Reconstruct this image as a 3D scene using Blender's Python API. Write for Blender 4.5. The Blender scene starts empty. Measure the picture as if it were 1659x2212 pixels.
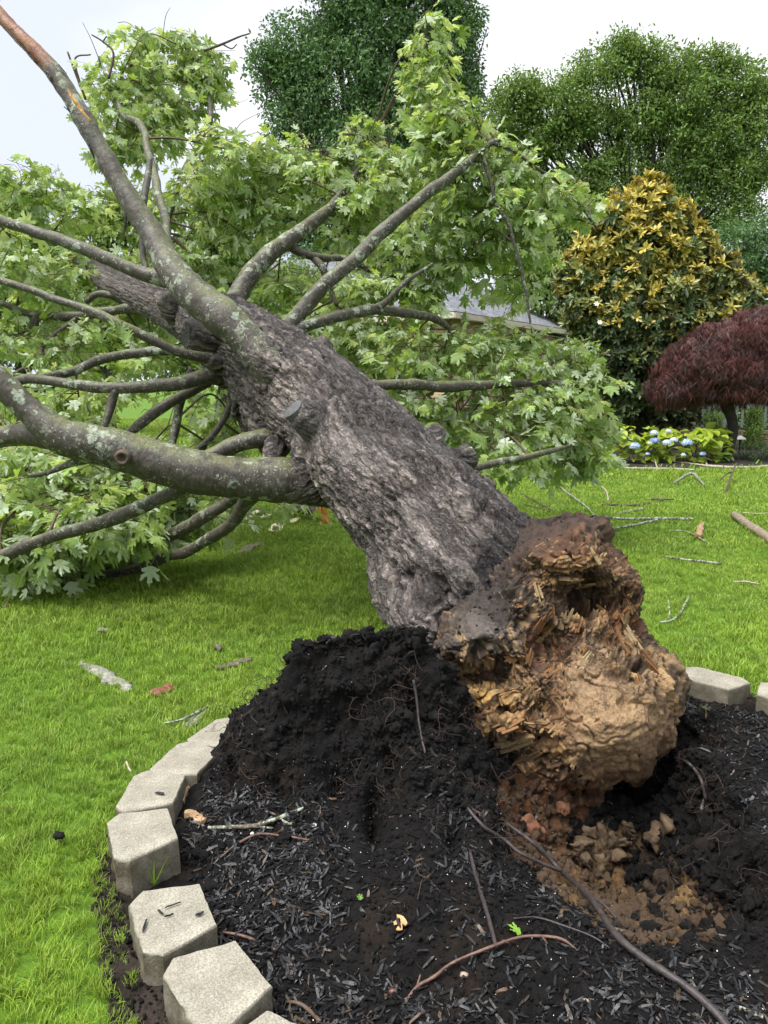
import bpy, bmesh, math, random
import numpy as np
from mathutils import Vector, Matrix, Euler
from mathutils.kdtree import KDTree

random.seed(7)
RNG = np.random.default_rng(7)
SC = bpy.context.scene
COL = SC.collection

# ------------------------------------------------------------------ camera
PITCH = math.radians(9.8)
FPX = 1600.0            # focal length in units of a 1659 x 2212 picture
CAMH = 1.6
cam_d = bpy.data.cameras.new('camera')
cam_d.sensor_fit = 'VERTICAL'
cam_d.sensor_height = 36.0
cam_d.lens = 36.0 * FPX / 2212.0
cam_d.clip_start = 0.05
cam_d.clip_end = 2000
cam = bpy.data.objects.new('camera', cam_d)
cam.location = (0, 0, CAMH)
cam.rotation_euler = (math.pi / 2 - PITCH, 0, 0)
COL.objects.link(cam)
SC.camera = cam

# ------------------------------------------------------------------ sky, sun, exposure
SUN_EL, SUN_AZ = math.radians(64), math.radians(-125)     # azimuth from +Y towards +X
W = bpy.data.worlds.new('World')
SC.world = W
W.use_nodes = True
wn, wl = W.node_tree.nodes, W.node_tree.links
wn.clear()
sky = wn.new('ShaderNodeTexSky')
sky.sky_type = 'NISHITA'
sky.sun_disc = False
sky.sun_elevation = SUN_EL
sky.sun_rotation = SUN_AZ
sky.dust_density = 3.0
tc = wn.new('ShaderNodeTexCoord')
mp = wn.new('ShaderNodeMapping')
mp.inputs['Location'].default_value = (8.5, 4.5, 0)
mp.inputs['Scale'].default_value = (1.0, 1.0, 2.2)
nz = wn.new('ShaderNodeTexNoise')
nz.inputs['Scale'].default_value = 1.3
nz.inputs['Detail'].default_value = 5
nz.inputs['Roughness'].default_value = 0.5
cr = wn.new('ShaderNodeValToRGB')
cr.color_ramp.elements[0].position = 0.40
cr.color_ramp.elements[0].color = (4.8, 5.1, 5.75, 1)
cr.color_ramp.elements[1].position = 0.58
cr.color_ramp.elements[1].color = (6.5, 6.6, 6.8, 1)
mx = wn.new('ShaderNodeMix')
mx.data_type = 'RGBA'
mx.inputs[0].default_value = 0.9          # closed cloud deck over the clear-sky colour
bg = wn.new('ShaderNodeBackground')
bg.inputs['Strength'].default_value = 0.05
wo = wn.new('ShaderNodeOutputWorld')
wl.new(tc.outputs['Generated'], mp.inputs['Vector'])
wl.new(mp.outputs['Vector'], nz.inputs['Vector'])
wl.new(nz.outputs['Fac'], cr.inputs['Fac'])
wl.new(sky.outputs['Color'], mx.inputs[6])
wl.new(cr.outputs['Color'], mx.inputs[7])
wl.new(mx.outputs[2], bg.inputs['Color'])
wl.new(bg.outputs['Background'], wo.inputs['Surface'])

sun_d = bpy.data.lights.new('sun', 'SUN')
sun_d.energy = 1.5
sun_d.angle = math.radians(40)
sun_d.color = (1.0, 0.97, 0.93)
sun = bpy.data.objects.new('sun', sun_d)
sv = Vector((math.sin(SUN_AZ) * math.cos(SUN_EL), math.cos(SUN_AZ) * math.cos(SUN_EL), math.sin(SUN_EL)))
sun.rotation_euler = sv.to_track_quat('Z', 'Y').to_euler()
sun.location = (0, 0, 30)
COL.objects.link(sun)

vs = SC.view_settings
vs.view_transform = 'Standard'
vs.look = 'None'
vs.exposure = 1.95
vs.gamma = 1.0
vs.use_curve_mapping = False
SC.render.engine = 'CYCLES'
cy = SC.cycles
cy.use_denoising = True
cy.max_bounces = 4
cy.diffuse_bounces = 3
cy.glossy_bounces = 2
cy.transmission_bounces = 3
cy.transparent_max_bounces = 4
cy.use_adaptive_sampling = True
cy.adaptive_threshold = 0.03
cy.caustics_reflective = False
cy.caustics_refractive = False

# ------------------------------------------------------------------ pixel -> place
CT, ST = math.cos(PITCH), math.sin(PITCH)


def ray(px, py):
    a = (px - 829.5) / FPX
    b = (1106.0 - py) / FPX
    return np.array([a, CT + b * ST, -ST + b * CT])


def G(px, py, z=0.0):
    d = ray(px, py)
    t = (z - CAMH) / d[2]
    return np.array([t * d[0], t * d[1], z])


def P(px, py, Y):
    d = ray(px, py)
    t = Y / d[1]
    return np.array([t * d[0], Y, CAMH + t * d[2]])


def P_arr(px, py, Y):
    a = (px - 829.5) / FPX
    b = (1106.0 - py) / FPX
    dy = CT + b * ST
    t = Y / dy
    return np.stack([t * a, Y, CAMH + t * (-ST + b * CT)], -1)


def pix(p):
    """world points -> picture coordinates"""
    q = np.asarray(p, float) - np.array([0, 0, CAMH])
    f = q[..., 1] * CT - q[..., 2] * ST
    u = q[..., 1] * ST + q[..., 2] * CT
    return 829.5 + FPX * q[..., 0] / f, 1106 - FPX * u / f


def mpp(px, py, Y):
    """metres per picture unit at that place"""
    return Y / ray(px, py)[1] / FPX


# ------------------------------------------------------------------ numpy noise
def _hash(ix, iy, iz, seed):
    h = (ix.astype(np.uint32) * np.uint32(374761393) + iy.astype(np.uint32) * np.uint32(668265263)
         + iz.astype(np.uint32) * np.uint32(2147483647) + np.uint32((seed * 974711) & 0xffffffff))
    h = (h ^ (h >> np.uint32(13))) * np.uint32(1274126177)
    h = (h ^ (h >> np.uint32(16))) * np.uint32(2246822519)
    return (h ^ (h >> np.uint32(15)))


def _hf(ix, iy, iz, seed):
    return _hash(ix, iy, iz, seed).astype(np.float64) / 4294967295.0


def vnoise(p, seed=0):
    p = np.asarray(p, float)
    f = np.floor(p)
    i = f.astype(np.int64)
    w = p - f
    w = w * w * w * (w * (w * 6 - 15) + 10)
    r = 0
    for dx in (0, 1):
        for dy in (0, 1):
            for dz in (0, 1):
                k = (w[:, 0] if dx else 1 - w[:, 0]) * (w[:, 1] if dy else 1 - w[:, 1]) * (w[:, 2] if dz else 1 - w[:, 2])
                r = r + k * _hf(i[:, 0] + dx, i[:, 1] + dy, i[:, 2] + dz, seed)
    return r * 2 - 1


def fbm(p, oct=4, seed=0, gain=0.5):
    p = np.asarray(p, float)
    a, s, r = 1.0, 0.0, 0
    for k in range(oct):
        r = r + a * vnoise(p * (2.03 ** k) + 17.3 * k, seed + k)
        s += a
        a *= gain
    return r / s


def voronoi(p, seed=0):
    p = np.asarray(p, float)
    i = np.floor(p).astype(np.int64)
    n = len(p)
    f1 = np.full(n, 9.0)
    f2 = np.full(n, 9.0)
    idv = np.zeros(n)
    for dx in (-1, 0, 1):
        for dy in (-1, 0, 1):
            for dz in (-1, 0, 1):
                c = i + np.array([dx, dy, dz])
                q = np.stack([c[:, 0] + _hf(c[:, 0], c[:, 1], c[:, 2], seed + 1),
                              c[:, 1] + _hf(c[:, 0], c[:, 1], c[:, 2], seed + 2),
                              c[:, 2] + _hf(c[:, 0], c[:, 1], c[:, 2], seed + 3)], -1)
                d = np.sqrt(((q - p) ** 2).sum(1))
                h = _hf(c[:, 0], c[:, 1], c[:, 2], seed + 4)
                near = d < f1
                f2 = np.where(near, f1, np.minimum(f2, d))
                idv = np.where(near, h, idv)
                f1 = np.where(near, d, f1)
    return f1, f2, idv


def sstep(a, b, x):
    t = np.clip((x - a) / (b - a), 0, 1)
    return t * t * (3 - 2 * t)


# ------------------------------------------------------------------ mesh helpers
def mesh_np(name, v, quads=None, tris=None, mats=(), smooth=True, attrs=None, mat_idx=None):
    me = bpy.data.meshes.new(name)
    v = np.asarray(v, np.float32)
    loops, starts, tot = [], [], 0
    if quads is not None and len(quads):
        quads = np.asarray(quads, np.int32)
        loops.append(quads.ravel())
        starts.append(np.arange(len(quads)) * 4)
        tot += len(quads) * 4
    if tris is not None and len(tris):
        tris = np.asarray(tris, np.int32)
        loops.append(tris.ravel())
        starts.append(tot + np.arange(len(tris)) * 3)
        tot += len(tris) * 3
    me.vertices.add(len(v))
    me.vertices.foreach_set('co', v.ravel())
    if loops:
        lv = np.concatenate(loops)
        st = np.concatenate(starts)
        me.loops.add(len(lv))
        me.loops.foreach_set('vertex_index', lv)
        me.polygons.add(len(st))
        me.polygons.foreach_set('loop_start', st.astype(np.int32))
        if mat_idx is not None:
            me.polygons.foreach_set('material_index', np.asarray(mat_idx, np.int32))
    me.update(calc_edges=True)
    if loops:
        me.polygons.foreach_set('use_smooth', np.full(len(me.polygons), smooth))
    for m in (mats if isinstance(mats, (list, tuple)) else [mats]):
        me.materials.append(m)
    for k, a in (attrs or {}).items():
        a = np.asarray(a, np.float32)
        if a.ndim == 1:
            at = me.attributes.new(k, 'FLOAT', 'POINT')
            at.data.foreach_set('value', a)
        elif a.shape[1] == 3 and k != 'col':
            at = me.attributes.new(k, 'FLOAT_VECTOR', 'POINT')
            at.data.foreach_set('vector', a.ravel())
        else:
            if a.shape[1] == 3:
                a = np.concatenate([a, np.ones((len(a), 1), np.float32)], 1)
            at = me.attributes.new(k, 'FLOAT_COLOR', 'POINT')
            at.data.foreach_set('color', a.ravel().astype(np.float32))
    return me


def link(name, me, parent=None, loc=None, rot=None, scl=None, label=None, cat=None, group=None, kind=None):
    o = bpy.data.objects.new(name, me)
    COL.objects.link(o)
    if parent is not None:
        o.parent = parent
    if loc is not None:
        o.location = loc
    if rot is not None:
        o.rotation_euler = rot
    if scl is not None:
        o.scale = (scl, scl, scl) if np.isscalar(scl) else scl
    for k, x in (('label', label), ('category', cat), ('group', group), ('kind', kind)):
        if x:
            o[k] = x
    return o


def empty(name, loc, label, cat, group=None):
    o = link(name, None, None, loc, label=label, cat=cat, group=group)
    o.empty_display_size = 0.1
    return o


def catmull(pts, n):
    """resample a polyline of any dimension to n points along a Catmull-Rom curve"""
    p = np.asarray(pts, float)
    if len(p) == 2:
        t = np.linspace(0, 1, n)[:, None]
        return p[0] * (1 - t) + p[1] * t
    q = np.vstack([2 * p[0] - p[1], p, 2 * p[-1] - p[-2]])
    L = np.concatenate([[0], np.cumsum(np.linalg.norm(np.diff(p[:, :3], axis=0), axis=1))])
    s = np.linspace(0, L[-1], n)
    k = np.clip(np.searchsorted(L, s, side='right') - 1, 0, len(p) - 2)
    t = ((s - L[k]) / np.maximum(L[k + 1] - L[k], 1e-9))[:, None]
    a, b, c, d = q[k], q[k + 1], q[k + 2], q[k + 3]
    return 0.5 * (2 * b + (c - a) * t + (2 * a - 5 * b + 4 * c - d) * t ** 2 + (3 * b - a - 3 * c + d) * t ** 3)


def frames(c):
    T = np.gradient(c, axis=0)
    T /= np.linalg.norm(T, axis=1)[:, None] + 1e-12
    N = np.zeros_like(T)
    r = np.array([0, 0, 1.0]) if abs(T[0, 2]) < 0.9 else np.array([1.0, 0, 0])
    n = r - T[0] * (r @ T[0])
    n /= np.linalg.norm(n)
    for i in range(len(T)):
        n = n - T[i] * (n @ T[i])
        n /= np.linalg.norm(n) + 1e-12
        N[i] = n
    return T, N, np.cross(T, N)


def tube_np(p4, nr=60, ns=16, bump=0.0, bfreq=8.0, seed=0, cap=True, resample=True):
    """p4: (x, y, z, radius) control points"""
    c4 = catmull(p4, nr) if resample else np.asarray(p4, float)
    nr = len(c4)
    c, r = c4[:, :3], np.maximum(c4[:, 3], 1e-4)
    T, N, B = frames(c)
    ph = np.linspace(0, 2 * np.pi, ns, endpoint=False)
    dirs = N[:, None] * np.cos(ph)[None, :, None] + B[:, None] * np.sin(ph)[None, :, None]
    s = np.concatenate([[0], np.cumsum(np.linalg.norm(np.diff(c, axis=0), axis=1))])
    rr = np.repeat(r[:, None], ns, 1)
    bc = np.stack([np.cos(ph)[None] * rr, np.sin(ph)[None] * rr, np.repeat(s[:, None], ns, 1)], -1).reshape(-1, 3)
    if bump:
        h = fbm(bc * np.array([bfreq, bfreq, bfreq * 0.6]) + seed * 3.7, 4, seed).reshape(nr, ns)
        rr = rr * (1 + bump * h)
    v = (c[:, None] + dirs * rr[..., None]).reshape(-1, 3)
    i = np.arange(nr - 1)[:, None] * ns
    j = np.arange(ns)[None]
    jn = (j + 1) % ns
    q = np.stack([i + j, i + jn, i + ns + jn, i + ns + j], -1).reshape(-1, 4)
    tr = None
    if cap:
        v = np.vstack([v, c[:1], c[-1:]])
        bc = np.vstack([bc, bc[:1], bc[-1:]])
        a, b = len(v) - 2, len(v) - 1
        jj = np.arange(ns)
        jj2 = (jj + 1) % ns
        tr = np.vstack([np.stack([jj2, jj, np.full(ns, a)], -1),
                        np.stack([(nr - 1) * ns + jj, (nr - 1) * ns + jj2, np.full(ns, b)], -1)])
    return v, q, tr, bc


class Acc:
    """collects pieces into one mesh"""
    def __init__(s):
        s.v, s.q, s.t, s.n, s.a = [], [], [], 0, {}

    def add(s, v, q=None, t=None, **attrs):
        if q is not None and len(q):
            s.q.append(np.asarray(q) + s.n)
        if t is not None and len(t):
            s.t.append(np.asarray(t) + s.n)
        s.v.append(np.asarray(v))
        for k, x in attrs.items():
            s.a.setdefault(k, []).append(np.broadcast_to(np.asarray(x, float), (len(v),) + np.shape(x)[(1 if np.ndim(x) and np.shape(x)[0] == len(v) else 0):]) if not (np.ndim(x) and np.shape(x)[0] == len(v)) else np.asarray(x, float))
        s.n += len(v)

    def mesh(s, name, mats, smooth=True):
        return mesh_np(name, np.vstack(s.v), np.vstack(s.q) if s.q else None, np.vstack(s.t) if s.t else None,
                       mats, smooth, {k: np.concatenate(x) for k, x in s.a.items()})


def px4(lst, Yoff=0.0):
    """(px, py, Y, radius_px) -> (x, y, z, radius)"""
    out = []
    for a, b, y, r in lst:
        p = P(a, b, y + Yoff)
        out.append([*p, r * mpp(a, b, y + Yoff)])
    return np.array(out)


# ------------------------------------------------------------------ materials
class NT:
    def __init__(s, name, rough=0.6, spec=0.5):
        s.m = bpy.data.materials.new(name)
        s.m.use_nodes = True
        s.t = s.m.node_tree
        s.b = s.t.nodes['Principled BSDF']
        s.out = s.t.nodes['Material Output']
        s.b.inputs['Roughness'].default_value = rough
        s.b.inputs['Specular IOR Level'].default_value = spec

    def n(s, typ, **kw):
        x = s.t.nodes.new('ShaderNode' + typ)
        for k, v in kw.items():
            if k.startswith('i_'):
                nm = k[2:].replace('_', ' ')
                inp = x.inputs[int(nm)] if nm.isdigit() else x.inputs[nm]
                if hasattr(v, 'is_output') or isinstance(v, bpy.types.NodeSocket):
                    s.t.links.new(v, inp)
                else:
                    inp.default_value = v
            else:
                setattr(x, k, v)
        return x

    def set(s, inp, v):
        if isinstance(v, bpy.types.NodeSocket):
            s.t.links.new(v, s.b.inputs[inp])
        else:
            s.b.inputs[inp].default_value = v

    def attr(s, name):
        return s.n('Attribute', attribute_name=name)

    def noise(s, vec, scale, detail=4, rough=0.55, out='Fac'):
        x = s.n('TexNoise', i_Scale=scale, i_Detail=detail, i_Roughness=rough)
        if vec is not None:
            s.t.links.new(vec, x.inputs['Vector'])
        return x.outputs[out]

    def vor(s, vec, scale, feature='F1', out='Distance', rand=1.0):
        x = s.n('TexVoronoi', feature=feature, i_Scale=scale, i_Randomness=rand)
        if vec is not None:
            s.t.links.new(vec, x.inputs['Vector'])
        return x.outputs[out]

    def ramp(s, fac, stops):
        x = s.n('ValToRGB')
        e = x.color_ramp.elements
        while len(e) < len(stops):
            e.new(0.5)
        for k, (p, c) in zip(e, stops):
            k.position = p
            k.color = (c, c, c, 1) if np.isscalar(c) else (*c, 1)
        s.t.links.new(fac, x.inputs['Fac'])
        return x.outputs['Color']

    def mix(s, fac, a, b, blend='MIX'):
        x = s.n('Mix', data_type='RGBA', blend_type=blend)
        for i, v in ((0, fac), (6, a), (7, b)):
            if isinstance(v, bpy.types.NodeSocket):
                s.t.links.new(v, x.inputs[i])
            elif i == 0:
                x.inputs[i].default_value = v
            else:
                x.inputs[i].default_value = (v, v, v, 1) if np.isscalar(v) else (*v, 1)
        return x.outputs[2]

    def math(s, op, a, b=0.0):
        x = s.n('Math', operation=op)
        for i, v in ((0, a), (1, b)):
            if isinstance(v, bpy.types.NodeSocket):
                s.t.links.new(v, x.inputs[i])
            else:
                x.inputs[i].default_value = v
        return x.outputs[0]

    def mapping(s, vec, scale):
        x = s.n('Mapping')
        s.t.links.new(vec, x.inputs['Vector'])
        x.inputs['Scale'].default_value = scale
        return x.outputs['Vector']

    def obj(s):
        return s.n('TexCoord').outputs['Object']

    def bump(s, h, strength=0.5, dist=0.01, normal=None):
        x = s.n('Bump', i_Strength=strength, i_Distance=dist)
        s.t.links.new(h, x.inputs['Height'])
        if normal is not None:
            s.t.links.new(normal, x.inputs['Normal'])
        s.t.links.new(x.outputs['Normal'], s.b.inputs['Normal'])
        return x.outputs['Normal']


def simple(name, c, rough=0.6, var=0.25, scale=30.0, bump=0.3, dist=0.004, spec=0.4):
    n = NT(name, rough, spec)
    o = n.obj()
    f = n.noise(o, scale, 5)
    lo = tuple(x * (1 - var) for x in c)
    hi = tuple(min(1, x * (1 + var)) for x in c)
    n.set('Base Color', n.ramp(f, [(0.3, lo), (0.7, hi)]))
    if bump:
        n.bump(n.noise(o, scale * 2.3, 5), bump, dist)
    return n.m


def leaf_mat(name, top, under, var=0.35, trans=0.25, rough=0.45, vein=None, patch=1.2):
    """two-sided leaf: top colour, paler underside, some light passing through"""
    n = NT(name, rough, 0.4)
    geo = n.n('NewGeometry')
    oi = n.n('ObjectInfo')
    rnd = n.attr('rnd')
    r = n.math('FRACT', n.math('ADD', oi.outputs['Random'], rnd.outputs['Fac']))
    dk = tuple(x * (1 - var) for x in top)
    lt = tuple(min(1, x * (1 + var)) for x in top)
    c1 = n.ramp(r, [(0.0, dk), (0.5, top), (1.0, (lt[0] * 1.1, lt[1], lt[2] * 0.8))])
    pn = n.noise(geo.outputs['Position'], patch, 3)
    c1 = n.mix(n.math('MULTIPLY', n.ramp(pn, [(0.35, 0.0), (0.65, 1.0)]), 0.45), c1, tuple(x * 0.55 for x in top))
    if vein is not None:
        va = n.attr('vein')
        c1 = n.mix(n.math('MULTIPLY', n.math('POWER', va.outputs['Fac'], 7.0), 0.7), c1, vein)
    c = n.mix(geo.outputs['Backfacing'], c1, under)
    n.set('Base Color', c)
    tr = n.n('BsdfTranslucent')
    n.t.links.new(n.mix(1.0, c, (1.15, 1.1, 0.45), 'MULTIPLY'), tr.inputs['Color'])
    ms = n.n('MixShader', i_0=trans)
    n.t.links.new(n.b.outputs[0], ms.inputs[1])
    n.t.links.new(tr.outputs[0], ms.inputs[2])
    n.t.links.new(ms.outputs[0], n.out.inputs['Surface'])
    return n.m


def vc_mat(name, rough=0.75, s1=60.0, s2=180.0, strength=0.6, dist=0.006, spec=0.3, var=0.35):
    """colour from the mesh's own 'col' attribute, broken up by grain"""
    n = NT(name, rough, spec)
    o = n.obj()
    a = n.attr('col').outputs['Color']
    g = n.ramp(n.noise(o, s1, 6, 0.65), [(0.25, 1 - var), (0.75, 1 + var)])
    c = n.mix(1.0, a, g, 'MULTIPLY')
    g2 = n.ramp(n.vor(o, s2), [(0.0, 0.75), (0.6, 1.12)])
    n.set('Base Color', n.mix(1.0, c, g2, 'MULTIPLY'))
    h = n.math('ADD', n.noise(o, s1, 6, 0.7), n.math('MULTIPLY', n.noise(o, s2, 3, 0.6), 0.5))
    n.bump(h, strength, dist)
    return n.m


# ------------------------------------------------------------------ scattering (for what nobody could count)
def scatter(name, pts, rots, scls, sources, parent=None, kind='stuff', label=None, cat=None, idx=None):
    pts = np.asarray(pts, np.float32)
    n = len(pts)
    me = bpy.data.meshes.new(name)
    me.vertices.add(n)
    me.vertices.foreach_set('co', pts.ravel())
    at = me.attributes.new('rot', 'FLOAT_VECTOR', 'POINT')
    at.data.foreach_set('vector', np.asarray(rots, np.float32).ravel())
    at = me.attributes.new('scl', 'FLOAT', 'POINT')
    at.data.foreach_set('value', np.asarray(scls, np.float32).ravel())
    if idx is None:
        idx = RNG.integers(0, len(sources), n)
    at = me.attributes.new('src', 'INT', 'POINT')
    at.data.foreach_set('value', np.asarray(idx, np.int32))
    ng = bpy.data.node_groups.new(name + '_scatter', 'GeometryNodeTree')
    ng.interface.new_socket('Geometry', in_out='INPUT', socket_type='NodeSocketGeometry')
    ng.interface.new_socket('Geometry', in_out='OUTPUT', socket_type='NodeSocketGeometry')
    N, L = ng.nodes, ng.links
    gi, go = N.new('NodeGroupInput'), N.new('NodeGroupOutput')
    iop = N.new('GeometryNodeInstanceOnPoints')
    jn = N.new('GeometryNodeJoinGeometry')
    for so in reversed(sources):
        oi = N.new('GeometryNodeObjectInfo')
        oi.inputs['Object'].default_value = so
        oi.inputs['As Instance'].default_value = True
        L.new(oi.outputs['Geometry'], jn.inputs[0])

    def na(nm, typ):
        x = N.new('GeometryNodeInputNamedAttribute')
        x.data_type = typ
        x.inputs['Name'].default_value = nm
        return x.outputs['Attribute']
    L.new(gi.outputs[0], iop.inputs['Points'])
    L.new(jn.outputs[0], iop.inputs['Instance'])
    iop.inputs['Pick Instance'].default_value = True
    L.new(na('src', 'INT'), iop.inputs['Instance Index'])
    L.new(na('rot', 'FLOAT_VECTOR'), iop.inputs['Rotation'])
    L.new(na('scl', 'FLOAT'), iop.inputs['Scale'])
    L.new(iop.outputs[0], go.inputs[0])
    o = link(name, me, parent, kind=kind, label=label, cat=cat)
    md = o.modifiers.new('scatter', 'NODES')
    md.node_group = ng
    return o


def source(name, me):
    return bpy.data.objects.new(name, me)

# ================================================================== the setting: lawn, planting bed
CX, CY = 0.75, 2.6
RINGP = np.array([(-.25, 1.5), (-.43, 1.65), (-.61, 1.89), (-.82, 2.28), (-.88, 2.55), (-.8, 2.79), (-.73, 2.98), (-.6, 3.24),
                  (-.35, 3.6), (0.1, 3.92), (0.7, 4.1), (1.25, 3.98), (1.68, 3.66), (2.0, 3.40), (2.35, 2.9), (2.45, 2.3),
                  (2.2, 1.7), (1.6, 1.25), (0.9, 1.1), (0.25, 1.25)])
_ra = np.arctan2(RINGP[:, 1] - CY, RINGP[:, 0] - CX)
_rr = np.hypot(RINGP[:, 0] - CX, RINGP[:, 1] - CY)
_o = np.argsort(_ra)
_ra, _rr = _ra[_o], _rr[_o]
_ra3 = np.concatenate([_ra - 2 * np.pi, _ra, _ra + 2 * np.pi])
_rr3 = np.concatenate([_rr, _rr, _rr])


def ring_r(a):
    k = np.interp(a, _ra3, _rr3)
    for d in (-0.06, 0.06, -0.12, 0.12):
        k = k + np.interp(a + d, _ra3, _rr3)
    return k / 5


def lawn_edge(a):
    """distance from the bed centre at which the turf starts"""
    mud = np.exp(-((np.mod(a - math.radians(-138) + np.pi, 2 * np.pi) - np.pi) / 0.27) ** 2)
    q = np.stack([np.cos(a) * 6, np.sin(a) * 6, 0 * a], -1)
    return ring_r(a) + 0.098 + 0.085 * mud + 0.03 * fbm(q * 2.2, 3, 5)


def bed_mask(x, y):
    a = np.arctan2(y - CY, x - CX)
    return np.hypot(x - CX, y - CY) - lawn_edge(a)


# ---- lawn sheet: rings from the bed's edge to the horizon
na = 240
ang = np.linspace(-np.pi, np.pi, na, endpoint=False)
rad = np.concatenate([np.linspace(0, 1, 12), np.geomspace(1.1, 600, 60)])
r0 = lawn_edge(ang)
AX, RX = np.meshgrid(ang, rad)
RR = r0[None] + RX
vx, vy = CX + RR * np.cos(AX), CY + RR * np.sin(AX)
lv = np.stack([vx, vy, 0 * vx], -1).reshape(-1, 3)
lv[:, 2] = -0.008 + 0.008 * fbm(lv * np.array([0.5, 0.5, 0]), 2, 3) * sstep(0.05, 1.0, RX.ravel()) - 0.02 * (1 - sstep(0, 0.06, RX.ravel()))
# the planting strip beyond the lawn lies a little lower
ii = np.arange(len(rad) - 1)[:, None] * na
jj = np.arange(na)[None]
j2 = (jj + 1) % na
lq = np.stack([ii + jj, ii + j2, ii + na + j2, ii + na + jj], -1).reshape(-1, 4)

n = NT('lawn_soil_and_turf', 0.8, 0.2)
o = n.n('NewGeometry').outputs['Position']
far = n.noise(o, 0.7, 4)
fine = n.noise(o, 45, 4, 0.7)
c = n.ramp(fine, [(0.3, (0.05, 0.10, 0.009)), (0.7, (0.14, 0.26, 0.02))])
c = n.mix(n.ramp(far, [(0.35, 0.0), (0.65, 0.5)]), c, (0.10, 0.20, 0.015))
n.set('Base Color', c)
n.bump(fine, 0.8, 0.03)
M_LAWN = n.m
link('lawn', mesh_np('lawn', lv, lq, None, [M_LAWN]), kind='structure')

# ---- the bed: a height field through measured points
CP = []


def cz(*t):
    for a, b, z in t:
        CP.append(G(a, b, z))


def cY(*t):
    for a, b, y in t:
        CP.append(P(a, b, y))


def cw(*t):
    for q in t:
        CP.append(np.array(q, float))


# level mulch and soil inside the blocks, left and front
cz((430, 1790, 0.02), (440, 1880, -0.03), (500, 1990, 0.0), (560, 2040, 0.0), (640, 2120, 0.0), (700, 2200, 0.0), (560, 1850, 0.03), (520, 1760, 0.05),
   (640, 1790, 0.05), (700, 1900, 0.04), (620, 1960, 0.02), (800, 2000, 0.05), (780, 2100, 0.02), (900, 2180, 0.02), (950, 1990, 0.08), (1000, 2090, 0.04),
   (1100, 2050, 0.06), (1100, 2170, 0.03), (1250, 2100, 0.05), (1250, 2200, 0.03), (1400, 2130, 0.05), (1450, 2205, 0.03), (1600, 2120, 0.05), (1600, 2205, 0.03),
   (1200, 2030, 0.05), (900, 1930, 0.08), (1010, 1990, 0.07), (850, 1880, 0.06))
# the lifted crust of soil left of the trunk
cz((430, 1720, 0.03), (490, 1700, 0.06))
cY((470, 1640, 2.76), (540, 1545, 2.82), (590, 1490, 2.82), (632, 1425, 2.80), (645, 1393, 2.82), (700, 1384, 2.83), (770, 1377, 2.84), (850, 1372, 2.86), (905, 1372, 2.90),
   (540, 1620, 2.70), (620, 1540, 2.73), (680, 1460, 2.77), (760, 1450, 2.79), (840, 1450, 2.80), (910, 1440, 2.84),
   (600, 1660, 2.62), (680, 1600, 2.66), (760, 1560, 2.69), (850, 1560, 2.70), (930, 1560, 2.74),
   (600, 1720, 2.55), (690, 1700, 2.52), (780, 1680, 2.54), (870, 1680, 2.55), (950, 1660, 2.62),
   (760, 1780, 2.40), (860, 1780, 2.41), (960, 1770, 2.45), (1000, 1720, 2.56), (1040, 1790, 2.42), (950, 1850, 2.26), (1050, 1870, 2.28), (1100, 1930, 2.15), (1180, 1960, 2.1))
cw((-0.55, 3.25, 0.05), (-0.35, 3.05, 0.30), (-0.1, 3.08, 0.40), (0.2, 3.12, 0.42), (0.0, 3.5, 0.15), (-0.2, 3.8, 0.03), (0.2, 3.95, 0.03), (0.5, 3.7, 0.2), (0.5, 4.05, 0.03), (-0.62, 3.2, 0.05))
# the torn pit under the root plate
cz((1110, 1840, -0.10), (1160, 1900, -0.07), (1200, 1930, -0.07), (1250, 1975, -0.04), (1330, 2035, 0.0), (1430, 2062, -0.01), (1550, 2075, 0.0), (1655, 2020, 0.0),
   (1220, 1880, -0.30), (1300, 1950, -0.28), (1400, 2000, -0.30), (1500, 2020, -0.24), (1280, 1870, -0.46), (1380, 1900, -0.52), (1480, 1930, -0.44), (1550, 1980, -0.22),
   (1320, 1810, -0.60), (1420, 1830, -0.60))
cY((1120, 1760, 2.82), (1090, 1690, 2.85), (1200, 1780, 2.92), (1200, 1680, 3.02), (1290, 1760, 3.02), (1300, 1690, 3.10), (1400, 1740, 3.06), (1450, 1700, 3.12))
cw((0.5, 3.2, -0.1), (0.9, 3.35, -0.15), (1.2, 3.35, -0.1), (0.9, 3.7, 0.1), (1.25, 3.7, 0.05))
# right rim and mulch beyond
cz((1530, 1735, -0.02), (1505, 1625, 0.0), (1590, 1815, -0.01), (1655, 1870, 0.0), (1540, 1540, 0.01), (1600, 1600, 0.03), (1650, 1580, 0.01), (1650, 1680, 0.04), (1580, 1700, 0.03), (1655, 1790, 0.03),
   (1620, 1980, -0.10), (1655, 1960, -0.05))
cY((1512, 1800, 2.66), (1500, 1860, 2.62), (1470, 1760, 2.9), (1572, 1880, 2.44), (1560, 1930, 2.39), (1632, 1930, 2.28))
cw((2.0, 2.6, 0.02), (2.2, 2.0, 0.02), (1.9, 1.6, 0.02), (1.3, 1.35, 0.02), (0.6, 1.25, 0.02), (0.1, 1.35, 0.0), (2.3, 2.9, 0.02), (1.6, 2.2, 0.0), (1.9, 3.1, 0.02), (2.6, 2.4, -0.03), (2.5, 1.5, -.03), (0.8, 0.95, -.03))
for x, y in RINGP:
    a = math.atan2(y - CY, x - CX)
    CP.append(np.array([x + 0.12 * math.cos(a), y + 0.12 * math.sin(a), 0.0]))
    CP.append(np.array([x + 0.3 * math.cos(a), y + 0.3 * math.sin(a), -0.01]))
CP = np.array(CP)
D = np.linalg.norm(CP[:, None, :2] - CP[None, :, :2], axis=2)
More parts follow.
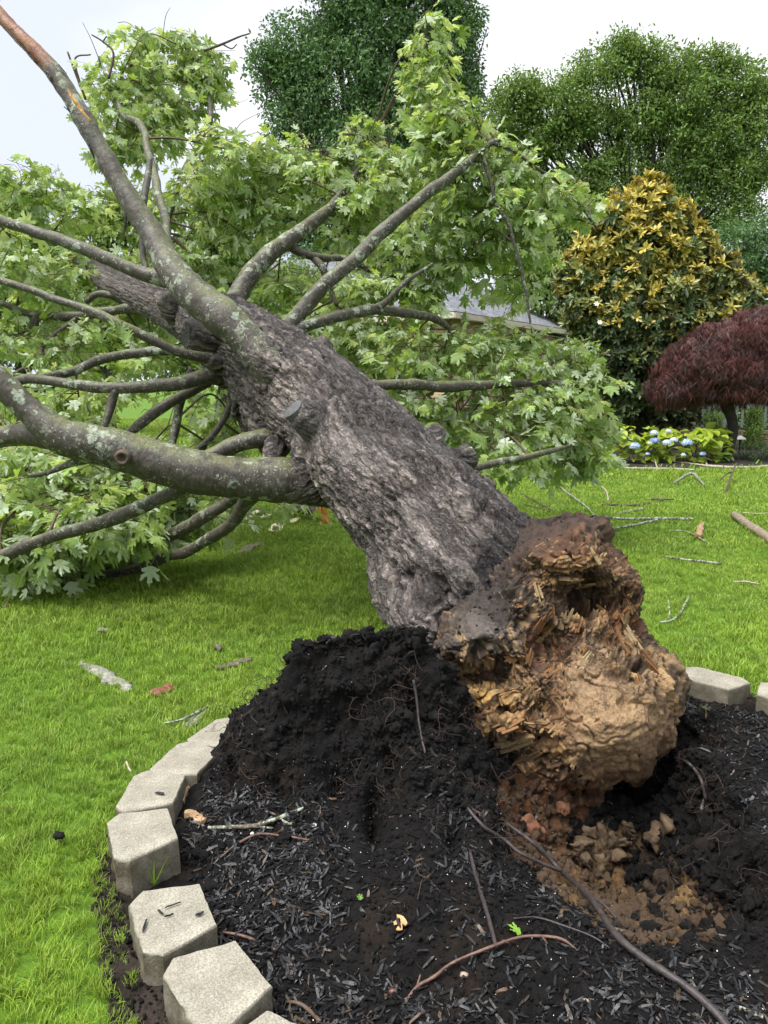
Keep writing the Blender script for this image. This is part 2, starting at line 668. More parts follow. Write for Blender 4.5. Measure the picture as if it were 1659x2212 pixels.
Amat = np.block([[-D - np.eye(len(CP)) * 0.012, np.ones((len(CP), 1))], [np.ones((1, len(CP))), np.zeros((1, 1))]])
rb = np.linalg.solve(Amat, np.concatenate([CP[:, 2], [0]]))


def bed_z0(x, y):
    x, y = np.asarray(x, float).ravel(), np.asarray(y, float).ravel()
    z = np.empty(len(x))
    for s in range(0, len(x), 60000):
        d = np.hypot(x[s:s + 60000, None] - CP[None, :, 0], y[s:s + 60000, None] - CP[None, :, 1])
        z[s:s + 60000] = -d @ rb[:-1] + rb[-1]
    return z


gx, gy = np.arange(-1.3, 2.75, 0.0068), np.arange(0.85, 4.4, 0.0068)
nx, ny = len(gx), len(gy)
BX, BY = np.meshgrid(gx, gy)
bz = bed_z0(BX, BY).reshape(ny, nx)
for _ in range(5):      # soften the kinks of the interpolation
    bz[1:-1, 1:-1] = (bz[1:-1, 1:-1] * 2 + bz[:-2, 1:-1] + bz[2:, 1:-1] + bz[1:-1, :-2] + bz[1:-1, 2:]) / 6
bv = np.stack([BX, BY, bz], -1)


def grid_normals(v):
    du = np.gradient(v, axis=1)
    dv = np.gradient(v, axis=0)
    nn = np.cross(du, dv)
    return nn / (np.linalg.norm(nn, axis=2)[..., None] + 1e-12)


bn = grid_normals(bv)
slope = 1 - bn[..., 2]
flatp = bv.reshape(-1, 3)
steep = sstep(0.08, 0.35, slope).ravel()
ppx, ppy = pix(flatp)
inpit = sstep(0.03, 0.12, -bz.ravel()) * (flatp[:, 0] > 0.25)
h = 0.034 * fbm(flatp * 7, 4, 11, .6) + 0.030 * sstep(0.0, 0.5, fbm(flatp * 3.2, 2, 12)) * (0.5 - np.abs(fbm(flatp * 11, 4, 13, .6)) * 2)
h += steep * (0.075 * fbm(flatp * 5.5, 3, 21) + 0.055 * np.abs(fbm(flatp * 13, 4, 22, .6)) - 0.02)
f1, f2, vid = voronoi(flatp * 17 + 0.4 * np.stack([fbm(flatp * 20, 2, s) for s in (1, 2, 3)], -1), 31)
h += (0.017 + 0.022 * steep + 0.016 * inpit) * (0.55 - f1)
f1b, f2b, vidb = voronoi(flatp * 48, 41)
h += (0.006 + 0.007 * steep) * (0.5 - f1b)
h += 0.0035 * fbm(flatp * 90, 2, 51)
for a, b, sx, sy, am in ((720, 1670, 30, 44, -0.12), (812, 1745, 24, 60, -0.14), (905, 1500, 20, 60, -0.09), (660, 1640, 30, 30, 0.03), (900, 1620, 40, 60, 0.03), (560, 2000, 60, 30, 0.025), (700, 1560, 40, 30, -0.05), (620, 1590, 26, 40, -0.05), (850, 1640, 20, 50, -0.06), (980, 1800, 16, 60, -0.05), (760, 1480, 50, 18, 0.035), (600, 2010, 40, 22, 0.03), (640, 1990, 40, 30, 0.02)):
    h += am * np.exp(-((ppx - a) / sx) ** 2 - ((ppy - b) / sy) ** 2) * (flatp[:, 1] < 3.3)
bv2 = flatp + bn.reshape(-1, 3) * h[:, None]
# colours of the soil itself
black = np.array([0.0080, 0.0074, 0.0072])
col = np.tile(black, (len(flatp), 1)) * (1 + 0.5 * fbm(flatp * 30, 3, 61))[:, None]
brownish = np.array([0.022, 0.015, 0.011])
k = sstep(0.1, 0.5, fbm(flatp * 6, 3, 62))[:, None] * 0.6
col = col * (1 - k) + brownish * k
wx = ppx + 28 * fbm(flatp * 9, 3, 63)
wy = ppy + 28 * fbm(flatp * 9, 3, 64)
deep = sstep(-0.02, 0.06, -(bz.ravel()))
for a, b, sx, sy, cc, st in ((1170, 1720, 90, 60, (0.10, 0.045, 0.021), 1.0), (1170, 1800, 60, 60, (0.085, 0.042, 0.021), .9), (1260, 1900, 80, 60, (0.115, 0.07, 0.034), 1.0),
                             (1330, 1960, 70, 50, (0.12, 0.075, 0.036), .9), (1330, 1810, 70, 40, (0.09, 0.062, 0.035), .8), (1470, 1960, 36, 58, (0.19, 0.12, 0.055), 1.2),
                             (1430, 2020, 60, 30, (0.13, 0.075, 0.035), .9), (1530, 2000, 45, 50, (0.07, 0.04, 0.022), .8), (1420, 1880, 60, 40, (0.05, 0.036, 0.025), .7)):
    g = np.clip(st * np.exp(-((wx - a) / sx) ** 2 - ((wy - b) / sy) ** 2) * 1.6, 0, 1) * sstep(-0.01, 0.03, -bz.ravel())
    g = sstep(0.25, 0.6, g)[:, None]
    col = col * (1 - g) + np.array(cc) * g * (0.75 + 0.5 * vid)[:, None]
col = col * (0.85 + 0.3 * vidb)[:, None]
msk = bed_mask(flatp[:, 0], flatp[:, 1]).reshape(ny, nx)
# muddy strip outside the blocks
mudk = sstep(-0.16, -0.06, msk.ravel())[:, None]
col = col * (1 - mudk) + np.array([0.03, 0.024, 0.019]) * (0.6 + 0.8 * vid)[:, None] * mudk
bv2[:, 2] = np.where(msk.ravel() > -0.02, np.minimum(bv2[:, 2], 0.0), bv2[:, 2])
ii = np.arange(ny - 1)[:, None] * nx
jj = np.arange(nx - 1)[None]
bq = np.stack([ii + jj, ii + jj + 1, ii + nx + jj + 1, ii + nx + jj], -1)
keep = (msk[:-1, :-1] < 0.06) & (msk[1:, 1:] < 0.06)
bq = bq[keep]
used = np.unique(bq)
remap = np.full(nx * ny, -1)
remap[used] = np.arange(len(used))
M_SOIL = vc_mat('black_soil', 0.8, 70, 260, 0.9, 0.008, 0.12)
bed = link('soil_bed', mesh_np('soil_bed', bv2[used], remap[bq], None, [M_SOIL], True, {'col': np.clip(col[used], 0.002, 1)}), kind='structure')

BEDGRID = bv2.reshape(ny, nx, 3)
BEDN = grid_normals(BEDGRID)


def bed_at(x, y):
    i = int(np.clip(round((y - gy[0]) / 0.0068), 0, ny - 1))
    j = int(np.clip(round((x - gx[0]) / 0.0068), 0, nx - 1))
    return BEDGRID[i, j]


_vis = used
_px, _py = pix(bv2[used])
_order = None


def bed_pix(a, b):
    """the visible place on the bed seen at picture point (a, b)"""
    d = ray(a, b)
    o = np.array([0, 0, CAMH])
    t = np.linspace(1.2, 5.5, 1800)
    q = o + t[:, None] * d
    i = np.clip(np.round((q[:, 1] - gy[0]) / 0.0068).astype(int), 0, ny - 1)
    j = np.clip(np.round((q[:, 0] - gx[0]) / 0.0068).astype(int), 0, nx - 1)
    hit = np.nonzero(q[:, 2] < BEDGRID[i, j, 2])[0]
    return q[hit[0]] if len(hit) else G(a, b)


# ---- mulch, crumbs, specks, hair roots: too many to count
def lump(seed, sub=1, rough=0.35):
    bm = bmesh.new()
    bmesh.ops.create_icosphere(bm, subdivisions=sub, radius=1.0)
    v = np.array([x.co for x in bm.verts])
    f = np.array([[x.index for x in p.verts] for p in bm.faces])
    bm.free()
    v = v * (1 + rough * fbm(v * 1.6 + seed * 5.1, 3, seed))[:, None] * np.array([1, 0.8, 0.65])
    return v, f


def rand_up(nrm, yaw, tilt):
    """euler angles that lay +Z along nrm with a spin and a random tilt"""
    out = np.zeros((len(nrm), 3), np.float32)
    tx = RNG.normal(0, 1, (len(nrm), 3)) * tilt
    for i in range(len(nrm)):
        nn = Vector(nrm[i]) + Vector(tx[i])
        qn = nn.to_track_quat('Z', 'Y')
        out[i] = (qn.to_matrix() @ Matrix.Rotation(yaw[i], 3, 'Z')).to_euler()
    return out


M_CRUMB = simple('crumbled_soil', (0.0085, 0.0078, 0.0075), 0.7, 0.6, 60, 0.6, 0.01, 0.2)
M_CRUMBB = simple('brown_clay_crumb', (0.085, 0.053, 0.029), 0.75, 0.4, 40, 0.6, 0.01)
M_CHIP = NT('dyed_mulch_chip', 0.4, 0.5)
o = M_CHIP.obj()
st = M_CHIP.noise(M_CHIP.mapping(o, (60, 400, 400)), 1.0, 4)
rn = M_CHIP.n('ObjectInfo').outputs['Random']
cc = M_CHIP.ramp(rn, [(0.0, (0.004, 0.0041, 0.0045)), (0.6, (0.011, 0.0112, 0.0125)), (0.86, (0.026, 0.027, 0.030)), (0.95, (0.030, 0.022, 0.015)), (1.0, (0.09, 0.055, 0.03))])
M_CHIP.set('Base Color', M_CHIP.mix(1.0, cc, M_CHIP.ramp(st, [(0.3, 0.6), (0.7, 1.5)]), 'MULTIPLY'))
M_CHIP.bump(st, 0.5, 0.002)
M_CHIP = M_CHIP.m
M_SPECK = simple('perlite_white', (0.75, 0.74, 0.70), 0.7, 0.1, 90, 0.2)
M_PEBBLE = simple('pale_pebble', (0.35, 0.28, 0.2), 0.6, 0.5, 9, 0.2)
M_ROOTH = simple('fine_root', (0.055, 0.037, 0.028), 0.7, 0.5, 30, 0.0)

crumbs = []
for s in range(4):
    v, f = lump(s + 1, 1, 0.6)
    crumbs.append(source('crumb_shape', mesh_np('crumb_shape', v, None, f, [M_CRUMB], False)))
crumbs_b = []
for s in range(3):
    v, f = lump(s + 9, 1, 0.6)
    crumbs_b.append(source('clay_crumb_shape', mesh_np('clay_crumb_shape', v, None, f, [M_CRUMBB], False)))


def chip_mesh(seed):
    r = np.random.default_rng(seed)
    L, w, t = r.uniform(.018, .036), r.uniform(.0028, .007), r.uniform(.0012, .003)
    xs = np.array([-1, -0.6, 0.1, 0.7, 1.0]) * L
    v = []
    for i, x in enumerate(xs):
        k = (0.35, 1, 0.95, 0.85, 0.15)[i] * r.uniform(.75, 1.15)
        b = 0.06 * L * math.sin(i * 1.3 + seed)
        for yy, zz in ((-1, -1), (1, -1), (1, 1), (-1, 1)):
            v.append((x + r.normal(0, .001), yy * w * k + b, zz * t + 0.002 * (i % 2)))
    q = []
    for i in range(4):
        for j in range(4):
            a, b = i * 4 + j, i * 4 + (j + 1) % 4
            q.append((a, b, b + 4, a + 4))
    q += [(3, 2, 1, 0), (16, 17, 18, 19)]
    return mesh_np('mulch_chip', v, q, None, [M_CHIP], False)


chips = [source('mulch_chip_shape', chip_mesh(s)) for s in range(9)]

inside = np.nonzero((msk.ravel() < -0.24))[0]
mudz = np.nonzero((msk.ravel() > -0.1) & (msk.ravel() < 0.05))[0]
pn = BEDN.reshape(-1, 3)
mz = flatp[:, 2]
mulchy = sstep(-0.12, 0.28, fbm(flatp * np.array([2.6, 2.6, 2.6]), 4, 77)) * 0.9 + 0.1
mulchy = mulchy * (1 - steep) * (1 - inpit)
mulchy = mulchy * np.where((ppx > 1480) & (ppy < 1900), 2.5, 1.0) + 0.02
w = mulchy[inside]
sel = RNG.choice(inside, 12500, p=w / w.sum())
pp = bv2[sel] + RNG.normal(0, 0.004, (len(sel), 3)) * np.array([1, 1, 0.2]) + pn[sel] * 0.004
scatter('mulch', pp, rand_up(pn[sel], RNG.uniform(0, 6.28, len(sel)), 0.22), RNG.uniform(0.28, 0.82, len(sel)), chips, label='black shredded wood mulch over the planting bed', cat='mulch')

tan = (col[:, 0] > 0.07)
w = np.where(tan[inside], 0.0, 0.6 + 0.8 * steep[inside])
sel = np.concatenate([RNG.choice(inside, 42000, p=w / w.sum()), RNG.choice(mudz, 5000)])
sz = 0.0026 + 0.010 * RNG.random(len(sel)) ** 4 + 0.010 * (RNG.random(len(sel)) < 0.012)
scatter('soil_crumbs', bv2[sel] + pn[sel] * (sz * 0.35)[:, None], RNG.uniform(0, 6.28, (len(sel), 3)), sz, crumbs, label='loose black soil crumbs strewn over the bed', cat='soil')
big = []
for s in range(4):
    v, f = lump(s + 14, 3, 0.9)
    v = v * (1 + 0.22 * fbm(v * 4 + s, 4, 300 + s, .65))[:, None]
    big.append(source('soil_lump_shape', mesh_np('soil_lump_shape', v, None, f, [M_CRUMB], True)))
w = np.where(tan[inside], 0.05, 0.22 + 1.0 * steep[inside]) * sstep(-.1, .4, fbm(flatp[inside] * 3, 2, 99))
sel = RNG.choice(inside, 1500, p=w / w.sum())
sz = 0.008 + 0.024 * RNG.random(len(sel)) ** 2.5
scatter('soil_lumps', bv2[sel] + pn[sel] * (sz * 0.1)[:, None], RNG.uniform(0, 6.28, (len(sel), 3)), sz, big, label='larger black soil lumps on the mound and bed', cat='soil')
tin = inside[tan[inside]]
sel = RNG.choice(tin, 3500)
sz = 0.003 + 0.026 * RNG.random(len(sel)) ** 5
scatter('clay_crumbs', bv2[sel] + pn[sel] * (sz * 0.3)[:, None], RNG.uniform(0, 6.28, (len(sel), 3)), sz, crumbs_b, label='brown clay crumbs in the torn pit', cat='soil')
v, f = lump(31, 1, 0.2)
spk = [source('speck_shape', mesh_np('speck_shape', v, None, f, [M_SPECK], False)), source('pebble_shape', mesh_np('pebble_shape', v, None, f, [M_PEBBLE], False))]
sel = RNG.choice(inside, 1500)
scatter('perlite_specks', bv2[sel] + pn[sel] * 0.002, RNG.uniform(0, 6.28, (len(sel), 3)), RNG.uniform(0.0011, 0.0027, len(sel)), spk, label='tiny white perlite specks in the black soil', cat='soil', idx=(RNG.random(len(sel)) < 0.35).astype(int))

hair = []
for s in range(6):
    r = np.random.default_rng(100 + s)
    A = Acc()
    p = np.cumsum(np.vstack([[0, 0, 0], r.normal(0, 0.016, (7, 3)) + np.array([0.004, 0, 0.008])]), 0)
    vv, qq, tt, _ = tube_np(np.c_[p, np.linspace(0.0011, 0.0003, 8)], 14, 4)
    A.add(vv, qq)
    for b in range(5):
        st = p[r.integers(1, 7)]
        pp2 = np.cumsum(np.vstack([st, r.normal(0, 0.010, (4, 3))]), 0)
        vv, qq, tt, _ = tube_np(np.c_[pp2, np.linspace(0.0007, 0.0002, 5)], 8, 3)
        A.add(vv, qq)
    hair.append(source('hair_root_shape', A.mesh('hair_root_shape', [M_ROOTH])))
w = (steep * (1 - .8 * inpit) + 0.08 * inpit + 0.01)[inside] * sstep(-.1, .3, fbm(flatp[inside] * 4, 2, 87))
sel = RNG.choice(inside, 380, p=w / w.sum())
scatter('hair_roots', bv2[sel], rand_up(pn[sel], RNG.uniform(0, 6.28, len(sel)), 0.5), RNG.uniform(0.5, 1.6, len(sel)), hair, label='fine brown hair roots hanging from the torn soil', cat='roots')

# ---- edging blocks
n = NT('grey_concrete_block', 0.85, 0.25)
o = n.obj()
s1 = n.noise(o, 9, 5, 0.6)
s2 = n.vor(o, 150)
c = n.ramp(s1, [(0.3, (0.235, 0.218, 0.172)), (0.7, (0.36, 0.338, 0.275))])
c = n.mix(1.0, c, n.ramp(s2, [(0.0, 0.62), (0.35, 1.0), (0.8, 1.15)]), 'MULTIPLY')
c = n.mix(1.0, c, n.ramp(n.noise(o, 260, 2), [(0.35, 0.75), (0.65, 1.2)]), 'MULTIPLY')
face = n.attr('stain').outputs['Fac']
c = n.mix(n.math('MULTIPLY', face, n.ramp(n.noise(o, 16, 5, .7), [(0.3, 0.35), (0.6, 1.0)])), c, (0.075, 0.062, 0.036))
c = n.mix(n.math('MULTIPLY', n.ramp(n.noise(o, 11, 4, .6), [(0.52, 0.0), (0.68, 1.0)]), 0.35), c, (0.12, 0.105, 0.075))
n.set('Base Color', c)
n.bump(n.math('ADD', s2, n.noise(o, 220, 3)), 0.45, 0.002)
M_BLOCK = n.m


def block_mesh(seed):
    """retaining block: wide rough split front with chamfered corners, narrower back"""
    poly = np.array([(-.105, .105), (.105, .105), (.145, .06), (.098, -.10), (-.098, -.10), (-.145, .06)])
    # finer outline
    out = []
    for i in range(6):
        a, b = poly[i], poly[(i + 1) % 6]
        m = max(3, int(np.linalg.norm(b - a) / 0.012))
        for k in range(m):
            out.append(a + (b - a) * k / m)
    out = np.array(out)
    m = len(out)
    zs = np.array([0.0, 0.03, 0.06, 0.09, 0.12, 0.142, 0.149, 0.152])
    sh = np.array([1, 1, 1, 1, 1, 1, 0.988, 0.97])
    v, stn = [], []
    for z, k in zip(zs, sh):
        for q in out:
            v.append((q[0] * k, q[1] * k, z))
            rough = q[1] > 0.055
            stn.append((1.0 if rough else 0.8) * (1.0 if z < 0.145 else 0.0))
    v = np.array(v)
    rough = (np.repeat(np.arange(len(zs)), m) < 6)[:, None] * (v[:, 1:2] > 0.055)
    nrm = v * np.array([1, 1, 0])
    nrm /= np.linalg.norm(nrm, axis=1)[:, None]
    d = 0.012 * fbm(v * 22 + seed, 4, 200 + seed)[:, None] * rough + 0.0035 * fbm(v * 40 + seed, 3, 210 + seed)[:, None]
    v = v + nrm * d
    v[:, 2] += 0.0012 * fbm(v * 60 + seed, 3, 220)
    q = []
    for i in range(len(zs) - 1):
        for j in range(m):
            q.append((i * m + j, i * m + (j + 1) % m, (i + 1) * m + (j + 1) % m, (i + 1) * m + j))
    q = np.array(q)[:, ::-1]
    top = len(zs) - 1
    cen = len(v)
    v = np.vstack([v, [[0, 0, 0.1525]]])
    stn.append(0.0)
    t = [(top * m + (j + 1) % m, top * m + j, cen) for j in range(m)]
    me = mesh_np('edging_block', v, q, t, [M_BLOCK], True, {'stain': stn})
    me.set_sharp_from_angle(angle=math.radians(40))
    return me


bmeshes = [block_mesh(s) for s in range(4)]
BLK = [  # x, y, outward bearing in degrees, top height, label
    (-0.25, 1.465, 243, 0.075, 'pale grey edging block, mostly hidden, next to the bare-topped one'),
    (-0.425, 1.66, 219, 0.100, 'large clean edging block with a bare top beside the mud strip'),
    (-0.605, 1.90, 208, 0.100, 'grey edging block with loose dark mulch slivers on its top'),
    (-0.815, 2.29, 206, 0.110, 'raised edging block with a green grass sprout at its foot'),
    (-0.865, 2.565, 182, 0.100, 'edging block with a single dark chip on top, beside pale broken wood'),
    (-0.80, 2.80, 165, 0.098, 'flush edging block between the chip-topped block and the soil mound'),
    (-0.71, 3.03, 158, 0.095, 'edging block lying against the left foot of the black soil mound'),
    (-0.565, 3.27, 150, 0.095, 'edging block half buried behind the black soil mound'),
    (-0.38, 3.49, 140, 0.09, 'edging block hidden behind the black soil mound'),
    (1.705, 3.635, 48, 0.100, 'long edging block beside the clay root plate on the lawn side'),
    (1.985, 3.42, 40, 0.100, 'edging block beyond the block beside the clay root plate'),
    (2.20, 3.16, 32, 0.100, 'edging block at the mulch, two along from the root plate'),
    (-0.03, 1.35, 252, 0.07, 'edging block at the open end of the curved row')]
for i, (x, y, b, zt, lb) in enumerate(BLK):
    link('edging_block', bmeshes[i % 4], None, (x, y, zt - 0.152), (random.uniform(-.02, .02), random.uniform(-.02, .02), math.radians(b - 90)), (1.12, 1.0, 1.0) if i in (9, 10) else None,
         lb, 'block', 'edging blocks around the planting bed')
BLKXY = np.array([(b[0], b[1]) for b in BLK])

# ---- grass
def tuft(seed, nb, spread, h, wdt):
    r = np.random.default_rng(seed)
    A = Acc()
    for k in range(nb):
        a, rr_ = r.uniform(0, 6.28), spread * math.sqrt(r.random())
        x0, y0 = rr_ * math.cos(a), rr_ * math.sin(a)
        hd = r.uniform(0, 6.28)
        ln = h * r.uniform(0.55, 1.2)
        lean = ln * r.uniform(0.15, 0.85)
        w_ = wdt * r.uniform(0.7, 1.3)
        dx, dy = math.cos(hd), math.sin(hd)
        sx, sy = -dy, dx
        v = []
        for t, kw in ((0, 0.8), (0.4, 1.0), (0.75, 0.75)):
            cx_, cy_, cz_ = x0 + dx * lean * t * t, y0 + dy * lean * t * t, ln * (t - 0.22 * t * t)
            v += [(cx_ - sx * w_ * kw, cy_ - sy * w_ * kw, cz_), (cx_ + sx * w_ * kw, cy_ + sy * w_ * kw, cz_)]
        v.append((x0 + dx * lean, y0 + dy * lean, ln * 0.78))
        A.add(v, [(0, 1, 3, 2), (2, 3, 5, 4)], [(4, 5, 6)], rnd=r.random(), tip=np.array([0, 0, .45, .45, .8, .8, 1.0]))
    return A


n = NT('grass_blade', 0.5, 0.3)
geo = n.n('NewGeometry')
r = n.math('FRACT', n.math('ADD', n.n('ObjectInfo').outputs['Random'], n.attr('rnd').outputs['Fac']))
c = n.ramp(r, [(0.0, (0.125, 0.215, 0.026)), (0.45, (0.265, 0.40, 0.055)), (0.85, (0.44, 0.56, 0.11)), (0.96, (0.32, 0.45, 0.05)), (1.0, (0.45, 0.40, 0.14))])
pn_ = n.noise(geo.outputs['Position'], 1.6, 4)
c = n.mix(n.math('MULTIPLY', n.ramp(pn_, [(0.4, 0.0), (0.62, 1.0)]), 0.45), c, (0.28, 0.43, 0.03))
c = n.mix(n.math('MULTIPLY', n.ramp(n.noise(geo.outputs['Position'], 0.9, 3), [(0.45, 0.0), (0.65, 1.0)]), 0.3), c, (0.08, 0.22, 0.02))
c = n.mix(1.0, c, n.ramp(n.noise(geo.outputs['Position'], 9, 3), [(0.3, 0.72), (0.7, 1.22)]), 'MULTIPLY')
c = n.mix(n.math('MULTIPLY', n.ramp(n.attr('tip').outputs['Fac'], [(0.0, 1.0), (0.3, 0.0)]), 0.6), c, (0.20, 0.22, 0.06))
n.set('Base Color', c)
tr = n.n('BsdfTranslucent')
n.t.links.new(c, tr.inputs['Color'])
ms = n.n('MixShader', i_0=0.35)
n.t.links.new(n.b.outputs[0], ms.inputs[1])
n.t.links.new(tr.outputs[0], ms.inputs[2])
n.t.links.new(ms.outputs[0], n.out.inputs['Surface'])
M_GRASS = n.m
T_NEAR = [source('grass_tuft_shape', tuft(s, 22, 0.035, 0.054, 0.0014).mesh('grass_tuft_shape', [M_GRASS])) for s in range(5)]
T_MID = [source('grass_tuft_shape', tuft(s + 20, 26, 0.07, 0.060, 0.0020).mesh('grass_tuft_shape', [M_GRASS])) for s in range(5)]
T_FAR = [source('grass_tuft_shape', tuft(s + 40, 26, 0.16, 0.060, 0.0042).mesh('grass_tuft_shape', [M_GRASS])) for s in range(5)]


def grass_pts(y0, y1, dens, margin=420):
    """points on the lawn seen between two distances"""
    xw = (829.5 + margin) / FPX * y1 * 1.12
    nn = int((y1 - y0) * 2 * xw * dens)
    x = RNG.uniform(-xw, xw, nn)
    y = RNG.uniform(y0, y1, nn)
    u, v_ = pix(np.stack([x, y, 0 * x], -1))
    ok = (u > -margin) & (u < 1659 + margin) & (v_ < 2450) & (bed_mask(x, y) > -0.022)
    ok &= ~((y > FAR_EDGE(x)))
    d = np.sqrt(((np.stack([x, y], -1)[:, None] - BLKXY[None]) ** 2).sum(2)).min(1) if y0 < 5 else np.full(nn, 9.)
    ok &= d > 0.125
    return x[ok], y[ok]


def FAR_EDGE(x):
    """where the lawn ends at the shrub beds"""
    return np.where(x > 2.2, 14.3 + 0.25 * np.sin(x * 0.8), 60.0)


gp, gr, gs, gi = [], [], [], []
for y0, y1, dens in ((1.4, 4.4, 1050), (3.0, 8.6, 460), (6.0, 16.0, 125), (12.0, 34.0, 16)):
    x, y = grass_pts(y0, y1, dens)
    off = {1.4: 0, 3.0: 5, 6.0: 10, 12.0: 10}[y0]
    ok = np.ones(len(y), bool)
    if y0 > 1.5:
        ok &= RNG.random(len(y)) < sstep(y0, y0 + (1.4 if y0 < 4 else 2.6), y)
    if y1 < 30:
        ok &= RNG.random(len(y)) < 1 - sstep(y1 - (1.4 if y0 < 2 else 2.6), y1, y)
    x, y = x[ok], y[ok]
    m = bed_mask(x, y)
    gp.append(np.stack([x, y, np.full(len(x), -0.004)], -1))
    gr.append(np.stack([RNG.normal(0, .16, len(x)), RNG.normal(0, .16, len(x)), RNG.uniform(0, 6.28, len(x))], -1))
    gs.append(RNG.uniform(0.65, 1.2, len(x)) * (2.2 if y0 == 12.0 else 1) * (0.62 + 0.38 * sstep(-0.02, 0.10, m)) * (0.85 + 0.25 * fbm(np.stack([x, y, 0 * x], -1) * 1.5, 2, 8)))
    gi.append(RNG.integers(0, 5, len(x)) + off)
GRASS = scatter('grass', np.vstack(gp), np.vstack(gr), np.concatenate(gs), T_NEAR + T_MID + T_FAR, label='bright green mown lawn grass', cat='grass', idx=np.concatenate(gi))
print('grass tufts', len(np.concatenate(gs)))

# ================================================================== the fallen tree
TREE = empty('fallen_tree', (0.55, 3.5, 0.0), 'huge uprooted maple tree lying across the lawn from the mulch bed', 'tree')
TINV = Matrix.Translation((-0.55, -3.5, 0.0))


def part(name, me, parent=None, kind=None, label=None):
    o = link(name, me, parent or TREE, kind=kind, label=label)
    if parent is None:
        o.matrix_parent_inverse = TINV
    return o


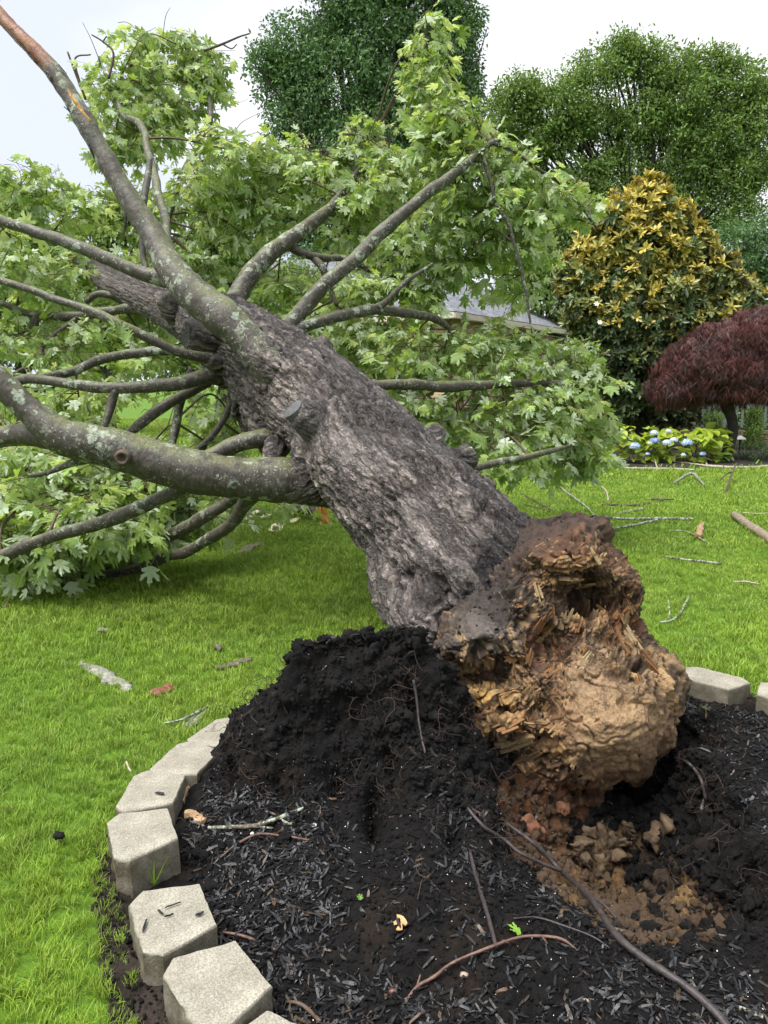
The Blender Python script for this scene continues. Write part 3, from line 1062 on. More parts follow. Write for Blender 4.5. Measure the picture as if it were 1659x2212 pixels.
# ---- bark
def bark_mat(name, trunk):
    n = NT(name, 0.5, 0.45)
    bc = n.attr('bc').outputs['Vector']
    hg = n.attr('hgt').outputs['Fac']
    geo = n.n('NewGeometry')
    pos = geo.outputs['Position']
    if trunk:
        st = n.mapping(n.mix(0.05, bc, n.noise(pos, 9, 3, .6, 'Color')), (24, 24, 5.0))
        f = n.noise(st, 1.0, 6, 0.66)
        v = n.vor(n.mapping(n.mix(0.09, bc, n.noise(pos, 14, 5, .65, 'Color')), (52, 52, 17)), 1.0, 'DISTANCE_TO_EDGE')
        fis = n.noise(n.mapping(n.mix(0.06, bc, n.noise(pos, 9, 3, .6, 'Color')), (17, 17, 3.2)), 1.0, 5, .62)
        rid = n.math('ABSOLUTE', n.math('SUBTRACT', fis, 0.5))
        base = n.ramp(f, [(0.22, (0.034, 0.027, 0.023)), (0.45, (0.19, 0.155, 0.135)), (0.68, (0.44, 0.375, 0.335))])
        base = n.mix(n.math('MULTIPLY', n.ramp(n.noise(pos, 2.4, 4), [(0.4, 0.0), (0.62, 1.0)]), 0.4), base, (0.07, 0.063, 0.062))
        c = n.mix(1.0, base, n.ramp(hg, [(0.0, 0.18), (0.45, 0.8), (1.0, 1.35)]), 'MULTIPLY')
        c = n.mix(n.attr('soot').outputs['Fac'], c, (0.011, 0.010, 0.0105))
        c = n.mix(n.attr('smooth').outputs['Fac'], c, n.ramp(f, [(0.3, (0.14, 0.115, 0.105)), (0.7, (0.36, 0.31, 0.29))]))
        n.bump(n.math('ADD', n.math('MULTIPLY', f, 1.2), n.math('ADD', n.ramp(v, [(0.0, 0.0), (0.2, 0.35)]), n.ramp(rid, [(0.0, 0.0), (0.09, 0.8)]))), 1.0, 0.016)
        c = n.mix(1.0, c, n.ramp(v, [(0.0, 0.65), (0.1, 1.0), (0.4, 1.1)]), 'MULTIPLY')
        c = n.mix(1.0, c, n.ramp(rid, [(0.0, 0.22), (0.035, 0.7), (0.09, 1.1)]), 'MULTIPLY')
        wet = n.attr('wet').outputs['Fac']
        c = n.mix(n.math('MULTIPLY', wet, 0.68), c, n.mix(1.0, c, (0.30, 0.32, 0.37), 'MULTIPLY'))
        ro = n.math('SUBTRACT', n.ramp(n.noise(pos, 5, 3), [(0.35, 0.42), (0.65, 0.68)]), n.math('MULTIPLY', wet, 0.17))
        n.set('Roughness', ro)
    else:
        st = n.mapping(bc, (30, 30, 42))
        f = n.noise(st, 1.0, 7, 0.68)
        base = n.ramp(f, [(0.25, (0.018, 0.0155, 0.013)), (0.5, (0.058, 0.048, 0.039)), (0.75, (0.125, 0.105, 0.088))])
        ln = n.noise(n.mapping(bc, (4, 4, 90)), 1.0, 3)
        base = n.mix(1.0, base, n.ramp(ln, [(0.3, 0.75), (0.6, 1.1)]), 'MULTIPLY')
        upz = n.n('SeparateXYZ')
        n.t.links.new(geo.outputs['Normal'], upz.inputs[0])
        up = n.ramp(upz.outputs['Z'], [(0.35, 0.0), (0.8, 1.0)])
        moss = n.math('MULTIPLY', up, n.ramp(n.noise(pos, 7, 5, 0.65), [(0.34, 0.0), (0.54, 0.9)]))
        base = n.mix(moss, base, n.ramp(n.noise(pos, 60, 3), [(0.3, (0.07, 0.08, 0.024)), (0.7, (0.20, 0.21, 0.10))]))
        # lichen: pale crusty rosettes
        lw = n.mix(0.12, pos, n.noise(pos, 25, 3, 0.6, 'Color'))
        l1 = n.ramp(n.vor(lw, 11), [(0.29, 1.0), (0.36, 0.0)])
        l2 = n.ramp(n.vor(lw, 31), [(0.22, 1.0), (0.30, 0.0)])
        m1 = n.ramp(n.noise(pos, 2.3, 3), [(0.44, 0.0), (0.54, 1.0)])
        m2 = n.ramp(n.noise(pos, 4.1, 3), [(0.40, 0.0), (0.54, 1.0)])
        lic = n.math('MAXIMUM', n.math('MULTIPLY', l1, m1), n.math('MULTIPLY', l2, m2))
        lic = n.math('MULTIPLY', lic, n.ramp(n.noise(pos, 90, 4), [(0.35, 0.35), (0.6, 1.0)]))
        base = n.mix(lic, base, n.ramp(n.noise(pos, 14, 2), [(0.35, (0.24, 0.30, 0.22)), (0.65, (0.40, 0.44, 0.34))]))
        raw = n.attr('raw').outputs['Fac']
        base = n.mix(raw, base, n.ramp(n.noise(n.mapping(bc, (30, 30, 6)), 1.0, 5), [(0.3, (0.12, 0.045, 0.025)), (0.65, (0.30, 0.14, 0.08))]))
        n.set('Base Color', base)
        n.bump(n.math('ADD', f, n.math('MULTIPLY', lic, 0.5)), 0.7, 0.010)
        n.set('Roughness', n.ramp(n.noise(pos, 6, 3), [(0.35, 0.38), (0.65, 0.7)]))
        c = base
    n.set('Base Color', c)
    return n.m


M_TRUNK = bark_mat('furrowed_wet_bark', True)
M_LIMB = bark_mat('lichened_limb_bark', False)
M_CUT = NT('weathered_saw_cut', 0.7, 0.3)
_o = M_CUT.obj()
M_CUT.set('Base Color', M_CUT.ramp(M_CUT.noise(_o, 40, 5), [(0.3, (0.06, 0.062, 0.065)), (0.7, (0.13, 0.133, 0.137))]))
M_CUT.bump(M_CUT.noise(_o, 80, 4), 0.4, 0.004)
M_CUT = M_CUT.m
M_TORN = NT('torn_pale_wood', 0.65, 0.3)
_o = M_TORN.obj()
_f = M_TORN.noise(M_TORN.mapping(_o, (10, 90, 90)), 1.0, 5)
_r = M_TORN.n('ObjectInfo').outputs['Random']
_c = M_TORN.ramp(_r, [(0.0, (0.22, 0.10, 0.04)), (0.35, (0.31, 0.17, 0.07)), (0.7, (0.42, 0.28, 0.13)), (0.85, (0.46, 0.35, 0.19)), (1.0, (0.12, 0.06, 0.03))])
M_TORN.set('Base Color', M_TORN.mix(1.0, _c, M_TORN.ramp(_f, [(0.3, 0.5), (0.7, 1.25)]), 'MULTIPLY'))
M_TORN.bump(_f, 0.7, 0.005)
M_TORN = M_TORN.m
M_ORANGE = simple('fresh_orange_wood', (0.60, 0.33, 0.09), 0.6, 0.35, 40, 0.4)

# ---- limbs: (px, py, distance, radius in picture units)
TRUNK = [(1140, 1350, 3.72, 140), (1085, 1295, 3.76, 160), (1018, 1228, 3.86, 154), (942, 1143, 4.08, 142), (862, 1064, 4.36, 130), (795, 987, 4.7, 122), (738, 918, 5.05, 108),
         (675, 862, 5.4, 108), (610, 808, 5.78, 98), (545, 762, 6.2, 90), (485, 722, 6.6, 78), (425, 690, 7.0, 56), (355, 655, 7.5, 42), (300, 632, 7.9, 37), (250, 612, 8.2, 31), (205, 582, 8.6, 19)]
LIMBS = {
    'A': [(640, 858, 5.42, 56), (605, 815, 5.32, 47), (560, 765, 5.32, 41), (500, 700, 5.38, 40), (430, 645, 5.5, 37), (385, 600, 5.6, 35), (355, 555, 5.7, 30), (325, 500, 5.8, 26), (270, 415, 5.9, 22), (215, 320, 6.0, 21), (165, 230, 6.1, 20), (120, 160, 6.2, 18), (75, 110, 6.25, 17), (30, 65, 6.3, 15), (-25, 5, 6.4, 13)],
    'A2': [(400, 615, 5.6, 26), (350, 600, 5.66, 24), (290, 582, 5.7, 21), (200, 545, 5.8, 20), (100, 505, 5.9, 18), (0, 470, 6.0, 16), (-70, 448, 6.1, 14)],
    'A3': [(388, 590, 5.75, 14), (365, 535, 6.0, 12), (350, 460, 6.4, 11), (338, 390, 6.9, 11), (318, 315, 7.5, 10), (300, 268, 8.0, 9), (268, 252, 8.3, 8), (250, 200, 8.6, 5)],
    'A4': [(318, 585, 5.9, 8), (308, 545, 6.0, 8), (312, 450, 6.15, 9), (320, 385, 6.3, 9), (325, 340, 6.4, 6)],
    'A5': [(350, 500, 8.0, 10), (385, 405, 8.3, 10), (410, 350, 8.5, 10), (440, 290, 8.7, 9), (456, 250, 8.9, 8), (448, 200, 9.1, 7), (430, 140, 9.3, 5), (395, 95, 9.5, 3)],
    'A6': [(456, 250, 8.9, 5), (458, 285, 8.85, 4), (440, 325, 8.8, 3)],
    'B': [(480, 700, 6.7, 34), (505, 655, 6.8, 27), (540, 600, 6.95, 25), (580, 555, 7.1, 23), (630, 510, 7.3, 21), (680, 475, 7.5, 18), (720, 440, 7.7, 12), (775, 370, 7.9, 9), (805, 300, 8.1, 6)],
    'B2': [(620, 525, 7.3, 14), (650, 548, 7.3, 11), (700, 562, 7.4, 10), (750, 562, 7.5, 8), (810, 590, 7.6, 5)],
    'B3': [(675, 556, 7.35, 9), (695, 575, 7.3, 10), (705, 600, 7.3, 8), (730, 660, 7.3, 5)],
    'C': [(560, 775, 6.0, 40), (600, 728, 6.05, 27), (650, 678, 6.15, 20), (710, 612, 6.25, 19), (780, 545, 6.4, 18), (860, 466, 6.55, 16), (940, 400, 6.7, 14), (1010, 350, 6.85, 11), (1055, 312, 7.0, 7), (1085, 300, 7.1, 5)],
    'C2': [(1060, 308, 7.0, 5), (1110, 325, 7.1, 4.5), (1160, 362, 7.1, 4.5), (1205, 392, 7.2, 4), (1250, 440, 7.2, 3.5), (1290, 495, 7.3, 3)],
    'C3': [(1070, 440, 6.9, 5), (1095, 480, 6.9, 5), (1115, 545, 6.9, 5), (1135, 620, 6.9, 4), (1142, 670, 6.9, 3.5), (1150, 720, 6.9, 2)],
    'C4': [(1040, 330, 6.9, 5), (1060, 390, 6.9, 5), (1070, 440, 6.9, 4)],
    'D': [(590, 745, 6.1, 24), (620, 722, 6.1, 17), (670, 697, 6.15, 16), (740, 677, 6.3, 15), (810, 667, 6.5, 14), (880, 674, 6.7, 12), (940, 690, 6.9, 10), (972, 712, 7.0, 6)],
    'D2': [(780, 670, 6.45, 8), (830, 655, 6.5, 8), (862, 625, 6.5, 7), (890, 600, 6.6, 6), (935, 570, 6.7, 4)],
    'E': [(700, 825, 5.9, 16), (760, 828, 6.05, 14), (850, 832, 6.2, 14), (950, 836, 6.5, 14), (1020, 833, 6.7, 13), (1090, 828, 6.9, 11), (1180, 828, 7.1, 10), (1238, 835, 7.2, 8), (1262, 860, 7.3, 5)],
    'F': [(980, 1020, 5.9, 13), (1030, 1008, 6.0, 11), (1080, 996, 6.2, 10), (1180, 975, 6.5, 8), (1240, 960, 6.8, 4)],
    'G': [(480, 790, 5.9, 20), (435, 772, 5.75, 14), (360, 745, 5.65, 12), (270, 706, 5.6, 12), (180, 665, 5.7, 11), (90, 635, 5.8, 10), (0, 605, 5.9, 10), (-60, 592, 6.0, 9)],
    'H1': [(420, 765, 6.3, 15), (370, 757, 6.3, 13), (300, 763, 6.35, 12), (220, 778, 6.4, 12), (155, 803, 6.3, 12), (85, 818, 6.1, 10)],
    'H2': [(500, 800, 6.1, 36), (450, 808, 5.95, 24), (380, 826, 5.85, 18), (300, 838, 5.8, 16), (235, 838, 5.8, 15), (150, 826, 5.9, 14), (70, 818, 6.0, 13), (0, 828, 6.1, 13), (-60, 832, 6.2, 12)],
    'H3': [(250, 840, 5.8, 12), (242, 872, 5.8, 11), (232, 905, 5.75, 10), (215, 950, 5.7, 8)],
    'I1': [(520, 835, 6.3, 18), (490, 890, 6.2, 11), (450, 948, 6.1, 9), (405, 990, 6.0, 8), (370, 1040, 6.0, 6)],
    'I2': [(420, 800, 6.4, 16), (392, 858, 6.3, 13), (383, 910, 6.3, 12), (366, 975, 6.2, 11), (350, 1040, 6.2, 8)],
    'I3': [(450, 825, 6.2, 14), (410, 845, 6.1, 13), (350, 885, 6.0, 14), (300, 918, 5.95, 13), (255, 948, 5.9, 8)],
    'J': [(760, 1000, 5.0, 100), (700, 1028, 4.85, 66), (630, 1036, 4.75, 52), (560, 1035, 4.7, 49), (490, 1030, 4.65, 49), (420, 1018, 4.62, 50), (340, 998, 4.6, 49), (265, 975, 4.58, 46), (190, 957, 4.56, 42), (130, 940, 4.55, 40), (70, 893, 4.55, 33), (25, 850, 4.55, 30), (-40, 785, 4.55, 27)],
    'J2': [(150, 945, 4.6, 36), (90, 940, 4.65, 30), (30, 942, 4.7, 27), (-60, 955, 4.75, 25)],
    'J3': [(190, 985, 4.6, 20), (150, 1000, 4.6, 10), (110, 1020, 4.65, 6), (60, 1030, 4.7, 4)],
    'K': [(660, 930, 5.5, 60), (610, 945, 5.45, 34), (560, 952, 5.4, 25), (510, 965, 5.35, 23), (460, 985, 5.3, 22), (420, 1008, 5.25, 20)],
    'L1': [(400, 1040, 4.7, 22), (360, 1068, 4.75, 18), (310, 1094, 4.8, 18), (230, 1126, 4.9, 18), (130, 1158, 5.0, 17), (60, 1182, 5.05, 17), (0, 1205, 5.1, 18), (-70, 1232, 5.15, 17)],
    'L2': [(540, 1050, 5.0, 20), (490, 1085, 5.2, 14), (450, 1110, 5.3, 17), (390, 1143, 5.5, 17), (330, 1163, 5.7, 15), (260, 1176, 5.9, 11)],
    'L3': [(545, 1065, 4.85, 26), (522, 1100, 4.9, 18), (500, 1128, 5.0, 16), (450, 1162, 5.2, 15), (380, 1200, 5.5, 14), (300, 1228, 5.8, 13), (210, 1243, 6.0, 11), (140, 1251, 6.0, 9), (100, 1258, 5.95, 5)],
    'M': [(230, 600, 8.4, 16), (190, 572, 8.6, 17), (140, 540, 8.8, 14), (90, 490, 8.9, 13), (45, 455, 9.0, 10), (60, 410, 9.1, 8), (75, 350, 9.2, 4)],
    'N': [(330, 655, 7.7, 14), (240, 672, 7.8, 12), (150, 682, 7.9, 12), (60, 680, 8.0, 12), (15, 660, 8.0, 8), (-40, 640, 8, 7)],
    'N2': [(80, 680, 7.9, 8), (75, 700, 7.9, 11), (70, 720, 7.9, 8)],
    'N3': [(165, 690, 7.8, 7), (100, 740, 7.7, 6), (85, 775, 7.6, 6), (20, 810, 7.6, 5)],
    'N4': [(250, 640, 8.0, 9), (210, 635, 8.0, 9), (185, 655, 8.0, 7)],
}
RAWSEG = {'A': (0.60, 1.0)}
limb_samples = []
for k, pts in LIMBS.items():
    p4 = px4(pts)
    p4[:, 3] *= {'J': 0.93, 'A': 1.0, 'A2': 0.70}.get(k, 0.83)
    L = np.linalg.norm(np.diff(p4[:, :3], axis=0), axis=1).sum()
    big = p4[:, 3].max()
    nr = int(np.clip(L / (0.016 if big > 0.05 else 0.03), 14, 240))
    ns = 40 if big > 0.1 else (24 if big > 0.05 else 12)
    sd = sum(map(ord, k))
    # small crooks and knots
    c4 = catmull(p4, nr)
    s = np.linspace(0, L, nr)
    if k not in ('J', 'A'):
        wob = np.stack([fbm(np.c_[s * 2.3 + sd, 0 * s + q, 0 * s], 3, sd + q) for q in range(3)], -1)
        env = np.minimum(np.arange(nr) / 6.0, 1)[:, None]
        c4[:, :3] += wob * (0.5 * c4[:, 3:4] + 0.006) * env
    c4[:, 3] *= 1 + 0.10 * fbm(np.c_[s * 5 + sd, 0 * s, 0 * s], 2, sd + 9) + 0.16 * np.maximum(0, vnoise(np.c_[s * 7, 0 * s + sd, 0 * s], sd) - 0.55)
    v, q, t, bc = tube_np(c4, nr, ns, 0.07 if big > 0.05 else 0.12, 26.0, sd, True, False)
    raw = np.zeros(len(v))
    if k in RAWSEG:
        w_ = bc[:, 2] / L
        phi = np.arctan2(bc[:, 1], bc[:, 0])
        edge = 0.30 * fbm(bc * np.array([14, 14, 5]), 3, 5)
        raw = sstep(0.80, 0.84, w_ + 0.12 * edge)
        raw = np.maximum(raw, sstep(0.35, 0.6, 1 - np.abs(np.mod(phi - 2.2 + np.pi, 2 * np.pi) - np.pi) / 0.9 + edge) * sstep(0.60, 0.63, w_ + 0.1 * edge))
        v = v - 0.0  # the stripped wood lies a little below the bark
    o = part('branch', mesh_np('branch', v, q, t, [M_LIMB], True, {'bc': bc, 'raw': raw}),
             label={'A': 'limb stripped to reddish wood near its broken tip', 'J': 'thick smooth lower limb with lichen patches and a knot hole'}.get(k))
    limb_samples.append(c4)
limb_pts = np.vstack(limb_samples)

# ---- trunk: axis, collars at every limb and cut stubs fused into one skin
tk = px4(TRUNK)
tA = Acc()
axis_s = []


def add_ax(p4, nr, ns):
    c4 = catmull(p4, nr)
    v, q, t, bc = tube_np(c4, nr, ns, 0.05, 5.0, len(axis_s), True, False)
    tA.add(v, q, t)
    axis_s.append(c4)


add_ax(tk, 90, 40)
for k in ('A', 'B', 'C', 'D', 'E', 'G', 'H2', 'I1', 'J', 'K'):
    p4 = px4(LIMBS[k])
    p4[:, 3] *= {'J': 0.93, 'A': 1.0}.get(k, 0.85)
    L = np.linalg.norm(np.diff(p4[:, :3], axis=0), axis=1).sum()
    c4 = catmull(p4, 80)
    s = np.linspace(0, L, 80)
    m = s < max(0.16, 3.2 * p4[1, 3])
    c = c4[m].copy()
    w_ = np.linspace(0, 1, len(c))
    c[:, 3] *= 1.25 - 0.42 * w_
    if len(c) > 3:
        add_ax(c, 12, 20)
STUBS = [[(720, 930, 4.75, 60), (675, 907, 4.65, 38), (645, 890, 4.62, 28)],        # saw-cut stub facing left
         [(480, 735, 6.1, 50), (440, 726, 5.95, 34), (405, 724, 5.88, 31)],          # round dark stub under the leaning limb
         [(400, 700, 6.9, 26), (370, 668, 6.8, 20), (352, 640, 6.75, 16)],
         [(505, 700, 6.7, 46), (492, 668, 6.7, 34), (485, 648, 6.7, 28)],
         [(900, 975, 4.9, 50), (930, 948, 4.95, 24), (944, 928, 5.0, 15)],
         [(930, 1010, 5.0, 60), (985, 998, 5.15, 26), (1018, 985, 5.2, 24)],
         [(560, 870, 6.0, 60), (540, 850, 5.8, 24), (528, 838, 5.7, 15)],
         [(600, 900, 5.7, 80), (590, 940, 5.55, 45), (590, 975, 5.5, 24)],
         [(560, 880, 6.0, 66), (545, 910, 6.0, 30), (550, 935, 6.0, 16)]]
for s in STUBS:
    add_ax(px4(s), 14, 20)
# buttress roots under the crust
for s in ([(1000, 1250, 3.75, 90), (940, 1310, 3.6, 70), (920, 1370, 3.45, 50)], [(1070, 1190, 3.9, 70), (1140, 1185, 3.7, 45), (1200, 1180, 3.55, 30)],
          [(900, 1130, 4.15, 90), (862, 1240, 3.9, 62), (905, 1330, 3.6, 60), (960, 1380, 3.45, 60)]):
    add_ax(px4(s), 20, 24)
# burls
for a, b, y, r in ((760, 1000, 4.62, 60), (735, 925, 4.8, 46), (690, 770, 5.5, 40), (640, 760, 5.7, 44), (590, 985, 5.2, 40), (1000, 1120, 3.75, 60), (520, 860, 6.0, 50), (660, 1000, 4.9, 70)):
    p = P(a, b, y)
    rr_ = r * mpp(a, b, y)
    add_ax(np.array([[p[0] - rr_ * .3, p[1], p[2], rr_ * .6], [*p, rr_], [p[0] + rr_ * .3, p[1], p[2] - rr_ * .2, rr_ * .6]]), 8, 16)

tmp = bpy.data.objects.new('trunk_skin', tA.mesh('trunk_skin', []))
COL.objects.link(tmp)
md = tmp.modifiers.new('r', 'REMESH')
md.mode = 'VOXEL'
md.voxel_size = 0.0085
md = tmp.modifiers.new('s', 'SMOOTH')
md.factor = 0.5
md.iterations = 9
dg = bpy.context.evaluated_depsgraph_get()
ev = tmp.evaluated_get(dg)
em = ev.to_mesh()
tv = np.empty(len(em.vertices) * 3)
em.vertices.foreach_get('co', tv)
tv = tv.reshape(-1, 3)
tn = np.empty(len(em.vertices) * 3)
em.vertices.foreach_get('normal', tn)
tn = tn.reshape(-1, 3)
ls = np.empty(len(em.loops), np.int32)
em.loops.foreach_get('vertex_index', ls)
tq = ls.reshape(-1, 4)
ev.to_mesh_clear()
bpy.data.objects.remove(tmp)
print('trunk verts', len(tv))
kd = KDTree(sum(len(c) for c in axis_s))
info = []
i = 0
for bi, c4 in enumerate(axis_s):
    T, N, B = frames(c4[:, :3])
    s = np.concatenate([[0], np.cumsum(np.linalg.norm(np.diff(c4[:, :3], axis=0), axis=1))])
    for j in range(len(c4)):
        kd.insert(c4[j, :3], i)
        info.append((bi, j, s[j]))
        i += 1
kd.balance()
# coordinates along the trunk axis for the bark pattern (one frame for the whole trunk)
c4 = axis_s[0]
T, N, B = frames(c4[:, :3])
s = np.concatenate([[0], np.cumsum(np.linalg.norm(np.diff(c4[:, :3], axis=0), axis=1))])
near = np.empty(len(tv), int)
for a in range(0, len(tv), 20000):
    d = ((tv[a:a + 20000, None] - c4[None, :, :3]) ** 2).sum(2)
    near[a:a + 20000] = d.argmin(1)
rel = tv - c4[near, :3]
ss = s[near] + (rel * T[near]).sum(1)
bc = np.stack([(rel * N[near]).sum(1), (rel * B[near]).sum(1), ss], -1)
rel_r = np.linalg.norm(bc[:, :2], axis=1) / c4[near, 3]
ph = np.arctan2(bc[:, 1], bc[:, 0])
bcn = np.stack([np.cos(ph) * 0.38, np.sin(ph) * 0.38, ss], -1)
warp = np.stack([fbm(tv * 7, 3, 301), fbm(tv * 7, 3, 302), fbm(tv * 5, 3, 303)], -1)
f1, f2, v1 = voronoi((bcn + warp * np.array([.03, .03, .06])) * np.array([25, 25, 6.5]), 311)
g1, g2, v2 = voronoi((bcn + warp * np.array([.02, .02, .03])) * np.array([58, 58, 17]), 321)
tx, ty = pix(tv)
smooth = sstep(0.05, 0.35, fbm(tv * 2.2, 3, 331) + 0.7 * np.exp(-((tx - 760) / 90) ** 2 - ((ty - 985) / 70) ** 2) + 0.5 * np.exp(-((tx - 660) / 70) ** 2 - ((ty - 900) / 50) ** 2) - 0.25)
smooth = np.maximum(smooth, 0.75 * sstep(1.1, 1.5, rel_r))
smooth = np.maximum(smooth, sstep(0.24, 0.15, c4[near, 3]))
plate = sstep(0.02, 0.22, f2 - f1)
plate2 = sstep(0.0, 0.3, g2 - g1)
flake = v1 * 0.6 + v2 * 0.4
amp = (1 - 0.82 * smooth)
lower = sstep(0.0, 0.6, -(tn[:, 0] * 0.6 - tn[:, 2] * 0.2))          # deeper furrows towards the root
butt = sstep(2.2, 0.6, ss)
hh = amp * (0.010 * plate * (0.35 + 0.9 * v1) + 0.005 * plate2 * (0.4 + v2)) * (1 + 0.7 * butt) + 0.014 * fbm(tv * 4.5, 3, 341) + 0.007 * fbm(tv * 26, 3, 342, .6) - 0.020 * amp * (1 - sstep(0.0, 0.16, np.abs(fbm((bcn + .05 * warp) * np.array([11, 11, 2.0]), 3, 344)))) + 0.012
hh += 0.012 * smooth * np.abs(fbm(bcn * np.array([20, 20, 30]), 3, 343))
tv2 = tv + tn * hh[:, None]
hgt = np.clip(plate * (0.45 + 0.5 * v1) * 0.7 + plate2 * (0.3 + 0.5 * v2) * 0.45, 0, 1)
soot = sstep(0.30, 0.55, np.exp(-((tx - 1075 + 30 * warp[:, 0]) / 60) ** 2 - ((ty - 1225 + 30 * warp[:, 1]) / 70) ** 2) + 0.25 * fbm(tv * 12, 3, 351)) * 0.9
soot = np.maximum(soot, sstep(0.5, 0.25, ss + 0.2 * fbm(tv * 8, 3, 352)) * 0.8)
wet_ = sstep(0.1, 0.75, tn[:, 2] * .75 + tn[:, 0] * .5 + .45 * fbm(tv * 2.5, 3, 361) - .12 + .1 * fbm(bcn * np.array([14, 14, 2]), 3, 362))
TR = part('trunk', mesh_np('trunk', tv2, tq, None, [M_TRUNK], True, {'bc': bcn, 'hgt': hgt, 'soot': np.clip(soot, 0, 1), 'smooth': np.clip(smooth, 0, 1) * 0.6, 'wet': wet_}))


# saw cuts closing the stubs, knot hole, torn strips
def disc(p, nrm, r, mat, name, th=0.012, seed=0, sq=1.0):
    m = 28
    a = np.linspace(0, 2 * np.pi, m, endpoint=False)
    rr_ = r * (1 + 0.07 * vnoise(np.c_[np.cos(a) * 2, np.sin(a) * 2, 0 * a + seed], seed))
    ring = np.stack([np.cos(a) * rr_, np.sin(a) * rr_ * sq, 0 * a], -1)
    v = np.vstack([ring * 1.0 + [0, 0, -th * 3], ring, ring * 0.93 + [0, 0, th * .2], [[0, 0, th * .25]]])
    q = []
    for k in range(2):
        for j in range(m):
            q.append((k * m + j, k * m + (j + 1) % m, (k + 1) * m + (j + 1) % m, (k + 1) * m + j))
    t = [(2 * m + j, 2 * m + (j + 1) % m, 3 * m) for j in range(m)]
    R = np.array(Vector(nrm).to_track_quat('Z', 'Y').to_matrix())
    me = mesh_np(name, v @ R.T + p, q, t, [mat], True)
    me.set_sharp_from_angle(angle=math.radians(35))
    return part(name, me, TR)


a_, b_ = P(675, 907, 4.65), P(645, 890, 4.62)
disc(b_ + (b_ - a_) * 0.42, (b_ - a_) / np.linalg.norm(b_ - a_) + np.array([0.1, -0.15, 0.35]), 0.074, M_CUT, 'saw_cut', 0.016, 1, 0.95)
a_, b_ = P(440, 726, 5.95), P(405, 724, 5.88)
disc(b_ + (b_ - a_) * 0.1, b_ - a_, 0.108, M_TRUNK, 'saw_cut', 0.03, 2)
a_, b_ = P(930, 948, 4.95), P(944, 928, 5.0)
disc(b_, b_ - a_, 0.05, M_TORN, 'saw_cut', 0.02, 3)
a_, b_ = P(985, 998, 5.15), P(1018, 985, 5.2)
disc(b_, b_ - a_, 0.078, M_LIMB, 'saw_cut', 0.02, 4)
# knot hole on the thick lower limb
kp = P(264, 989, 4.42)
kn = np.array([0.1, -1.0, -0.1])
a = np.linspace(0, 2 * np.pi, 24, endpoint=False)
R = np.array(Vector(kn).to_track_quat('Z', 'Y').to_matrix())
prof = [(0.048, -0.03), (0.046, 0.002), (0.038, 0.016), (0.026, 0.012), (0.020, -0.012), (0.004, -0.016)]
v = np.vstack([np.stack([np.cos(a) * r * (1 + .1 * np.sin(3 * a)), np.sin(a) * r, 0 * a + z], -1) for r, z in prof])
q = [(k * 24 + j, k * 24 + (j + 1) % 24, (k + 1) * 24 + (j + 1) % 24, (k + 1) * 24 + j) for k in range(5) for j in range(24)]
mk = NT('knot_hole_bark', 0.7, 0.3)
mk.set('Base Color', mk.ramp(mk.noise(mk.obj(), 60, 4), [(0.3, (0.05, 0.035, 0.028)), (0.7, (0.15, 0.11, 0.085))]))
part('knot_hole', mesh_np('knot_hole', v @ R.T + kp, q, None, [mk.m]))


# torn flaps where the leaning limb lost its bark
def _flap(seed):
    r = np.random.default_rng(seed)
    v = np.array([(x + r.normal(0, .03), y * (1 - abs(x) * .9) * .16 + r.normal(0, .02), z * .035 + .12 * x * x) for x in (-.5, -.2, .1, .5) for y in (-1, 1) for z in (-1, 1)])
    q = []
    for i in range(3):
        o_ = i * 4
        q += [(o_, o_ + 1, o_ + 5, o_ + 4), (o_ + 1, o_ + 3, o_ + 7, o_ + 5), (o_ + 3, o_ + 2, o_ + 6, o_ + 7), (o_ + 2, o_, o_ + 4, o_ + 6)]
    q += [(0, 2, 3, 1), (12, 13, 15, 14)]
    return v, q


for i, (a, b, yy_, an, L) in enumerate(((48, 103, 6.28, 40, .14), (66, 122, 6.25, 50, .12), (108, 172, 6.2, 60, .13), (150, 240, 6.12, 35, .10), (196, 325, 6.02, 70, .11), (176, 238, 5.98, 55, .20), (160, 218, 6.0, 60, .16), (135, 150, 6.2, 50, .08))):
    v, q = _flap(i)
    an = math.radians(an)
    R = np.array([[math.cos(an), 0, math.sin(an)], [0, 1, 0], [-math.sin(an), 0, math.cos(an)]])
    part('bark_flap', mesh_np('bark_flap', (v * L) @ R.T + P(a, b, yy_ - .07), q, None, [M_ORANGE if i in (5, 6) else M_TRUNK], False, {'bc': v, 'hgt': np.full(len(v), .6), 'soot': np.zeros(len(v)), 'smooth': np.zeros(len(v)), 'wet': np.ones(len(v))}))

# ---- root plate: outline and relief of the torn face
OUT = np.array([(1130, 1135), (1190, 1108), (1250, 1100), (1312, 1125), (1322, 1180), (1350, 1215), (1386, 1252), (1386, 1305), (1375, 1335), (1412, 1402), (1452, 1412), (1492, 1472), (1482, 1540), (1466, 1585),
                (1448, 1625), (1402, 1690), (1320, 1712), (1300, 1770), (1225, 1808), (1150, 1800), (1085, 1768), (1035, 1732), (1000, 1650), (970, 1592), (930, 1540), (915, 1460), (890, 1400), (940, 1345), (1010, 1275), (1085, 1190)], float)
RC = np.array([1215., 1425.])
oa = np.arctan2(OUT[:, 1] - RC[1], OUT[:, 0] - RC[0])
orad = np.hypot(*(OUT - RC).T)
k = np.argsort(oa)
oa, orad = oa[k], orad[k]
oa3 = np.concatenate([oa - 2 * np.pi, oa, oa + 2 * np.pi])
or3 = np.tile(orad, 3)
NA, NV = 620, 230
A_ = np.linspace(-np.pi, np.pi, NA, endpoint=False)
Wv = np.concatenate([np.linspace(0.004, 1.0, 190) ** 0.75, 1 + np.linspace(0, 1, NV - 190 + 1)[1:]])
AA, WW = np.meshgrid(A_, Wv)
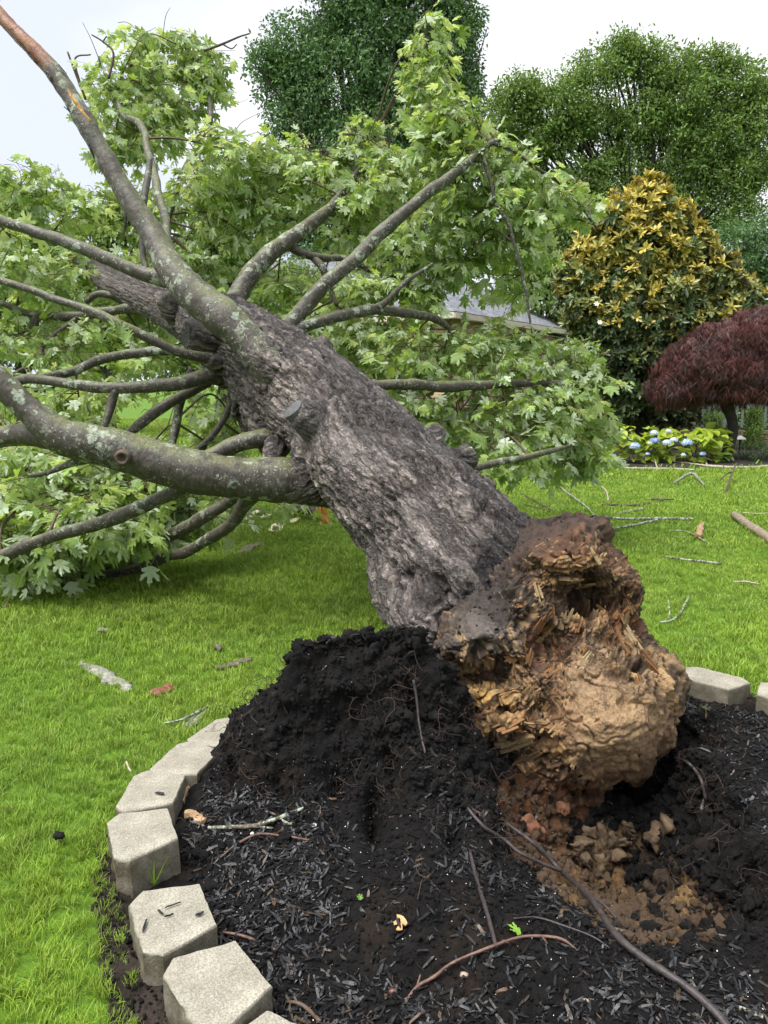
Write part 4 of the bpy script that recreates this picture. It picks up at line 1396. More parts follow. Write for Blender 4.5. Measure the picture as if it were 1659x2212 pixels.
rout = np.interp(AA, oa3, or3)
rout = (rout + np.interp(AA - .04, oa3, or3) + np.interp(AA + .04, oa3, or3)) / 3
VV = np.where(WW <= 1, WW, 1 - 0.65 * (WW - 1))
qx = RC[0] + np.cos(AA) * rout * VV
qy = RC[1] + np.sin(AA) * rout * VV
Y0 = 3.06 + (1430 - qy) * 0.00085 - 0.05 * np.clip((1100 - qx) / 200, 0, 1)
RELIEF = [(1330, 1565, 105, 105, -0.15), (1285, 1290, 80, 36, 0.17), (1240, 1195, 100, 55, -0.12), (1200, 1395, 46, 50, 0.11), (1345, 1345, 36, 60, 0.11), (1030, 1375, 75, 50, -0.12), (1015, 1462, 95, 20, 0.13),
          (968, 1485, 34, 34, -0.05), (1065, 1500, 46, 22, -0.03), (1055, 1640, 55, 40, 0.13), (1180, 1750, 130, 55, 0.14), (1140, 1680, 80, 30, 0.06), (1090, 1565, 70, 22, -0.07), (1425, 1480, 55, 50, -0.05), (1165, 1630, 60, 35, 0.06), (1120, 1310, 40, 70, -0.05),
          (1150, 1480, 50, 50, -0.05), (1270, 1440, 40, 60, -0.05), (1150, 1250, 50, 40, 0.05), (1400, 1400, 30, 40, 0.03), (1000, 1540, 70, 14, 0.09), (1300, 1400, 25, 40, 0.04), (1380, 1560, 50, 40, -0.03)]
for a, b, sx, sy, am in RELIEF:
    rr2 = ((qx - a) / sx) ** 2 + ((qy - b) / sy) ** 2
    Y0 = Y0 + am * (np.exp(-rr2 ** 1.4) if am > 0 else np.exp(-rr2)) * np.clip((1.02 - VV) / .12, 0, 1)
Y0 = Y0 + 0.34 * np.clip(VV, 0, 1) ** 7 * (WW <= 1) + np.where(WW > 1, 0.34 + 0.36 * np.sin((WW - 1) * np.pi / 2), 0)
rv = P_arr(qx, qy, Y0)
du = np.roll(rv, -1, 1) - np.roll(rv, 1, 1)
dv = np.gradient(rv, axis=0)
rn_ = np.cross(dv, du)
rn_ /= np.linalg.norm(rn_, axis=2)[..., None] + 1e-12
if (rn_[60, :, 1]).mean() > 0:
    rn_ = -rn_
f = rv.reshape(-1, 3)
fx, fy = qx.ravel(), qy.ravel()
wp = np.stack([fbm(f * 12, 3, s) for s in (401, 402, 403)], -1)
c1, c2, ci = voronoi(f * 13 + wp * 0.9, 411)
d1, d2, di = voronoi((f + 0.02 * wp) * np.array([30, 30, 22]), 421)
e1, e2, ei = voronoi((f + 0.01 * wp) * 70, 425)
clay = np.clip(1.7 * np.exp(-((fx - 1335) / 110) ** 2 - ((fy - 1580) / 115) ** 2) + 1.1 * np.exp(-((fx - 1268) / 42) ** 2 - ((fy - 1430) / 80) ** 2), 0, 1)
crust = np.clip(np.exp(-((fx - 1130) / 110) ** 2 - ((fy - 1160) / 70) ** 2) + np.exp(-((fx - 1040) / 90) ** 2 - ((fy - 1330) / 80) ** 2), 0, 1)
rough_ = np.clip(1 - 0.97 * np.maximum(clay, crust), 0, 1)
# fibre direction of the torn wood changes across the plate
wts = [np.exp(-((fx - a) / s) ** 2 - ((fy - b) / s) ** 2) + 1e-6 for a, b, s in ((1000, 1520, 110), (1080, 1600, 90), (1190, 1330, 110), (1260, 1180, 100), (1360, 1350, 80), (1430, 1440, 80))]
angs = [math.radians(x) for x in (8, 30, 62, 40, 95, 125)]
sw = sum(wts)
cs = sum(w_ * math.cos(2 * a) for w_, a in zip(wts, angs)) / sw
sn = sum(w_ * math.sin(2 * a) for w_, a in zip(wts, angs)) / sw
th_ = 0.5 * np.arctan2(sn, cs)
al = f[:, 0] * np.cos(th_) + f[:, 2] * np.sin(th_)
ac = -f[:, 0] * np.sin(th_) + f[:, 2] * np.cos(th_)
fib = np.stack([al * 7 + wp[:, 0] * .25, ac * 34 + wp[:, 1] * .6, f[:, 1] * 14], -1)
fb = fbm(fib, 4, 441, .6)
fb2 = np.abs(fbm(fib * np.array([1.2, .6, .6]) + 9, 3, 442))
b1, b2, bi = voronoi(fib * np.array([.9, .42, .5]), 443)
rim = 1 - 0.75 * sstep(0.72, 0.92, WW.ravel())
rg1 = 1 - np.abs(fbm(f * 8 + 3, 4, 446, .55)) * 2.2
rh = 0.034 * fbm(f * 6, 4, 431) + rough_ * (rim * (0.034 * (ci - 0.5) * sstep(0.0, 0.5, c2 - c1) + 0.010 * (bi - .5) * sstep(0, .4, b2 - b1) - 0.030 * fb2) + 0.016 * fb + 0.030 * rg1 - 0.02 - 0.075 * sstep(0.12, 0.4, fbm(f * 10 + 5, 3, 445)))
rh += -0.02 * rim * rough_ * (1 - sstep(0.0, 0.12, c2 - c1)) + 0.03 * (1 - rim) * fbm(f * 16, 4, 447, .6) + (0.009 * fbm(f * 38, 4, 433, .65) + 0.022 * fbm(f * 13, 4, 436)) * (1 - .5 * rough_) + 0.0025 * fbm(f * 130, 2, 434)
rh -= 0.02 * clay * (1 - sstep(0.0, 0.07, np.abs(fbm(f * 7 + 4, 3, 437))))
rv2 = f + rn_.reshape(-1, 3) * rh[:, None]
# wrinkles of the torn wood on the left run across it
lw_ = np.exp(-((fx - 1030) / 110) ** 2 - ((fy - 1540) / 110) ** 2)
rv2[:, 1] += lw_ * 0.022 * np.sin(fy / 8.5 + 3 * fbm(f * 9, 3, 441) + (fx - 1000) / 60)
COLS = [((1215, 1180, 120, 90), (0.135, 0.062, 0.030)), ((1125, 1160, 80, 60), (0.022, 0.0195, 0.018)), ((1190, 1122, 110, 30), (0.020, 0.018, 0.018)), ((1300, 1120, 30, 30), (0.03, 0.022, 0.018)), ((1060, 1270, 100, 70), (0.034, 0.029, 0.026)), ((1040, 1375, 75, 55), (0.115, 0.10, 0.09)),
        ((980, 1400, 60, 40), (0.06, 0.05, 0.043)), ((1300, 1130, 30, 60), (0.06, 0.035, 0.022)), ((1290, 1290, 80, 35), (0.060, 0.034, 0.020)), ((1200, 1405, 48, 52), (0.125, 0.050, 0.030)), ((1345, 1335, 34, 55), (0.20, 0.075, 0.022)),  # the hollow under the overhang has its shade painted as dark brown
        ((1275, 1450, 70, 95), (0.20, 0.135, 0.078)), ((1335, 1575, 115, 100), (0.225, 0.148, 0.078)), ((1430, 1470, 50, 45), (0.22, 0.145, 0.08)), ((1400, 1390, 30, 60), (0.055, 0.038, 0.026)),
        ((968, 1482, 36, 34), (0.40, 0.255, 0.085)), ((1065, 1500, 48, 22), (0.36, 0.22, 0.07)), ((1040, 1555, 90, 30), (0.22, 0.135, 0.055)), ((1055, 1640, 60, 50), (0.095, 0.068, 0.04)), ((1180, 1740, 120, 60), (0.135, 0.060, 0.030)), ((1130, 1660, 70, 25), (0.17, 0.10, 0.045)), ((1150, 1490, 45, 50), (0.16, 0.10, 0.055)),
        ((1475, 1500, 22, 60), (0.09, 0.065, 0.045)), ((1180, 1560, 60, 60), (0.145, 0.075, 0.035)), ((1110, 1480, 60, 40), (0.15, 0.085, 0.038)), ((1000, 1600, 50, 40), (0.17, 0.09, 0.04))]
wx, wy = fx + 30 * wp[:, 0], fy + 30 * wp[:, 1]
acc = np.zeros((len(f), 3)) + np.array([0.12, 0.07, 0.038]) * 0.12
wsum = np.full(len(f), 0.12)
for (a, b, sx, sy), cc in COLS:
    g = np.exp(-((wx - a) / sx) ** 2 - ((wy - b) / sy) ** 2) ** 1.6
    g = g * (2.6 if sum(cc) < 0.10 else 1.0)
    acc += g[:, None] * np.array(cc)
    wsum += g
rc_ = acc / wsum[:, None]
rc_ *= (1 + rough_ * (0.75 * (ci - .5) + 0.7 * (bi - .5) + 0.5 * fb))[:, None] * (1 + 0.25 * fbm(f * 22, 3, 451))[:, None]
up = ((bi > 0.74) & (rough_ > 0.4)).astype(float) * sstep(0.03, 0.15, b2 - b1) * (wy > 1170)
up = (up * (0.55 + .45 * fb))[:, None]
rc_ = rc_ * (1 - 0.8 * up) + np.array([0.36, 0.225, 0.095]) * 0.8 * up
hu = ((ei > 0.93) & (rough_ > 0.35) & (wy > 1160)).astype(float)[:, None] * .5
rc_ = rc_ * (1 - hu) + np.array([0.38, 0.25, 0.12]) * hu
dk = (np.maximum(np.maximum(sstep(0.08, 0.0, c2 - c1), sstep(0.18, 0.36, fb2)), 0.85 * sstep(0.1, 0.35, fbm(f * 10 + 5, 3, 445))) * rough_)[:, None] * 0.85  # cracks and torn pits darkened, shade of the voids painted into the colour
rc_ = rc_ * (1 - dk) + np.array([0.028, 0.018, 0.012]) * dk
rc_ = np.clip(rc_ * (1 + .25 * clay[:, None]), 0.006, 1)
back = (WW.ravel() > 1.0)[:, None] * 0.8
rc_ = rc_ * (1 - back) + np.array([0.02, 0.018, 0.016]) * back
i = np.arange(NV - 1)[:, None] * NA
j = np.arange(NA)[None]
j2 = (j + 1) % NA
rq = np.stack([i + j, i + NA + j, i + NA + j2, i + j2], -1).reshape(-1, 4)
cen0, cen1 = rv2[:NA].mean(0), rv2[-NA:].mean(0)
allv = np.vstack([rv2, cen0, cen1])
jj_ = np.arange(NA)
rt = np.vstack([np.stack([np.full(NA, len(rv2)), jj_, (jj_ + 1) % NA], -1), np.stack([(NV - 1) * NA + jj_, np.full(NA, len(rv2) + 1), (NV - 1) * NA + (jj_ + 1) % NA], -1)])
rcol = np.vstack([rc_, rc_[:1], rc_[-1:]])
M_ROOT = vc_mat('torn_root_plate', 0.72, 55, 190, 0.7, 0.007, 0.3, 0.4)
RB = part('root_plate', mesh_np('root_plate', allv, rq, rt, [M_ROOT], True, {'col': np.clip(rcol, 0.003, 1)}), label='torn root plate of clay, rotten wood and dark soil')
RGRIDX, RGRIDY, RG = qx, qy, rv2.reshape(NV, NA, 3)
front = (Wv <= 0.97)
_fxy = np.stack([qx[front].ravel(), qy[front].ravel()], -1)
_f3 = RG[front].reshape(-1, 3)
_fn = rn_[front].reshape(-1, 3)


def root_at(a, b):
    i = ((_fxy - np.array([a, b])) ** 2).sum(1).argmin()
    return _f3[i], _fn[i]


# ---- splinters of torn wood on the plate
def splinter(seed):
    """a bundle of torn fibres: parallel blocky slivers with staggered broken ends"""
    r = np.random.default_rng(seed)
    A = Acc()
    m = 4
    for k in range(m):
        y0 = (k - (m - 1) / 2) * .085 + r.normal(0, .012)
        x0, x1 = -0.5 + r.uniform(0, .25), 0.5 - r.uniform(0, .4)
        w, t = r.uniform(.035, .055), r.uniform(.025, .06)
        zt_ = r.normal(0, .02)
        v = []
        for x, kw, kt in ((x0, 1, 1), ((x0 + x1) / 2, r.uniform(.85, 1.1), r.uniform(.8, 1.1)), (x1, r.uniform(.3, .9), r.uniform(.3, .8))):
            b = .04 * math.sin(x * 4 + seed)
            for yy, zz in ((-1, -1), (1, -1), (1, 1), (-1, 1)):
                v.append((x + r.normal(0, .025), y0 + yy * w * kw + b, zt_ + zz * t * kt + .06 * x * x))
        q = [(i * 4 + j, i * 4 + (j + 1) % 4, i * 4 + 4 + (j + 1) % 4, i * 4 + 4 + j) for i in range(2) for j in range(4)]
        q += [(3, 2, 1, 0), (8, 9, 10, 11)]
        A.add(np.array(v), q)
    return A.mesh('wood_splinter', [M_TORN], False)


spl = [splinter(s) for s in range(8)]
SPL = [(1235, 1300, 70, .16), (1222, 1340, 75, .14), (1155, 1330, 60, .12), (1190, 1360, 62, .13), (1130, 1370, 60, .12), (1350, 1350, 95, .2), (1362, 1310, 120, .10), (1340, 1390, 85, .13), (1410, 1430, 130, .16), (1440, 1440, 120, .12),
       (1290, 1560, 80, .06), (1292, 1450, 20, .07), (1305, 1470, 60, .06), (1285, 1520, 30, .06), (1200, 1450, 15, .08), (1370, 1440, 120, .10), (1385, 1470, 100, .09), (1410, 1480, 140, .08), (1100, 1440, 20, .09), (1110, 1425, 10, .08),
       (1105, 1560, 35, .16), (1120, 1585, 40, .13), (990, 1570, 30, .13), (1000, 1600, 45, .12), (1095, 1690, 60, .13), (1050, 1715, 30, .10), (1240, 1650, 65, .06), (1030, 1465, 0, .05), (1060, 1545, 20, .12), (1075, 1430, 25, .08),
       (1255, 1175, 60, .08), (1285, 1200, 100, .09), (1300, 1160, 110, .08), (1220, 1210, 30, .07), (1330, 1240, 130, .08), (1180, 1240, 50, .08), (1365, 1420, 60, .08), (1460, 1480, 110, .08), (1465, 1530, 80, .06), (1375, 1600, 70, .05),
       (960, 1560, 20, .12), (1040, 1590, 150, .12), (1140, 1545, 140, .1), (1170, 1580, 60, .08), (1020, 1520, 10, .11), (1165, 1400, 70, .09), (1250, 1370, 80, .08), (1310, 1350, 100, .1), (1325, 1400, 70, .09), (1215, 1265, 70, .1)]
_sr = np.random.default_rng(31)
SPL += [(945, 1560, 20, .2), (985, 1600, 35, .22), (1020, 1640, 40, .2), (1060, 1690, 50, .22), (1110, 1610, 35, .2), (1140, 1650, 48, .18), (1195, 1300, 66, .2), (1170, 1350, 62, .18), (1225, 1255, 70, .16), (1360, 1370, 92, .2), (1378, 1330, 100, .16), (1430, 1455, 125, .17), (1100, 1730, 55, .16), (1160, 1760, 65, .15)]
for _ in range(230):
    a, b = _sr.uniform(930, 1470), _sr.uniform(1170, 1780)
    i = ((_fxy - np.array([a, b])) ** 2).sum(1).argmin()
    if abs(_fxy[i] - (a, b)).max() > 6 or (1215 < a < 1450 and b > 1430) or (a < 1110 and b < 1430):
        continue
    k_ = np.array([math.exp(-((a - x) / 90) ** 2 - ((b - y) / 90) ** 2) + 1e-9 for x, y in ((1000, 1520), (1080, 1600), (1190, 1330), (1260, 1180), (1360, 1350), (1430, 1440))])
    SPL.append((a, b, (8, 30, 62, 40, 95, 125)[int(k_.argmax())] + _sr.normal(0, 22), _sr.uniform(.05, .13)))
for i, (a, b, an, L) in enumerate(SPL):
    p, nn = root_at(a, b)
    an = math.radians(an)
    tdir = Vector((math.cos(an), 0, math.sin(an) * 0.95)) - Vector(nn) * (Vector((math.cos(an), 0, math.sin(an) * 0.95)) @ Vector(nn)) + Vector(nn) * random.uniform(-.1, .6)
    tdir.normalize()
    zz = (Vector(nn) - tdir * (Vector(nn) @ tdir)).normalized()
    yy = zz.cross(tdir)
    M = Matrix((tdir, yy, zz)).transposed().to_4x4()
    M.translation = Vector(p) - Vector(nn) * 0.004
    o = link('wood_splinter', spl[i % 8], RB)
    k = random.uniform(.7, 1.15)
    o.matrix_parent_inverse = Matrix.Identity(4)
    o.matrix_local = M @ Matrix.Diagonal((L, L * k, L * k, 1))
# hair roots and crumbs clinging to the plate
sel = RNG.choice(len(_f3), 420)
ok = (_fxy[sel, 1] > 1150)
sel = sel[ok]
o = scatter('clinging_roots', _f3[sel], rand_up(_fn[sel], RNG.uniform(0, 6.28, len(sel)), 0.6), RNG.uniform(0.35, 1.0, len(sel)), hair, RB)
sel = RNG.choice(len(_f3), 1300)
sel = sel[~(np.exp(-((_fxy[sel, 0] - 1310) / 120) ** 2 - ((_fxy[sel, 1] - 1540) / 130) ** 2) > .4)]
ct = []
for s in range(3):
    v, f_ = lump(s + 60, 1, 0.7)
    ct.append(source('plate_crumb_shape', mesh_np('plate_crumb_shape', v * np.array([1.4, 1, .8]), None, f_, [[M_TORN, M_CRUMBB, M_CRUMB][s]], False)))
isx = np.where(_fxy[sel, 1] < 1200, 2, RNG.choice([0, 1, 1, 2], len(sel)))
isx = np.where((_fxy[sel, 0] < 1120) & (_fxy[sel, 1] < 1420), 2, isx)
cl_ = np.exp(-((_fxy[sel, 0] - 1320) / 110) ** 2 - ((_fxy[sel, 1] - 1560) / 120) ** 2) > .4
isx = np.where(cl_, 1, isx)
scatter('clinging_crumbs', _f3[sel] + _fn[sel] * 0.002, RNG.uniform(0, 6.28, (len(sel), 3)), 0.002 + 0.010 * RNG.random(len(sel)) ** 3, ct, RB, idx=isx)

# ================================================================== foliage of the fallen tree
_half = [(0.0, 1.0), (0.05, 0.84), (0.13, 0.80), (0.09, 0.66), (0.12, 0.52), (0.24, 0.60), (0.34, 0.74), (0.47, 0.72), (0.40, 0.56), (0.43, 0.46), (0.29, 0.38), (0.24, 0.31), (0.37, 0.30), (0.43, 0.17), (0.28, 0.12), (0.13, 0.03)]
_tips = {0: 1.0, 7: 1.0, 13: 0.9}


def maple_leaf(seed, size=1.0):
    r = np.random.default_rng(seed)
    pts, ve = [], []
    for i, (x, y) in enumerate(_half):
        pts.append((x, y))
        ve.append(_tips.get(i, 0.0))
    pts.append((0.0, 0.0))
    ve.append(1.0)
    for i in range(len(_half) - 1, 0, -1):
        pts.append((-_half[i][0], _half[i][1]))
        ve.append(_tips.get(i, 0.0))
    p = np.array(pts) + r.normal(0, 0.012, (len(pts), 2))
    p = np.vstack([p, [0.0, 0.30]])
    ve.append(1.0)
    x, y = p[:, 0], p[:, 1]
    cu, fo, tw = r.uniform(.15, .6), r.uniform(-.1, .45), r.uniform(-.3, .3)
    z = -cu * (y - .3) ** 2 + fo * np.abs(x) - 0.4 * x ** 2 + tw * x * y + r.normal(0, .012, len(p))
    v = np.stack([x, y, z], -1) * size
    m = len(p) - 1
    t = [((i + 1) % m, i, m) for i in range(m)]
    t = [(a, c, b) for a, b, c in t] if False else t
    # make the upper side the front
    a, b, c = v[t[0][0]], v[t[0][1]], v[t[0][2]]
    if np.cross(b - a, c - a)[2] < 0:
        t = [(q[1], q[0], q[2]) for q in t]
    return v, np.array(t), np.array(ve)


M_MAPLE = leaf_mat('maple_leaf', (0.315, 0.465, 0.155), (0.55, 0.65, 0.46), 0.42, 0.45, 0.36, (0.30, 0.42, 0.15), 1.5)
M_TWIG = simple('twig_bark', (0.09, 0.06, 0.042), 0.6, 0.4, 40, 0.2)
M_PET = simple('leaf_stalk', (0.24, 0.27, 0.08), 0.5, 0.3, 40, 0.0)
LEAVES = [maple_leaf(s) for s in range(7)]


def spray_def(seed):
    """a drooping shoot: list of (leaf index, 4x4) and its stalks"""
    r = np.random.default_rng(1000 + seed)
    L = r.uniform(0.30, 0.48)
    tw = np.array([[0, 0, 0, .0042], [L * .35, r.normal(0, .02), .02, .0035], [L * .7, r.normal(0, .03), -.01, .0026], [L, r.normal(0, .05), -.06, .0016]])
    c4 = catmull(tw, 9)
    items, stalks = [], []
    for i in (2, 4, 6, 7, 8):
        for sd in (-1, 1):
            if r.random() < 0.08:
                continue
            o = c4[i, :3]
            az = sd * r.uniform(.6, 1.5) * (0.55 if i == 8 else 1) + r.normal(0, .2)
            el = r.uniform(-0.5, 0.6)
            d = np.array([math.cos(az) * math.cos(el), math.sin(az) * math.cos(el), math.sin(el)])
            pl = r.uniform(.05, .11)
            e = o + d * pl + np.array([0, 0, -.015])
            tip = d * r.uniform(.5, 1) + np.array([r.uniform(0, .3), 0, -r.uniform(0.15, 1.3)])
            tip /= np.linalg.norm(tip)
            up = np.array([0, 0, 1.0]) + r.normal(0, .55, 3)
            if r.random() < 0.33:
                up = -up + r.normal(0, .4, 3)
            zz = up - tip * (up @ tip)
            zz /= np.linalg.norm(zz)
            xx = np.cross(tip, zz)
            s = r.uniform(.075, .19)
            M = np.eye(4)
            M[:3, 0], M[:3, 1], M[:3, 2], M[:3, 3] = xx * s, tip * s, zz * s, e
            items.append((int(r.integers(0, 7)), M, r.random()))
            stalks.append((o, e))
    return c4, items, stalks


SPRAYS = [spray_def(s) for s in range(9)]


def stalk_mesh(sp, name):
    c4, items, stalks = sp
    A = Acc()
    v, q, t, _ = tube_np(c4, len(c4), 5, 0, 1, 0, False, False)
    A.add(v, q)
    nq = len(q)
    for o, e in stalks:
        v, q, t, _ = tube_np(np.array([[*o, .0013], [*((o + e) / 2 + [0, 0, .006]), .0011], [*e, .001]]), 4, 3, 0, 1, 0, False)
        A.add(v, q)
    me = A.mesh(name, [M_TWIG, M_PET])
    mi = np.ones(len(me.polygons), np.int32)
    mi[:nq] = 0
    me.polygons.foreach_set('material_index', mi)
    return me


spray_src = []
for k, sp in enumerate(SPRAYS):
    A = Acc()
    for li, M, rn in sp[1]:
        v, t, ve = LEAVES[li]
        A.add(v @ M[:3, :3].T + M[:3, 3], None, t, rnd=rn, vein=ve)
    c4 = sp[0]
    v, q, t, _ = tube_np(c4, len(c4), 4, 0, 1, 0, False, False)
    n0 = sum(len(x) for x in A.t)
    A.add(v, q, rnd=0.0, vein=0.0)
    for o, e in sp[2]:
        v, q, t, _ = tube_np(np.array([[*o, .0015], [*e, .0012]]), 2, 3, 0, 1, 0, False)
        A.add(v, q, rnd=0.0, vein=0.0)
    me = A.mesh('leaf_spray_shape', [M_MAPLE, M_TWIG, M_PET], False)
    # quads come first, then the leaf triangles
    nqd = sum(len(x) for x in A.q)
    mi = np.zeros(len(me.polygons), np.int32)
    mi[:nqd] = 2
    mi[:len(A.q[0])] = 1
    me.polygons.foreach_set('material_index', mi)
    spray_src.append(source('leaf_spray_shape', me))

# volumes the crown fills: px, py, distance, half width, half height, shoots
BLOBS = [
    # high shoots at the left
    (235, 195, 8.7, 55, 65, 45), (300, 130, 8.9, 45, 55, 39), (330, 200, 8.8, 70, 60, 51), (400, 110, 9.3, 60, 50, 45), (455, 130, 9.4, 45, 50, 36), (420, 190, 9.3, 75, 50, 51), (290, 270, 8.7, 90, 45, 51),
    (250, 330, 8.7, 50, 40, 27), (380, 250, 9.2, 55, 40, 30), (330, 90, 9.2, 40, 30, 18), (300, 310, 8.5, 50, 40, 21),
    # left edge
    (40, 390, 8.6, 80, 45, 34), (100, 420, 8.7, 80, 45, 34), (20, 450, 8.6, 60, 50, 24), (150, 460, 8.9, 70, 40, 26), (10, 560, 7.8, 60, 60, 26), (70, 600, 8.0, 90, 45, 28), (150, 590, 8.5, 90, 50, 28), (30, 520, 6.4, 40, 40, 10),
    (40, 720, 7.8, 90, 45, 30), (120, 760, 7.6, 100, 50, 32), (230, 720, 8.0, 100, 45, 30), (300, 690, 8.3, 90, 40, 24), (330, 780, 7.6, 70, 50, 24), (60, 860, 7.2, 100, 40, 30), (170, 880, 7.0, 100, 40, 28), (240, 620, 8.8, 90, 45, 24),
    # middle
    (480, 320, 7.8, 80, 50, 32), (560, 340, 8.1, 80, 55, 32), (430, 400, 8.0, 80, 55, 30), (520, 430, 8.2, 90, 60, 34), (600, 420, 8.3, 80, 60, 32), (450, 500, 8.1, 80, 60, 30), (540, 520, 8.3, 70, 60, 26), (640, 330, 8.2, 70, 45, 26),
    (700, 340, 8.1, 80, 45, 30), (780, 310, 8.1, 70, 40, 26), (840, 320, 7.9, 60, 45, 24), (720, 410, 8.0, 90, 60, 38), (800, 420, 7.9, 100, 70, 44), (870, 380, 7.7, 80, 60, 34), (760, 500, 7.9, 90, 60, 34), (690, 640, 8.0, 90, 60, 34), (600, 620, 8.2, 70, 60, 28), (640, 700, 7.8, 60, 40, 16),
    (450, 600, 8.3, 70, 50, 20), (420, 560, 8.0, 60, 50, 18), (350, 470, 8.3, 60, 60, 20), (330, 560, 8.5, 60, 50, 18),
    # upright plume and right side
    (935, 60, 7.6, 34, 40, 14), (920, 120, 7.5, 40, 45, 20), (930, 190, 7.4, 45, 50, 24), (955, 250, 7.3, 55, 45, 26), (900, 150, 7.5, 30, 40, 12), (1000, 275, 7.2, 60, 45, 28), (1040, 330, 7.2, 70, 50, 32), (950, 330, 7.3, 80, 50, 34), (980, 400, 7.2, 90, 60, 40), (1060, 420, 7.2, 90, 60, 40),
    (1120, 370, 7.2, 50, 40, 18), (1150, 430, 7.3, 80, 50, 32), (1230, 420, 7.4, 55, 35, 18), (1260, 450, 7.5, 45, 40, 14), (1000, 480, 7.3, 100, 60, 40), (1090, 520, 7.4, 70, 60, 28), (900, 500, 7.5, 80, 60, 34), (850, 560, 7.6, 80, 60, 30),
    (930, 570, 7.5, 80, 60, 32), (1010, 575, 7.5, 70, 40, 22), (1130, 580, 7.6, 50, 60, 16), (800, 620, 7.6, 90, 50, 30), (900, 640, 7.5, 60, 40, 18), (1180, 520, 7.8, 50, 50, 14), (1080, 615, 7.8, 50, 30, 8),
    # right, lower tiers
    (780, 720, 7.6, 90, 50, 34), (880, 740, 7.4, 90, 45, 34), (980, 735, 7.3, 90, 40, 34), (1080, 735, 7.3, 90, 38, 34), (1170, 760, 7.4, 80, 40, 30), (1240, 780, 7.5, 60, 45, 24), (850, 790, 7.2, 100, 45, 34), (950, 780, 7.1, 100, 45, 36), (1060, 790, 7.1, 100, 40, 36),
    (900, 890, 7.0, 90, 55, 38), (990, 890, 6.9, 100, 60, 44), (1090, 890, 6.9, 100, 60, 44), (1180, 880, 7.1, 90, 60, 40), (1260, 870, 7.3, 60, 60, 28), (1060, 960, 6.8, 90, 45, 32), (1150, 970, 6.9, 90, 45, 32), (1240, 960, 7.2, 80, 50, 32), (1285, 945, 7.5, 35, 50, 16), (1265, 1000, 7.3, 40, 25, 12), (1070, 1015, 6.6, 50, 22, 10), (1265, 815, 7.5, 40, 40, 12),
    # under the limbs, left
    (470, 880, 7.4, 60, 50, 18), (390, 850, 8.6, 60, 40, 14), (220, 850, 8.6, 60, 30, 10), (440, 960, 7.2, 70, 40, 20), (330, 960, 7.2, 60, 40, 16), (520, 930, 7.2, 40, 40, 10), (200, 840, 7.6, 80, 30, 14),
    (60, 1010, 5.9, 90, 40, 34), (150, 1030, 5.8, 100, 45, 36), (250, 1040, 5.8, 90, 45, 32), (340, 1060, 5.9, 80, 40, 26), (430, 1080, 6.1, 70, 40, 22), (60, 1080, 5.6, 100, 45, 34), (170, 1100, 5.5, 110, 45, 36), (280, 1110, 5.6, 90, 40, 28), (370, 1110, 6.0, 80, 40, 20), (520, 1060, 6.6, 50, 30, 10),
    (40, 1160, 5.4, 80, 45, 26), (130, 1185, 5.9, 80, 38, 24), (215, 1175, 6.3, 60, 40, 18), (60, 1215, 5.6, 50, 25, 12), (170, 1205, 6.4, 50, 25, 10), (20, 940, 6.6, 60, 40, 14), (640, 1075, 7.5, 60, 14, 7), (300, 1140, 6.4, 50, 30, 9)]
spts, srot, sscl, sidx, shots = [], [], [], [], []
FR = np.random.default_rng(55)
for a, b, y, rx, ry, n_ in BLOBS:
    c = P(a, b, y)
    k = mpp(a, b, y)
    n_ = int(n_ * (0.55 if b < 360 and a < 600 else (0.58 if b < 560 else 0.68)))
    q = FR.normal(0, 1, (n_, 3))
    q = q / np.linalg.norm(q, axis=1)[:, None] * (FR.random(n_) ** 0.45)[:, None]
    off = q * np.array([rx * k, 0.75 * (rx + ry) * k * 0.7, ry * k]) * 1.05
    for o in off:
        p = c + o
        if p[2] < 0.10:
            p[2] = 0.10 + 0.1 * FR.random()
        yaw = math.atan2(o[1] + FR.normal(0, .12), o[0] + FR.normal(0, .12)) + FR.normal(0, .5)
        eu = (FR.normal(0, .35), FR.normal(0.1, .35), yaw)
        p = p - 0.2 * np.array([math.cos(yaw), math.sin(yaw), 0])
        u_, w_ = pix(p)
        uc, wc = pix(p + 0.22 * np.array([math.cos(yaw), math.sin(yaw), -.2]))
        # keep the gaps of the photograph: turf under the trunk, house roof, a glimpse of far lawn
        if (560 < u_ < 900 and 1098 < w_ < 1400) or (((uc - 1025) / 48) ** 2 + ((wc - 642) / 34) ** 2 < 1) or (245 < u_ < 330 and 858 < w_ < 905 and p[1] > 6.4):
            continue
        spts.append(p)
        srot.append(eu)
        sscl.append(FR.uniform(.62, .95) if p[1] > 6.3 else FR.uniform(.75, 1.1))
        sidx.append(int(FR.integers(0, 9)))
spts = np.array(spts)
srot, sscl, sidx = np.array(srot), np.array(sscl), np.array(sidx)
